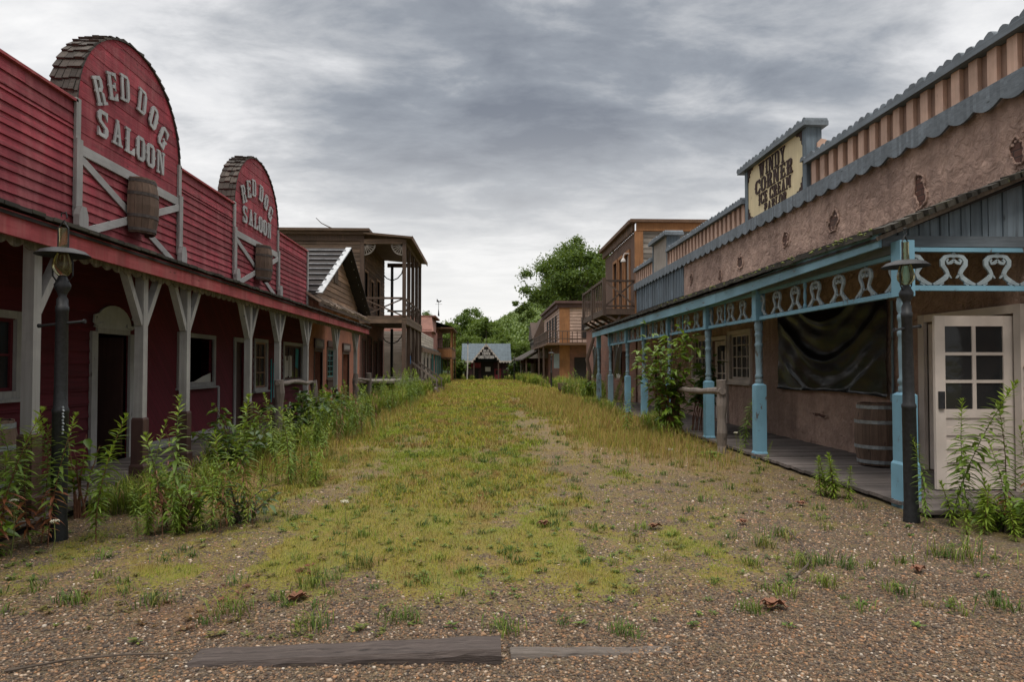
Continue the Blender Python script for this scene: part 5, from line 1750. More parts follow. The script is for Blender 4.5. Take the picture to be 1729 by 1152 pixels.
# ================================================================== HITCHING RAILS, SLEEPERS, LITTER
def log(b, a, c, r, n=7, wob=.02):
    pts, rs = [], []
    for i in range(n):
        t = i / (n - 1)
        pts.append(tuple(Vector(a).lerp(Vector(c), t) + Vector((U(-wob, wob), U(-wob, wob), U(-wob, wob)))))
        rs.append(r * U(.85, 1.12))
    b.tube(pts, rs, 9)


def rail(loc1, loc2, h, label, rr=.055, rz=1.02):
    r_ = thing('hitching_rail', label, 'hitching rail', (loc1[0], loc1[1], 0))
    for l in (loc1, loc2):
        b = MB(); log(b, (l[0], l[1], -.1), (l[0] + U(-.02, .02), l[1], h + U(-.04, .04)), .085); b.build('post', 'greywz', r_)
    if rz:
        b = MB(); log(b, (loc1[0], loc1[1] - .1, rz + .03), (loc2[0], loc2[1] + .1, rz - .03), rr, 9); b.build('rail', 'greywz', r_)
    return r_


rail((4.1, 11.3), (4.12, 14.2), 1.26, 'rough log hitching rail between two stout posts before the blue porch', .06, 1.04)
rail((-3.85, 12.4), (-3.85, 14.9), 1.25, 'weathered hitching rail half hidden by bushes before the saloon porch', .045, 1.18)
rail((-3.85, 19.6), (-3.9, 22.2), 1.3, 'grey hitching rail at the far end of the saloon porch', .045, 1.1)


def sleeper(x0, x1, ya, yb, z0, z1, label, wid, slope=0.0):
    b = MB()
    n = 26
    vs = []
    for i in range(n + 1):
        x = x0 + (x1 - x0) * i / n
        yc = ya + (yb - ya) * i / n + .002 * math.sin(i * 1.7)
        zt = z1 + .003 * math.sin(i * .9) + U(-.002, .002)
        zt = zt - slope * (x1 - x) if slope > 0 else zt + slope * (x - x0)
        for dy, zz in ((-wid / 2, z0), (-wid / 2 - U(0, .006), zt - .022 + U(-.006, .006)), (-wid / 2 + .015, zt), (-wid * .15, zt - U(0, .007)), (wid * .2, zt - U(0, .005)), (wid / 2 - .015, zt - U(0, .004)), (wid / 2, zt - .02), (wid / 2, z0)):
            vs.append((x, yc + dy, zz))
    fs = [(i * 8 + j, i * 8 + j + 1, (i + 1) * 8 + j + 1, (i + 1) * 8 + j) for i in range(n) for j in range(7)]
    fs += [tuple(range(8))[::-1], tuple(n * 8 + j for j in range(8))]
    b.add(vs, fs)
    return tag(b.build('timber', TIMB, loc=((x0 + x1) / 2, ya, 0)), label, 'timber')


TIMB = wood('old_sleeper_wood', (.11, .087, .078), (.05, .038, .035), (.02, .016, .016), 'X', .35, .0, 1.0, .9, .3, 3.2)
sleeper(-1.5, .08, 3.49, 3.44, -.06, .075, 'thick dark timber lying across the gravel at the edge of the grass', .2, .04)
TIMB = wood('pale_sleeper_wood', (.17, .145, .125), (.10, .082, .072), (.07, .06, .055), 'X', .3, .0, 1.0, .9, .2, 3.2)
sleeper(.13, 1.42, 3.45, 3.5, -.08, .026, 'thin pale timber nearly sunk in gravel in line with the thick one', .11, -.024)


def dead_leaf(x, y, s, label, rot):
    b = MB()
    n = 10
    for side in range(3):
        a0 = rot + side * U(.3, .9)
        vs, fs = [], []
        for i in range(n):
            t = i / (n - 1)
            w = math.sin(math.pi * min(1, t * 1.02)) * s * U(.16, .26)
            cx, cy = x + math.cos(a0) * s * (t - .5), y + math.sin(a0) * s * (t - .5)
            cz = .02 + s * .1 * math.sin(t * 7 + side) ** 2 + U(0, .008)
            px_, py_ = -math.sin(a0) * w, math.cos(a0) * w
            vs += [(cx - px_, cy - py_, cz + w * .7), (cx, cy, cz), (cx + px_, cy + py_, cz + w * U(.3, .8))]
        for i in range(n - 1):
            for j in range(2):
                fs.append((i * 3 + j, i * 3 + j + 1, i * 3 + 4 + j, i * 3 + 3 + j))
        b.add(vs, fs)
    tag(b.build('dry_leaf', 'dryleaf', loc=(x, y, 0)), label, 'leaf', 'curled dead leaves on the gravel')


for x, y, s, l, r in ((1.78, 4.03, .19, 'large curled reddish-brown dead leaf lying near the sunk pale timber', -.5), (1.57, 6.05, .16, 'pale tan dead leaf crumpled on the middle of the gravel', .1), (2.45, 6.2, .13, 'small rust-coloured dead leaf by the grass tufts before the porch', .8),
                      (3.15, 4.7, .15, 'flat orange-brown dead leaf on bare gravel below the lamp post', .2), (-1.2, 4.28, .16, 'long brown dead leaf on the gravel behind the thick timber', .3), (3.4, 7.0, .14, 'dark red dead leaf beside the porch deck edge', 1.2), (.55, 6.2, .16, 'small brown dead leaf lying in the mossy middle of the street', 0)):
    dead_leaf(x, y, s, l, r)
b = MB(); b.tube([(2.15, 4.55, .02), (2.35, 4.75, .05), (2.5, 5.0, .03), (2.6, 5.35, .05), (2.58, 5.55, .1)], [.008, .008, .007, .006, .004], 6)
tag(b.build('stick', 'bark', loc=(2.3, 4.7, 0)), 'thin bent stick lying among tufts on the gravel', 'stick')
b = MB(); b.tube([(-2.35, 3.35, .01), (-2.1, 3.42, .03), (-1.85, 3.47, .03), (-1.5, 3.5, .02)], [.007, .007, .006, .004], 6)
tag(b.build('stick', 'bark', loc=(-2.0, 3.4, 0)), 'dark root-like stick on the gravel beyond the buried end of the thick timber', 'stick')
b = MB(); b.box(WORLD, 3.2, 3.34, 11.6, 11.66, .02, .05, .01)
tag(b.build('white_scrap', 'paper', loc=(3.3, 11.6, 0)), 'small white scrap lying in the grass before the hitching rail', 'litter')
tr = thing('planter_tub', 'broken wooden half tub among weeds before the far brick wall', 'tub', (4.6, 36, 0))
b = MB()
b.lathe((4.6, 36, 0), [(.5, 0), (.62, .3), (.66, .62), (.6, .62), (.5, .1)], 14); b.build('staves', 'barrel', tr)
b = MB(); b.lathe((4.6, 36, .3), [(.625, -.03), (.64, -.03), (.645, .03), (.63, .03)], 20); b.build('hoop', 'hoop', tr)
b = MB(); b.tube([(-4.15, 36.0, 2.6), (-4.15, 36, 1.2)], .05, 6); b.build('white_downpipe', 'strip', ga)
b = MB(); b.box(WORLD, -4.2, -4.08, 35.93, 36.06, 1.65, 2.1); b.build('blue_wrap', 'bluestuff', ga)

# ================================================================== GROUND AND EVERYTHING THAT GROWS
G = np.random.default_rng(11)


def vnoise(x, y, seed=0):
    xi, yi = np.floor(x).astype(np.int64), np.floor(y).astype(np.int64)
    fx, fy = x - xi, y - yi
    fx, fy = fx * fx * (3 - 2 * fx), fy * fy * (3 - 2 * fy)

    def h(a, b):
        n = (a * 374761393 + b * 668265263 + seed * 2147483647) & 0xffffffff
        n = ((n ^ (n >> 13)) * 1274126177) & 0xffffffff
        return ((n ^ (n >> 16)) & 0xffff) / 65535.0
    return (h(xi, yi) * (1 - fx) + h(xi + 1, yi) * fx) * (1 - fy) + (h(xi, yi + 1) * (1 - fx) + h(xi + 1, yi + 1) * fx) * fy


def fbm(x, y, seed=0, o=4):
    s, a, t = 0, .5, 0
    for i in range(o):
        s = s + a * vnoise(x * 2 ** i + 17.3 * i, y * 2 ** i - 9.1 * i, seed + i)
        t += a
        a *= .55
    return s / t


def sst(v, a, b):
    t = np.clip((v - a) / (b - a), 0, 1)
    return t * t * (3 - 2 * t)


def veg(x, y):
    """how green, how straw-covered and how red-brown the ground is at a place"""
    x = np.asarray(x, float); y = np.asarray(y, float)
    f1 = fbm(x * 1.1, y * .55, 3)
    f2 = fbm(x * 3.7, y * 2.2, 9)
    f3 = fbm(x * .5, y * .16, 21)
    near = sst(y, 3.75, 4.9)
    cen = .80 * np.exp(-((x + .05) / 1.25) ** 2) * sst(y, 3.7, 5.6)
    lft = .82 * np.exp(-((x + 1.6) / 1.4) ** 2) * sst(y, 4.2, 6.5)
    gen = .5 * near * (1 - .85 * sst(x, 1.5, 2.8) * (1 - sst(y, 8.5, 12)))
    gen = gen * (1 - .5 * sst(-x, 1.9, 2.8) * (1 - sst(y, 5.5, 7.5)))
    far = .45 * sst(y, 14, 24) + .35 * sst(y, 30, 50)
    trk = .55 * (np.exp(-((x - 1.2) / .6) ** 2) + .8 * np.exp(-((x + 1.35) / .45) ** 2)) * sst(y, 5, 9) * (1 - .6 * sst(y, 30, 60))
    g = (cen + lft + gen + far - trk) * (.25 + .85 * f1 + .75 * f2) + (f1 - .5) * .8 * near + (f2 - .5) * 1.15 * near
    gap = sst(fbm(x * 2.1, y * 1.25, 63), .38, .56)
    g = np.clip(g * (.45 + .6 * gap) * (.45 + 1.05 * fbm(x * 7, y * 5, 101, 3)) * (1 - .0 * far), 0, 1)
    st = np.clip(.34 * sst(y, 5, 9) * (.5 + f2) + .9 * np.exp(-((x - 3.0) / 1.2) ** 2) * sst(y, 8.5, 11.5) * (1 - .6 * sst(y, 30, 45)) * (.4 + f1) + .75 * np.exp(-((x + 3.0) / .8) ** 2) * sst(y, 5.5, 8) * (.3 + f1) + .35 * (f3 - .35) * near, 0, 1)
    rd = np.clip(np.exp(-((x + 1.7) / 1.0) ** 2) * np.exp(-((y - 4.5) / .9) ** 2) * 1.2 * f2 + (f2 - .56) * .9 * near, 0, 1)
    return g, st, rd


def rise(x, y):
    x = np.asarray(x, float); y = np.asarray(y, float)
    return .03 * (fbm(x * .9, y * .9, 5) - .5) * sst(4.3 - np.abs(x), 0, .6) + .0


def fast_mesh(name, V, sizes, loops, mat, tint=None, loc=None, smooth=False):
    me = bpy.data.meshes.new(name)
    V = np.asarray(V, np.float32)
    me.vertices.add(len(V)); me.vertices.foreach_set('co', V.ravel())
    sizes = np.asarray(sizes, np.int32)
    me.loops.add(int(sizes.sum())); me.loops.foreach_set('vertex_index', np.asarray(loops, np.int32).ravel())
    me.polygons.add(len(sizes))
    me.polygons.foreach_set('loop_start', np.concatenate([[0], np.cumsum(sizes)[:-1]]).astype(np.int32))
    me.polygons.foreach_set('loop_total', sizes)
    if tint is not None:
        at = me.color_attributes.new('tint', 'FLOAT_COLOR', 'POINT')
        at.data.foreach_set('color', np.concatenate([tint, np.ones((len(tint), 1))], 1).astype(np.float32).ravel())
    if smooth: me.polygons.foreach_set('use_smooth', np.ones(len(sizes), bool))
    me.materials.append(M[mat] if isinstance(mat, str) else mat)
    me.update(calc_edges=True)
    o = bpy.data.objects.new(name, me)
    COL.objects.link(o)
    if loc: o.location = loc
    return o


def make_ground():
    xs = np.concatenate([[-700, -300, -120, -60, -30, -15, -10, -8], np.arange(-7, 8.01, .1), [9, 11, 16, 30, 60, 120, 300, 700]])
    ys = np.concatenate([[-300, -100, -30, -10, -3, 0, 1.5], np.arange(2.2, 12, .07), np.arange(12, 30, .2), np.arange(30, 90, .8), [95, 110, 140, 200, 400, 900, 1500]])
    X, Y = np.meshgrid(xs, ys)
    Z = rise(X, Y)
    V = np.stack([X, Y, Z], -1).reshape(-1, 3)
    nx, ny = len(xs), len(ys)
    i = np.arange(nx - 1)[None, :] + np.arange(ny - 1)[:, None] * nx
    q = np.stack([i, i + 1, i + nx + 1, i + nx], -1).reshape(-1, 4)
    g, s, r = veg(X.ravel(), Y.ravel())
    out = sst(np.abs(X.ravel()), 9, 14)
    g = np.maximum(g, out * .8)
    m, t = newmat('gravel_and_moss')
    a = t.n('Attribute', attribute_name='tint').outputs[0]
    sep = t.n('SeparateColor', {0: a})
    pos = t.n('NewGeometry').outputs['Position']
    v1 = t.n('TexVoronoi', {'Vector': t.mapping(pos, (1, .85, .3)), 'Scale': 62.0, 'Randomness': 1.0})
    v2 = t.n('TexVoronoi', {'Vector': pos, 'Scale': 130.0})
    big = t.noise(pos, 1.6, 5, .65)
    fine = t.noise(pos, 45, 4, .7)
    c1 = t.n('SeparateColor', {0: v1.outputs['Color']})
    c2 = t.n('SeparateColor', {0: v2.outputs['Color']})
    pal = [(0.0, (.035, .026, .02)), (.22, (.09, .056, .036)), (.42, (.17, .105, .062)), (.6, (.12, .088, .062)), (.78, (.25, .155, .085)), (.92, (.34, .26, .19)), (1.0, (.45, .38, .30))]
    st1 = t.ramp(c1.outputs[0], pal)
    st2 = t.ramp(c2.outputs[0], pal)
    pick = t.ramp(t.noise(pos, 18, 3, .6), [(.45, 0.0), (.55, 1.0)])
    grav = t.mix(pick, st1, st2)
    grav = t.mix(t.ramp(v1.outputs['Distance'], [(.25, 0.0), (.62, .75)]), grav, (.035, .027, .023))
    grav = t.mix(t.ramp(big, [(.35, .35), (.6, 0.0)]), grav, (.06, .045, .038))
    mid = t.noise(pos, 9, 4, .65)
    mk = t.ramp(t.math('ADD', t.math('MULTIPLY', sep.outputs[0], .8), t.math('ADD', t.math('MULTIPLY', t.math('SUBTRACT', fine, .5), 1.5), t.math('MULTIPLY', t.math('SUBTRACT', mid, .5), 1.3))), [(.36, 0.0), (.60, .9)])
    grn = t.mix(t.noise(pos, 7, 4, .7), (.12, .10, .014), (.29, .24, .022))
    grn = t.mix(t.ramp(t.noise(t.mapping(pos, (1.4, .8, 1)), 1.0, 4, .6), [(.45, 0.0), (.65, .7)]), grn, (.15, .20, .018))
    grn = t.mix(t.ramp(t.noise(t.mapping(pos, (2.2, 1.3, 1), (7, 3, 0)), 1.0, 4, .6), [(.52, 0.0), (.68, .7)]), grn, (.24, .13, .05))
    grn = t.mix(t.ramp(fine, [(.4, .5), (.6, 0.0)]), grn, (.06, .055, .015))
    strw = t.mix(t.noise(pos, 30, 4, .7), (.24, .15, .06), (.36, .24, .09))
    mks = t.ramp(t.math('ADD', sep.outputs[1], t.math('MULTIPLY', t.math('SUBTRACT', fine, .5), 1.0)), [(.3, 0.0), (.7, .7)])
    mkr = t.ramp(t.math('ADD', sep.outputs[2], t.math('MULTIPLY', t.math('SUBTRACT', fine, .5), .8)), [(.3, 0.0), (.7, .65)])
    c = t.mix(mks, grav, strw)
    olive = t.ramp(t.math('ADD', t.noise(pos, 3.1, 4, .6), t.math('MULTIPLY', t.math('SUBTRACT', fine, .5), .9)), [(.38, 0.0), (.64, .8)])
    olive = t.math('MULTIPLY', olive, t.ramp(t.math('ADD', sep.outputs[0], sep.outputs[1]), [(.0, 0.25), (.3, 1.0)]))
    c = t.mix(olive, c, (.17, .13, .03))
    c = t.mix(mkr, c, (.10, .035, .022))
    c = t.mix(mk, c, grn)
    hgt = t.math('ADD', t.math('MULTIPLY', v1.outputs['Distance'], -.8), t.math('MULTIPLY', fine, .5))
    finish(t, c, .9, hgt, .8, .012)
    o = fast_mesh('ground', V, np.full(len(q), 4), q, m, np.stack([g, s, r], 1), smooth=True)
    tag(o, None, None, kind='structure')


make_ground()


def blades(name, x, y, h, w, col, lean=.45, z=None, segs=2, curl=.6):
    n = len(x)
    z = rise(x, y) if z is None else z
    a = G.uniform(0, 2 * np.pi, n)
    l = G.uniform(.1, 1, n) * lean
    dx, dy = np.cos(a) * l, np.sin(a) * l
    b = a + np.pi / 2 + G.uniform(-.6, .6, n)
    wx, wy = np.cos(b) * w / 2, np.sin(b) * w / 2
    B = np.stack([x, y, z - .004], 1)
    m = B + np.stack([dx * h * .35, dy * h * .35, h * .6], 1)
    tp = B + np.stack([dx * h * (1 + curl * .3), dy * h * (1 + curl * .3), h * (1 - .25 * l)], 1)
    Wd = np.stack([wx, wy, np.zeros(n)], 1)
    V = np.stack([B - Wd * .8, B + Wd * .8, m + Wd, m - Wd, tp], 1).reshape(-1, 3)
    i = np.arange(n)[:, None] * 5
    loops = np.concatenate([i + [[0, 1, 2, 3]], i + [[3, 2, 4]]], 1).ravel()
    sizes = np.tile([4, 3], n)
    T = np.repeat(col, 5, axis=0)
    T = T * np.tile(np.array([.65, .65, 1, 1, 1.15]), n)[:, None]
    return V, sizes, loops, T


def palette(n, cols, wts, jit=.2):
    cols = np.array(cols)
    k = G.choice(len(cols), n, p=np.array(wts) / sum(wts))
    return cols[k] * G.uniform(1 - jit, 1 + jit, (n, 1))


def put(name, parts, mat, label):
    off = 0
    Vs, Ss, Ls, Ts = [], [], [], []
    for V, s, l, T in parts:
        Vs.append(V); Ss.append(s); Ls.append(l + off); Ts.append(T)
        off += len(V)
    o = fast_mesh(name, np.concatenate(Vs), np.concatenate(Ss), np.concatenate(Ls), mat, np.concatenate(Ts))
    tag(o, label, name.replace('_', ' '), kind='stuff')
    return o


GREENS = [(.15, .20, .02), (.27, .28, .025), (.37, .33, .03), (.09, .14, .02), (.34, .24, .07), (.26, .15, .06)]


def clear_of_decks(x, y):
    return ~(((x < -4.05) & (y > 3) & (y < 22.6)) | ((x > 4.36) & (y > 6.3) & (y < 26.3)) | (x > 6.0) | (x < -5.4) | ((y > 73.9) & (np.abs(x) < 2.6)))


def make_grass():
    parts = []
    # short turf
    for (ya, yb, n, h0, h1, w) in ((3.6, 7, 150000, .010, .032, .0028), (7, 12, 130000, .018, .05, .005), (12, 24, 110000, .03, .09, .010), (24, 50, 80000, .05, .14, .02), (50, 90, 40000, .06, .2, .04)):
        y = ya + (yb - ya) * G.uniform(0, 1, n)
        x = G.uniform(-1, 1, n) * np.minimum(4.9, y * .83 + .3)
        g, s, r = veg(x, y)
        ok = (G.uniform(0, 1, n) < (g * .8 - .12) * (.4 + 1.2 * fbm(x * 9, y * 9, 77, 2)) + .05 * s) & clear_of_decks(x, y)
        x, y = x[ok], y[ok]
        k = len(x)
        col = palette(k, GREENS, [2.4, 4, 4, 1.2, 2.6, 1.0])
        z1_, z2_ = fbm(x * 1.4, y * .8, 91)[:, None], fbm(x * 2.3, y * 1.3, 57)[:, None]
        col = col * (1 - .75 * sst(z1_, .5, .7)) + .75 * sst(z1_, .5, .7) * np.array([.22, .31, .02]) * G.uniform(.7, 1.3, (k, 1))
        col = col * (1 - .75 * sst(z2_, .54, .7)) + .75 * sst(z2_, .54, .7) * np.array([.30, .16, .07]) * G.uniform(.7, 1.3, (k, 1))
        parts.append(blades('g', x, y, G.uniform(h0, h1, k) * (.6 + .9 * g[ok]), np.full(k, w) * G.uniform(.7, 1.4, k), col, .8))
    # tufts
    tx, ty, th = [], [], []
    n = 1500
    y = 3.7 + 22 * G.uniform(0, 1, n) ** 1.6
    x = G.uniform(-1, 1, n) * np.minimum(4.2, y * .8)
    g, s, r = veg(x, y)
    ok = (G.uniform(0, 1, n) < .12 + .5 * g + .4 * s) & clear_of_decks(x, y)
    for X_, Y_ in zip(x[ok], y[ok]):
        tx.append(X_); ty.append(Y_); th.append(G.uniform(.03, .085) * (1 + .05 * Y_))
    for X_, Y_, H_ in ((2.62, 5.72, .13), (2.28, 5.45, .12), (1.95, 4.35, .10), (2.4, 4.9, .16), (2.65, 4.85, .12), (2.75, 4.3, .10), (3.6, 5.1, .11), (2.3, 4.45, .1), (-1.55, 4.1, .14), (-1.2, 4.6, .13), (-.9, 5.0, .13), (-2.6, 4.3, .1), (-2.1, 4.25, .1), (.1, 3.75, .09), (-.5, 3.9, .1), (3.2, 4.0, .1), (3.9, 4.4, .1), (1.6, 3.95, .09), (-1.0, 3.85, .11), (-2.9, 3.7, .08), (.75, 3.72, .08), (3.75, 4.95, .25)):
        for q in range(3):
            tx.append(X_ + G.normal(0, .04)); ty.append(Y_ + G.normal(0, .04)); th.append(H_)
    tx, ty, th = map(np.array, (tx, ty, th))
    per = 26
    X_ = np.repeat(tx, per) + G.normal(0, 1, len(tx) * per) * np.repeat(th, per) * .45
    Y_ = np.repeat(ty, per) + G.normal(0, 1, len(tx) * per) * np.repeat(th, per) * .45
    H_ = np.repeat(th, per) * G.uniform(.4, 1.15, len(X_))
    tc = np.repeat(palette(len(tx), [(.10, .16, .02), (.17, .22, .03), (.07, .13, .02), (.22, .2, .05)], [3, 3, 2, 1]), per, 0) * G.uniform(.8, 1.2, (len(X_), 1))
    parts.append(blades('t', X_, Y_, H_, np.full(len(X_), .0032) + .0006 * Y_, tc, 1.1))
    put('grass', parts, 'grass', 'short yellow-green turf and tufts growing through the gravel street')
    # straw
    parts = []
    for (ya, yb, n, h0, h1, w) in ((5, 9, 26000, .05, .22, .0035), (9, 14, 42000, .12, .42, .006), (14, 30, 70000, .15, .5, .010), (30, 70, 40000, .15, .5, .022)):
        y = G.uniform(ya, yb, n)
        x = G.uniform(-4.9, 5, n)
        g, s, r = veg(x, y)
        ok = (G.uniform(0, 1, n) < (s - .48) * 1.3) & clear_of_decks(x, y) & (x > -4.05)
        x, y = x[ok], y[ok]
        k = len(x)
        col = palette(k, [(.36, .25, .07), (.42, .30, .10), (.30, .26, .05), (.24, .28, .035), (.26, .14, .06)], [3, 2, 3, 3, 1.2])
        parts.append(blades('s', x, y, G.uniform(h0, h1, k) * .75 * (.4 + .6 * s[ok]) * (.55 + .9 * fbm(x * 1.5, y * .8, 31)), np.full(k, w) * G.uniform(.6, 1.2, k), col, .55))
    # flat bits of dead stalk lying on the stones
    n = 9000
    y = 3.0 + 8 * G.uniform(0, 1, n) ** 1.4
    x = G.uniform(-1, 1, n) * np.minimum(4.1, y * .84)
    ok = clear_of_decks(x, y) & (fbm(x * 1.7, y * 1.7, 15) > .44)
    x, y = x[ok], y[ok]
    k = len(x)
    Vb, Sb, Lb, Tb = blades('f', x, y, G.uniform(.02, .09, k), np.full(k, .0022), palette(k, [(.36, .25, .13), (.26, .15, .08), (.18, .10, .06), (.44, .35, .2)], [3, 3, 2, 1]), 1.0)
    zb = np.repeat(rise(x, y), 5)
    tipx = G.uniform(0, 6.28, k)
    Vb = Vb.reshape(k, 5, 3)
    hh = Vb[:, 4, 2] - Vb[:, 0, 2]
    Vb[:, 2:4, 0] += (np.cos(tipx) * hh * .5)[:, None]; Vb[:, 2:4, 1] += (np.sin(tipx) * hh * .5)[:, None]
    Vb[:, 4, 0] += np.cos(tipx) * hh; Vb[:, 4, 1] += np.sin(tipx) * hh
    Vb = Vb.reshape(-1, 3)
    Vb[:, 2] = zb + .012 + (Vb[:, 2] - zb) * .12
    parts.append((Vb, Sb, Lb, Tb))
    put('straw_grass', parts, 'grass', 'thin golden grass gone to straw along both sides of the street')
    # tall weeds along both verges, too many to count
    parts = []
    for (xa, xb, ya, yb, n, h0, h1, w) in ((-4.0, -2.9, 9.5, 15, 9000, .15, .55, .012), (-4.1, -3.0, 15, 28, 18000, .25, .8, .016), (-4.0, -2.8, 28, 48, 15000, .3, .9, .03), (-4.3, -2.9, 48, 72, 12000, .3, 1.0, .05),
                                           (3.6, 4.3, 12.2, 26, 9000, .15, .5, .012), (3.9, 5.8, 26.5, 50, 16000, .25, .9, .03), (3.2, 5.0, 50, 74, 12000, .3, 1.0, .05), (-6, 6, 70, 73.5, 7000, .2, .7, .05), (-4.0, -3.4, 6.8, 10, 2500, .1, .35, .008), (4.3, 6.2, 4.6, 6.25, 2600, .06, .28, .008)):
        x, y = G.uniform(xa, xb, n), G.uniform(ya, yb, n)
        cl = fbm(x * 1.3, y * .7, 44)
        ok = (G.uniform(0, 1, n) < (cl - .56) * 6) & ((np.abs(x) > 2.0) | (y > 72))
        x, y, cl = x[ok], y[ok], cl[ok]
        k = len(x)
        col = palette(k, [(.13, .20, .02), (.20, .27, .03), (.28, .31, .04), (.08, .13, .02), (.32, .24, .09)], [3, 3, 3, 1, 1.5])
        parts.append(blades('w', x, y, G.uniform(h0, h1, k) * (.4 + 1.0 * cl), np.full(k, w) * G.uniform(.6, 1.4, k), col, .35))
        # leaves up the stems
        m = k
        hh = G.uniform(.2, .9, m) * (h0 + h1) / 2
        parts.append(blades('w', x + G.normal(0, .02, m), y + G.normal(0, .02, m), G.uniform(.06, .16, m) * (1 + w * 20), np.full(m, w * 1.5), col, 1.4, z=hh))
    put('verge_weeds', parts, 'grass', 'tangle of green weeds along the verges before the porches')
    # small broad-leaved plants hugging the gravel
    n = 4200
    y = 3.7 + 12 * G.uniform(0, 1, n) ** 1.3
    x = G.uniform(-1, 1, n) * np.minimum(4.1, y * .8)
    g, s, r = veg(x, y)
    ok = (G.uniform(0, 1, n) < .06 + .45 * g + .5 * r) & clear_of_decks(x, y)
    x, y, r = x[ok], y[ok], r[ok]
    per = 14
    k = len(x) * per
    sz = np.repeat(G.uniform(.012, .035, len(x)), per)
    a = G.uniform(0, 2 * np.pi, k)
    rr = sz * G.uniform(.1, 1.3, k)
    cx, cy = np.repeat(x, per) + np.cos(a) * rr, np.repeat(y, per) + np.sin(a) * rr
    cz = rise(cx, cy) + sz * G.uniform(.15, .9, k)
    L = sz * .55
    d = np.stack([np.cos(a), np.sin(a), G.uniform(-.1, .7, k)], 1)
    q = np.stack([-np.sin(a), np.cos(a), np.zeros(k)], 1)
    c = np.stack([cx, cy, cz], 1)
    V = np.stack([c - d * L[:, None], c + q * (L * .5)[:, None], c + d * L[:, None], c - q * (L * .5)[:, None]], 1).reshape(-1, 3)
    i = np.arange(k)[:, None] * 4
    red = np.repeat(r, per)[:, None]
    col = palette(k, [(.08, .15, .02), (.13, .2, .03), (.17, .22, .03), (.05, .10, .02)], [3, 3, 2, 2]) * (1 - np.clip(red * 1.6, 0, 1)) + np.clip(red * 1.6, 0, 1) * palette(k, [(.2, .06, .03), (.14, .05, .03), (.22, .12, .05)], [2, 2, 1])
    put('ground_cover', [(V, np.full(k, 4), (i + [[0, 1, 2, 3]]).ravel(), np.repeat(col, 4, 0))], 'grass', 'tiny broad-leaved and reddened plants spread flat on the gravel')


make_grass()


def make_pebbles():
    t = (1 + 5 ** .5) / 2
    ico = np.array([(-1, t, 0), (1, t, 0), (-1, -t, 0), (1, -t, 0), (0, -1, t), (0, 1, t), (0, -1, -t), (0, 1, -t), (t, 0, -1), (t, 0, 1), (-t, 0, -1), (-t, 0, 1)]) / 1.9
    icf = np.array([(0, 11, 5), (0, 5, 1), (0, 1, 7), (0, 7, 10), (0, 10, 11), (1, 5, 9), (5, 11, 4), (11, 10, 2), (10, 7, 6), (7, 1, 8), (3, 9, 4), (3, 4, 2), (3, 2, 6), (3, 6, 8), (3, 8, 9), (4, 9, 5), (2, 4, 11), (6, 2, 10), (8, 6, 7), (9, 8, 1)])
    oc = np.array([(1, 0, 0), (0, 1, 0), (-1, 0, 0), (0, -1, 0), (0, 0, 1), (.6, .6, .5)])
    ocf = np.array([(0, 5, 4), (5, 1, 4), (1, 2, 4), (2, 3, 4), (3, 0, 4)])
    parts = []
    for (ya, yb, n, s0, s1, vv, ff) in ((2.9, 4.6, 52000, .0032, .0105, ico, icf), (4.6, 7.5, 60000, .0045, .0125, oc, ocf), (7.5, 12, 36000, .006, .012, oc, ocf)):
        y = G.uniform(ya, yb, n)
        x = G.uniform(-1, 1, n) * np.minimum(4.3, y * .84 + .2)
        g, s, r = veg(x, y)
        ok = (G.uniform(0, 1, n) < 1.0 - 1.35 * g - .3 * s) & clear_of_decks(x, y)
        x, y = x[ok], y[ok]
        k = len(x)
        sz = G.uniform(s0, s1, k) ** 1.0 * np.where(G.uniform(0, 1, k) < .05, 1.6, 1)
        a = G.uniform(0, 6.28, k)
        sc = G.uniform(.6, 1.25, (k, 1, 3)) * np.array([1.15, .9, .62])
        P = vv[None] * sc * G.uniform(.85, 1.15, (k, len(vv), 1)) * sz[:, None, None]
        ca, sa = np.cos(a)[:, None], np.sin(a)[:, None]
        px, py = P[..., 0] * ca - P[..., 1] * sa, P[..., 0] * sa + P[..., 1] * ca
        V = np.stack([px + x[:, None], py + y[:, None], P[..., 2] + (rise(x, y) + sz * .2)[:, None]], -1).reshape(-1, 3)
        i = (np.arange(k) * len(vv))[:, None, None]
        loops = (ff[None] + i).ravel()
        col = palette(k, [(.09, .056, .036), (.17, .105, .062), (.27, .165, .095), (.125, .095, .07), (.05, .038, .03), (.40, .31, .23), (.30, .155, .075), (.48, .42, .35)], [3.5, 4, 2.6, 3, 2.8, 1.0, .9, .25], .2)
        parts.append((V, np.full(k * len(ff), 3), loops, np.repeat(col, len(vv), 0)))
    put('gravel', parts, 'stone', 'loose brown, grey and pinkish gravel covering the street')


make_pebbles()


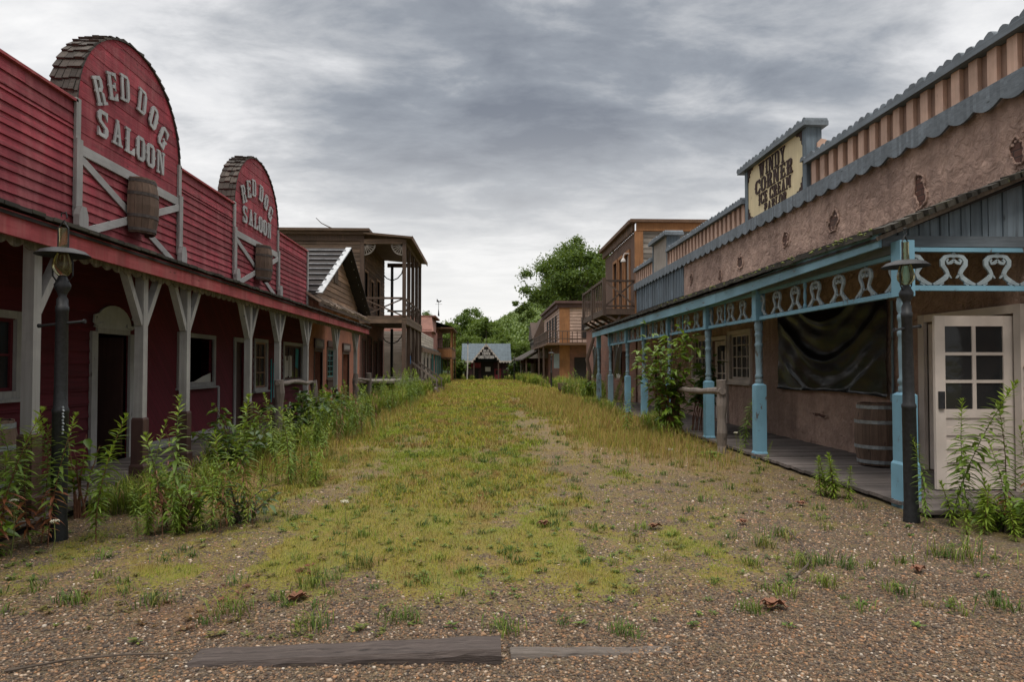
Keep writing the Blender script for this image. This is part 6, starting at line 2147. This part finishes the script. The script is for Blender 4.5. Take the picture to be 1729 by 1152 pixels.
# ---- leafy plants
class Leafs:
    def __init__(s): s.V, s.F = [], []

    def lance(s, p, d, L, w, droop=.3, roll=0.0, k=4):
        """a folded, curving lance-shaped leaf"""
        d = Vector(d).normalized()
        side = d.cross(Vector((0, 0, 1)))
        if side.length < .05: side = Vector((1, 0, 0))
        side.normalize()
        if roll: side = (Matrix.Rotation(roll, 3, d) @ side)
        b = len(s.V)
        p = Vector(p)
        for i in range(k + 1):
            t = i / k
            c = p + d * (L * t) + Vector((0, 0, -droop * L * t * t))
            ww = w * .5 * (math.sin(math.pi * min(.999, (t * .93 + .07)) ** .8) ** .9)
            if i == k: ww = w * .02
            up = side.cross(d) * ww * .35
            s.V += [tuple(c - side * ww + up), tuple(c), tuple(c + side * ww + up)]
        for i in range(k):
            o = b + i * 3
            s.F += [(o, o + 1, o + 4, o + 3), (o + 1, o + 2, o + 5, o + 4)]

    def obj(s, name, mat, parent=None):
        me = bpy.data.meshes.new(name)
        me.from_pydata(s.V, [], s.F)
        me.materials.append(M[mat])
        me.polygons.foreach_set('use_smooth', [True] * len(me.polygons))
        o = bpy.data.objects.new(name, me)
        COL.objects.link(o)
        o.parent = parent
        return o


def stem_obj(paths, mat, parent, name='stem'):
    b = MB()
    for pts, r0, r1 in paths:
        n = len(pts)
        b.tube(pts, [r0 + (r1 - r0) * i / (n - 1) for i in range(n)], 5)
    me = bpy.data.meshes.new(name)
    me.from_pydata(b.v, [], b.f)
    me.materials.append(M[mat])
    o = bpy.data.objects.new(name, me)
    COL.objects.link(o)
    o.parent = parent
    return o


def goldenrod(h, seed, red=False, dens=1.0, L0=.11, mat='leaf', bare=.1, spread=1.0):
    r = random.Random(seed)
    root = bpy.data.objects.new('weed', None)
    COL.objects.link(root)
    root.location = (0, 0, -5)
    bend = Vector((r.uniform(-.22, .22), r.uniform(-.22, .22), 0)) * h
    pts = [tuple(bend * (i / 7) ** 2 + Vector((0, 0, h * i / 7 - (.03 if i == 0 else 0)))) for i in range(8)]
    stem_obj([(pts, .0055, .002)], 'stem' if seed % 2 else 'stemg', root)
    lf, lr, lt = Leafs(), Leafs(), Leafs()
    n = int(78 * h * dens)
    for i in range(n):
        t = bare + (1 - bare) * i / n
        a = i * 2.4 + r.uniform(-.3, .3)
        c = bend * t * t + Vector((0, 0, h * t))
        L = L0 * (1.0 if t < .6 else 1.0 - (t - .6) / .4 * .55) * r.uniform(.75, 1.15) * (.6 + .6 * min(1, t * 2.5)) * spread
        el = -.1 + 1.0 * max(0, t - .35) + r.uniform(-.2, .2) + (.25 if t > .9 else 0)
        d = (math.cos(a) * math.cos(el), math.sin(a) * math.cos(el), math.sin(el))
        tgt = lr if red and t < .45 and r.random() < .75 else (lt if t > .86 else lf)
        tgt.lance(c, d, L, L * r.uniform(.18, .26), r.uniform(.2, .5) if t < .8 else .1, r.uniform(-.4, .4), 3)
    for i in range(10):
        a = i * 2.4
        lt.lance(bend + Vector((0, 0, h * .985)), (math.cos(a) * .5, math.sin(a) * .5, 1), .05 * spread, .011, -.1, 0, 3)
    lf.obj('foliage', mat, root)
    lt.obj('tip_leaves', 'leafy', root)
    if red: lr.obj('reddened_leaves', 'leafr', root)
    note_kids(root)
    return root


def dead_stalk(h, seed):
    r = random.Random(seed)
    root = bpy.data.objects.new('weed', None)
    COL.objects.link(root)
    root.location = (0, 0, -5)
    paths = [([(0, 0, -.02), (.02, .01, h * .4), (.06, -.02, h * .75), (.14, .0, h)], .004, .0015)]
    lf = Leafs()
    for i in range(13):
        t = .3 + .7 * i / 13
        a = i * 2.4
        p = Vector((.02 + .1 * t, 0, h * t))
        q = p + Vector((math.cos(a) * .09, math.sin(a) * .09, .07))
        paths.append(([tuple(p), tuple(q)], .002, .001))
        lf.lance(q, (math.cos(a), math.sin(a), -.5), .06, .012, .6, .3, 3)
        lf.lance(p, (math.cos(a + 1), math.sin(a + 1), -.8), .08, .012, .4, .3, 3)
    stem_obj(paths, 'stem', root)
    lf.obj('foliage', 'dryleaf', root)
    note_kids(root)
    return root


def remove_proto(o):
    for c in KIDS.get(o.name, []): bpy.data.objects.remove(c)
    bpy.data.objects.remove(o)


GR = [goldenrod(1.0, 1, dens=1.15, L0=.13), goldenrod(1.15, 2, dens=1.25, L0=.12), goldenrod(.9, 3, red=True, dens=1.1, L0=.13), goldenrod(1.4, 4, L0=.16, dens=1.15), goldenrod(.45, 5, dens=2.6, L0=.09, mat='leafy', bare=.02), goldenrod(1.0, 6, dens=.7, L0=.1, mat='leafy'), goldenrod(1.1, 7, red=True), dead_stalk(1.0, 8)]


def clump(label, spots, group=None):
    for k, (x, y, v, s) in enumerate(spots):
        o = dup(GR[v], loc=(x, y, float(rise(x, y)) - .005), rotz=U(0, 6.28), scale=s)
        o.name = 'weed'
        o.rotation_euler[0] = U(-.17, .17); o.rotation_euler[1] = U(-.17, .17)
        tag(o, label if isinstance(label, str) else label[k], 'weed', group)


def ring(n, cx, cy, rx, ry, vs, s0, s1):
    out = []
    for i in range(n):
        a, q = U(0, 6.28), math.sqrt(U(0, 1))
        out.append((cx + rx * q * math.cos(a), cy + ry * q * math.sin(a), rnd.choice(vs), U(s0, s1)))
    return out


clump('leafy upright weed in the dense clump between the lamp post and the brown post base', ring(26, -2.7, 6.25, .5, .6, (0, 1, 5, 5, 1, 4, 2), .4, 1.05), 'weed clump by the brown post')
clump('tall pale weed in the looser clump behind the brown-based post on the saloon side', ring(13, -2.45, 8.5, .4, .5, (0, 5, 5, 4), .45, 1.0), 'looser weed clump farther up')
clump('weed with reddened lower leaves beside the saloon-side lamp post', ring(9, -4.0, 5.55, .42, .45, (2, 6, 6), .85, 1.1), 'weeds round the saloon lamp post')
clump('green weed spike close behind the lamp post, before the porch deck', [(-3.85, 6.15, 1, .95), (-3.45, 6.0, 0, 1.05), (-4.15, 6.0, 1, .9), (-3.3, 5.75, 0, .8)], 'weed spikes at the lamp post')
clump('weed among the undergrowth before the saloon hitching rail', ring(18, -3.2, 11.0, .6, 1.3, (0, 1, 5, 4, 4), .45, 1.0), 'weeds by the saloon hitching rail')
clump('yellow-green weed in the patch past the hitching rail', ring(30, -2.9, 14.3, .75, 1.8, (5, 0, 5, 1), .5, 1.15), 'weeds past the hitching rail')
clump('weed in the far verge before the galleried building', ring(36, -3.3, 25, .8, 6, (5, 0, 1), .9, 1.4), 'weeds of the far verge')
clump(['tallest leafy weed, rising in front of the open white door', 'shorter weed in front of the lamp post and blue corner post', 'slender weed in front of the lower panels of the white door', 'slender weed nearest the edge of the white door'],
      [(4.42, 6.12, 3, 1.03), (4.08, 6.0, 1, .72), (4.78, 6.35, 1, 1.0), (5.0, 6.2, 0, 1.12)])
clump('bushy yellow-green weed low at the foot of the white door', [(4.45, 5.75, 4, .95), (4.6, 5.85, 4, 1.0), (4.75, 5.6, 4, .9), (4.9, 5.75, 4, 1.05), (4.4, 6.05, 4, .9), (4.7, 6.1, 4, .8), (4.3, 5.75, 4, .6), (5.0, 5.95, 4, 1.0), (4.55, 5.5, 4, .7)], 'low weeds before the white door')
clump('thin weed standing at the edge of the gravel beyond the lamp post', [(5.1, 6.0, 6, .85), (5.2, 5.8, 5, 1.0), (4.95, 5.6, 5, .9), (4.8, 5.9, 6, .75), (5.3, 6.1, 3, .7), (5.15, 5.5, 2, .7)], 'thin weeds at the gravel edge')
clump('feathery bright green weed bushing over the edge of the parlour deck', [(3.95, 7.35, 4, 1.0), (4.02, 7.45, 4, 1.1), (3.88, 7.5, 4, .9), (4.1, 7.3, 4, .8), (4.0, 7.6, 4, 1.0)], 'feathery weed on the deck edge')
clump('dead brown stalk among the weeds between the lamp post and the brown post base', ring(7, -2.6, 6.0, .55, .6, (7,), .5, .9), 'dead stalks in the near clump')
clump('dead brown stalk among the weeds past the saloon hitching rail', ring(10, -2.9, 13.5, .8, 2.5, (7,), .6, 1.1), 'dead stalks past the hitching rail')
clump('lone light green weed standing in golden grass', [(3.0, 14.0, 0, 1.05)])
clump('straggly weed against the parlour wall behind the hitching rail', [(4.55, 11.4, 1, 1.0)])
clump('small weed at the foot of the second blue post', [(4.0, 10.2, 5, .45), (4.15, 9.6, 5, .4)], 'weeds by the blue post')
clump('weed growing in the far verge on the parlour side', ring(24, 4.7, 31, .7, 8, (5, 0, 1), .8, 1.3), 'far verge weeds on the parlour side')
for o in GR: remove_proto(o)


def bush(name, label, loc, spread, h, n_st, mat, L, W_, n_leaf, seed, lean=None, cat='bush', bare=.25, group=None, keep=None):
    """woody stems carrying broad leaves, one arching spray per stem"""
    r = random.Random(seed)
    root = thing(name, label, cat, loc, group)
    paths, lf = [], Leafs()
    for s in range(n_st):
        a = r.uniform(0, 6.28) if lean is None else lean + r.uniform(-.8, .8)
        out = spread * r.uniform(.25, 1)
        hh = h * r.uniform(.55, 1.0) * (1 - .25 * out / max(spread, .01))
        bx, by = r.uniform(-.08, .08) * spread * 2, r.uniform(-.08, .08) * spread * 2
        pts = []
        for i in range(8):
            t = i / 7
            pts.append((bx + math.cos(a) * out * t ** 1.4 + r.uniform(-.01, .01), by + math.sin(a) * out * t ** 1.4, hh * (t ** .85) - (.03 if i == 0 else 0)))
        paths.append((pts, .012, .003))
        for i in range(n_leaf):
            t = bare + (1 - bare) * (i + r.random()) / n_leaf
            q = t * 7
            k = min(6, int(q))
            p = Vector(pts[k]).lerp(Vector(pts[k + 1]), q - k)
            b = r.uniform(0, 6.28)
            el = r.uniform(-.25, .55)
            d = Vector((math.cos(b) * math.cos(el), math.sin(b) * math.cos(el), math.sin(el)))
            tw = p + d * r.uniform(.0, .16) * spread
            if (tw - p).length > .03: paths.append(([tuple(p), tuple(tw)], .003, .002))
            for c in range(3 if (tw - p).length > .05 else 1):
                dd = d + Vector((r.uniform(-.7, .7), r.uniform(-.7, .7), r.uniform(-.3, .4)))
                lf.lance(tw, dd, L * r.uniform(.6, 1.15), W_ * r.uniform(.7, 1.15), r.uniform(.15, .5), r.uniform(-.5, .5), 4)
    stem_obj(paths, 'stem' if seed % 2 else 'bark', root)
    lf.obj('foliage', mat, root)
    note_kids(root)
    return root


bush('sapling', 'young sapling with rounded leaves growing beside the lamp post before the saloon door', (-4.02, 6.75, 0), .34, 1.15, 6, 'leafm', .15, .085, 7, 3, cat='sapling', bare=.35)
bush('shrub', 'big leafy shrub growing round the log hitching rail before the blue porch', (3.95, 14.0, 0), 1.05, 2.8, 24, 'leafm', .2, .085, 17, 5, bare=.1)
bush('shrub', 'darker broad-leaved shrub reaching over the deck behind the log rail', (4.75, 14.6, .08), .85, 1.85, 9, 'leafd', .26, .10, 12, 7, lean=0.0, bare=.4)
bush('shrub', 'dark spreading shrub in front of the grey posts beside the saloon hitching rail', (-3.7, 12.9, 0), .85, 1.3, 15, 'leafd', .19, .11, 13, 8, bare=.1)
bush('shrub', 'dark shrub crowding the saloon posts past the first hitching rail', (-3.75, 14.6, 0), .8, 1.35, 13, 'leafd', .2, .11, 13, 9, bare=.1)
bush('shrub', 'lighter green shrub at the end of the saloon hitching rail', (-3.5, 16.2, 0), .8, 1.15, 13, 'leafm', .18, .09, 13, 10, bare=.1)
bush('shrub', 'green shrub half hiding the brown-based saloon post', (-3.95, 10.6, 0), .6, 1.15, 11, 'leafm', .15, .07, 13, 11, bare=.1)
bush('shrub', 'low dark shrub between the saloon posts and the weed clump', (-3.6, 9.5, 0), .55, .85, 10, 'leafd', .13, .07, 12, 12, bare=.1)
bush('shrub', 'small leafy plant in the middle of the near weed clump', (-2.75, 6.1, 0), .4, .6, 9, 'leafm', .11, .04, 14, 21, bare=.05)
bush('shrub', 'low leafy plant at the street side of the near weed clump', (-2.35, 6.5, 0), .35, .45, 9, 'leafd', .10, .045, 13, 22, bare=.05)
bush('shrub', 'low bushy plant under the weeds round the saloon lamp post', (-4.0, 5.4, 0), .45, .6, 10, 'leafm', .13, .06, 13, 23, bare=.05)
bush('shrub', 'low bushy plant under the weeds before the white door', (4.75, 5.85, 0), .42, .4, 11, 'leafm', .10, .04, 14, 24, bare=.05)
bush('shrub', 'round green shrub in the verge beside the planter tub', (5.0, 31.5, 0), .8, 1.0, 16, 'leafm', .2, .11, 16, 14, bare=.05)
bush('shrub', 'bright green shrub beside the station on the side of the pole', (-3.1, 73.2, 0), 1.5, 2.7, 26, 'leafm', .35, .2, 26, 15, bare=.05)
bush('shrub', 'dark green shrub leaning on the station wall away from the pole', (3.4, 73.0, 0), 1.4, 2.4, 26, 'leafd', .35, .2, 26, 16, bare=.05)


def umbel(x, y, h, label):
    root = thing('wild_flower', label, 'flower', (x, y, 0))
    stem_obj([([(0, 0, 0), (.02, .0, h * .5), (.0, .02, h)], .004, .003)] + [([(0, .02, h), (math.cos(k) * .035, .02 + math.sin(k) * .035, h + .03)], .0015, .001) for k in range(7)], 'stemg', root)
    b = MB()
    r = random.Random(int(x * 100))
    for k in range(60):
        a, q = r.uniform(0, 6.28), math.sqrt(r.uniform(0, 1)) * .032
        b.lathe((math.cos(a) * q, .02 + math.sin(a) * q, h + .03 + r.uniform(-.006, .008) - q * .2), [(.001, 0), (.005, .002), (.001, .004)], 5)
    me = bpy.data.meshes.new('flower_head'); me.from_pydata(b.v, [], b.f); me.materials.append(M['flower'])
    o = bpy.data.objects.new('flower_head', me); COL.objects.link(o); o.parent = root


umbel(-3.72, 5.35, .42, 'white umbel flower low before the weeds round the lamp post')
umbel(-3.5, 5.5, .22, 'smallest white umbel flower, close to the foot of the lamp post')
umbel(-3.75, 4.95, .3, 'white umbel flower on bare gravel nearest the bottom of the street')
umbel(-1.1, 5.2, .42, 'tall thin white umbel flower standing alone in the mossy gravel')
umbel(3.7, 9.6, .5, 'white umbel flower standing near the second blue post')

# rosette of big soft leaves near the hitching rail
root = thing('rosette_plant', 'pale rosette of large soft leaves on the gravel before the blue porch', 'plant', (3.75, 10.9, 0))
lf = Leafs()
for k in range(16):
    a = k * 2.4
    lf.lance((0, 0, .02), (math.cos(a), math.sin(a), .25 + k * .04), .3 - k * .008, .11, .35, 0, 4)
lf.obj('foliage', 'leaf', root)


# ---- trees
def make_tree(name, h, cr, cz0, n_cl, per, leaf, mat, seed, trunk_r=.25, squash=1.0, side=None):
    """tapered trunk, limbs to every clump, and leaves spread through the crown's volume"""
    g = np.random.default_rng(seed)
    r = random.Random(seed)
    root = bpy.data.objects.new(name, None)
    COL.objects.link(root)
    zc = (h + cz0) / 2
    rz = (h - cz0) / 2
    cl = []
    while len(cl) < n_cl:
        v = Vector((r.uniform(-1, 1), r.uniform(-1, 1), r.uniform(-1, 1)))
        L = v.length
        if L > 1 or L < .35: continue
        prof = 1.0 - .35 * max(0, v.z) - .15 * max(0, -v.z)
        cl.append((v.x * cr * prof * r.uniform(.8, 1.12), v.y * cr * prof * r.uniform(.8, 1.12), zc + v.z * rz * .93, r.uniform(.5, 1.0)))
    if side:
        cl += side
    cl = np.array(cl)
    k = len(cl) * per
    C = np.repeat(cl[:, :3], per, 0)
    R = np.repeat(cl[:, 3], per) * cr * .34
    d = g.normal(0, 1, (k, 3)); d /= np.linalg.norm(d, axis=1)[:, None]
    P = C + d * (R * np.minimum(np.abs(g.normal(0, .5, k)), 1.1))[:, None] * np.array([1, 1, .75])
    a = g.normal(0, 1, (k, 3)); a /= np.linalg.norm(a, axis=1)[:, None]
    b = np.cross(a, d + g.normal(0, .5, (k, 3))); b /= np.linalg.norm(b, axis=1)[:, None] + 1e-6
    L = leaf * g.uniform(.6, 1.3, k)[:, None]
    V = np.stack([P - a * L, P + b * L * .55, P + a * L, P - b * L * .55], 1).reshape(-1, 3)
    i = np.arange(k)[:, None] * 4
    o = fast_mesh('crown', V, np.full(k, 4), (i + [[0, 1, 2, 3]]).ravel(), mat)
    o.parent = root
    paths = [([(0, 0, -.2), (.05 * h * .1, 0, h * .25), (0, .03 * h * .3, h * .55), (0, 0, h * .85)], trunk_r, trunk_r * .2)]
    for j, c in enumerate(cl[:min(len(cl), 34)]):
        z0 = max(cz0 * .7, c[2] - cr * .7)
        paths.append(([(0, 0, z0), (c[0] * .45, c[1] * .45, z0 + (c[2] - z0) * .4), (c[0], c[1], c[2])], trunk_r * .3, trunk_r * .05))
    stem_obj(paths, 'bark', root, 'trunk')
    note_kids(root)
    return root


bt = make_tree('tree', 16.5, 5.6, 5.6, 120, 520, .15, 'tree', 41, .32, side=[(-5.6, 0, 8.3, .35), (-6.2, 0.4, 7.9, .28), (-5.1, -.5, 7.4, .35), (-6.6, .2, 8.7, .22), (-4.6, .5, 9.3, .4), (-5.9, .6, 6.9, .2)])
bt.location = (10.0, 74, 0)
tag(bt, 'tall full-crowned tree rising above the brown hotel and orange-cornered building', 'tree')
proto = [make_tree('tree', 9.5, 3.6, 1.6, 60, 420, .15, 'treel', 51, .2), make_tree('tree', 10.5, 3.2, 1.2, 60, 420, .15, 'tree', 52, .2), make_tree('tree', 8.5, 4.0, 1.0, 60, 420, .16, 'treel', 53, .2)]
first = [True] * 3
TG = 'trees behind the station'
for k, (px, py, Y, v) in enumerate(((716, 523, 104, 1), (735, 548, 92, 2), (757, 540, 90, 0), (778, 528, 94, 1), (801, 517, 97, 1), (822, 531, 93, 2), (846, 560, 90, 0), (868, 572, 88, 2), (888, 575, 92, 0), (912, 570, 96, 1), (938, 575, 100, 0), (790, 560, 86, 2), (830, 570, 85, 0), (700, 545, 96, 0), (965, 560, 104, 1), (1000, 560, 100, 2))):
    X_ = (px - 820) / FPX * Y
    H = 1.5 + (620 - py) / FPX * Y
    base = (9.5, 10.5, 8.5)[v]
    if first[v]:
        o = proto[v]; first[v] = False
    else:
        o = dup(proto[v])
    o.location = (X_, Y, 0); o.rotation_euler[2] = k * 1.7
    s = H / base
    o.scale = (s * (1.0 + .15 * math.sin(k * 2.1)), s * (1.0 + .15 * math.sin(k * 2.1)), s)
    tag(o, 'leafy green tree in the row that closes the street behind the station', 'tree', TG)


def ridge(X):
    X = np.asarray(X, float)
    return np.interp(X, [-90, -30, -8, 4.7, 20, 34, 52, 90, 160, 260], [0, 3, 9, 17, 27, 35, 41, 44, 45, 45])


def hillz(X, Y):
    n = fbm(X * .05, Y * .05, 71)
    return ridge(X) * sst(Y, 125, 262) * (1 - .35 * sst(Y, 280, 420)) * (.93 + .14 * n) - .4


def make_hill():
    xs = np.linspace(-110, 280, 110)
    ys = np.linspace(118, 430, 80)
    X, Y = np.meshgrid(xs, ys)
    V = np.stack([X, Y, hillz(X, Y)], -1).reshape(-1, 3)
    nx = len(xs)
    i = np.arange(nx - 1)[None, :] + np.arange(len(ys) - 1)[:, None] * nx
    q = np.stack([i, i + 1, i + nx + 1, i + nx], -1).reshape(-1, 4)
    o = fast_mesh('hill', V, np.full(len(q), 4), q, simple('hill_floor', (.03, .05, .015), .95, .4, .1), smooth=True)
    tag(o, None, None, kind='structure')
    n = 9000
    x = G.uniform(-60, 170, n); y = G.uniform(122, 290, n)
    z = hillz(x, y)
    per = 34
    k = n * per
    R = np.repeat(G.uniform(.9, 2.2, n), per)
    d = G.normal(0, 1, (k, 3)); d /= np.linalg.norm(d, axis=1)[:, None]; d[:, 2] = np.abs(d[:, 2]) * 1.1 - .1
    P = np.stack([np.repeat(x, per), np.repeat(y, per), np.repeat(z + 1.5, per)], 1) + d * (R * G.uniform(.7, 1.05, k))[:, None]
    a = G.normal(0, 1, (k, 3)); a /= np.linalg.norm(a, axis=1)[:, None]
    b = np.cross(a, d + G.normal(0, .3, (k, 3))); b /= np.linalg.norm(b, axis=1)[:, None] + 1e-6
    L = G.uniform(.22, .5, k)[:, None]
    V = np.stack([P - a * L, P + b * L * .7, P + a * L, P - b * L * .7], 1).reshape(-1, 3)
    i = np.arange(k)[:, None] * 4
    o = fast_mesh('hill_woodland', V, np.full(k, 4), (i + [[0, 1, 2, 3]]).ravel(), 'hillleaf')
    tag(o, 'dense woodland covering the hillside beyond the street', 'woodland', kind='stuff')


make_hill()
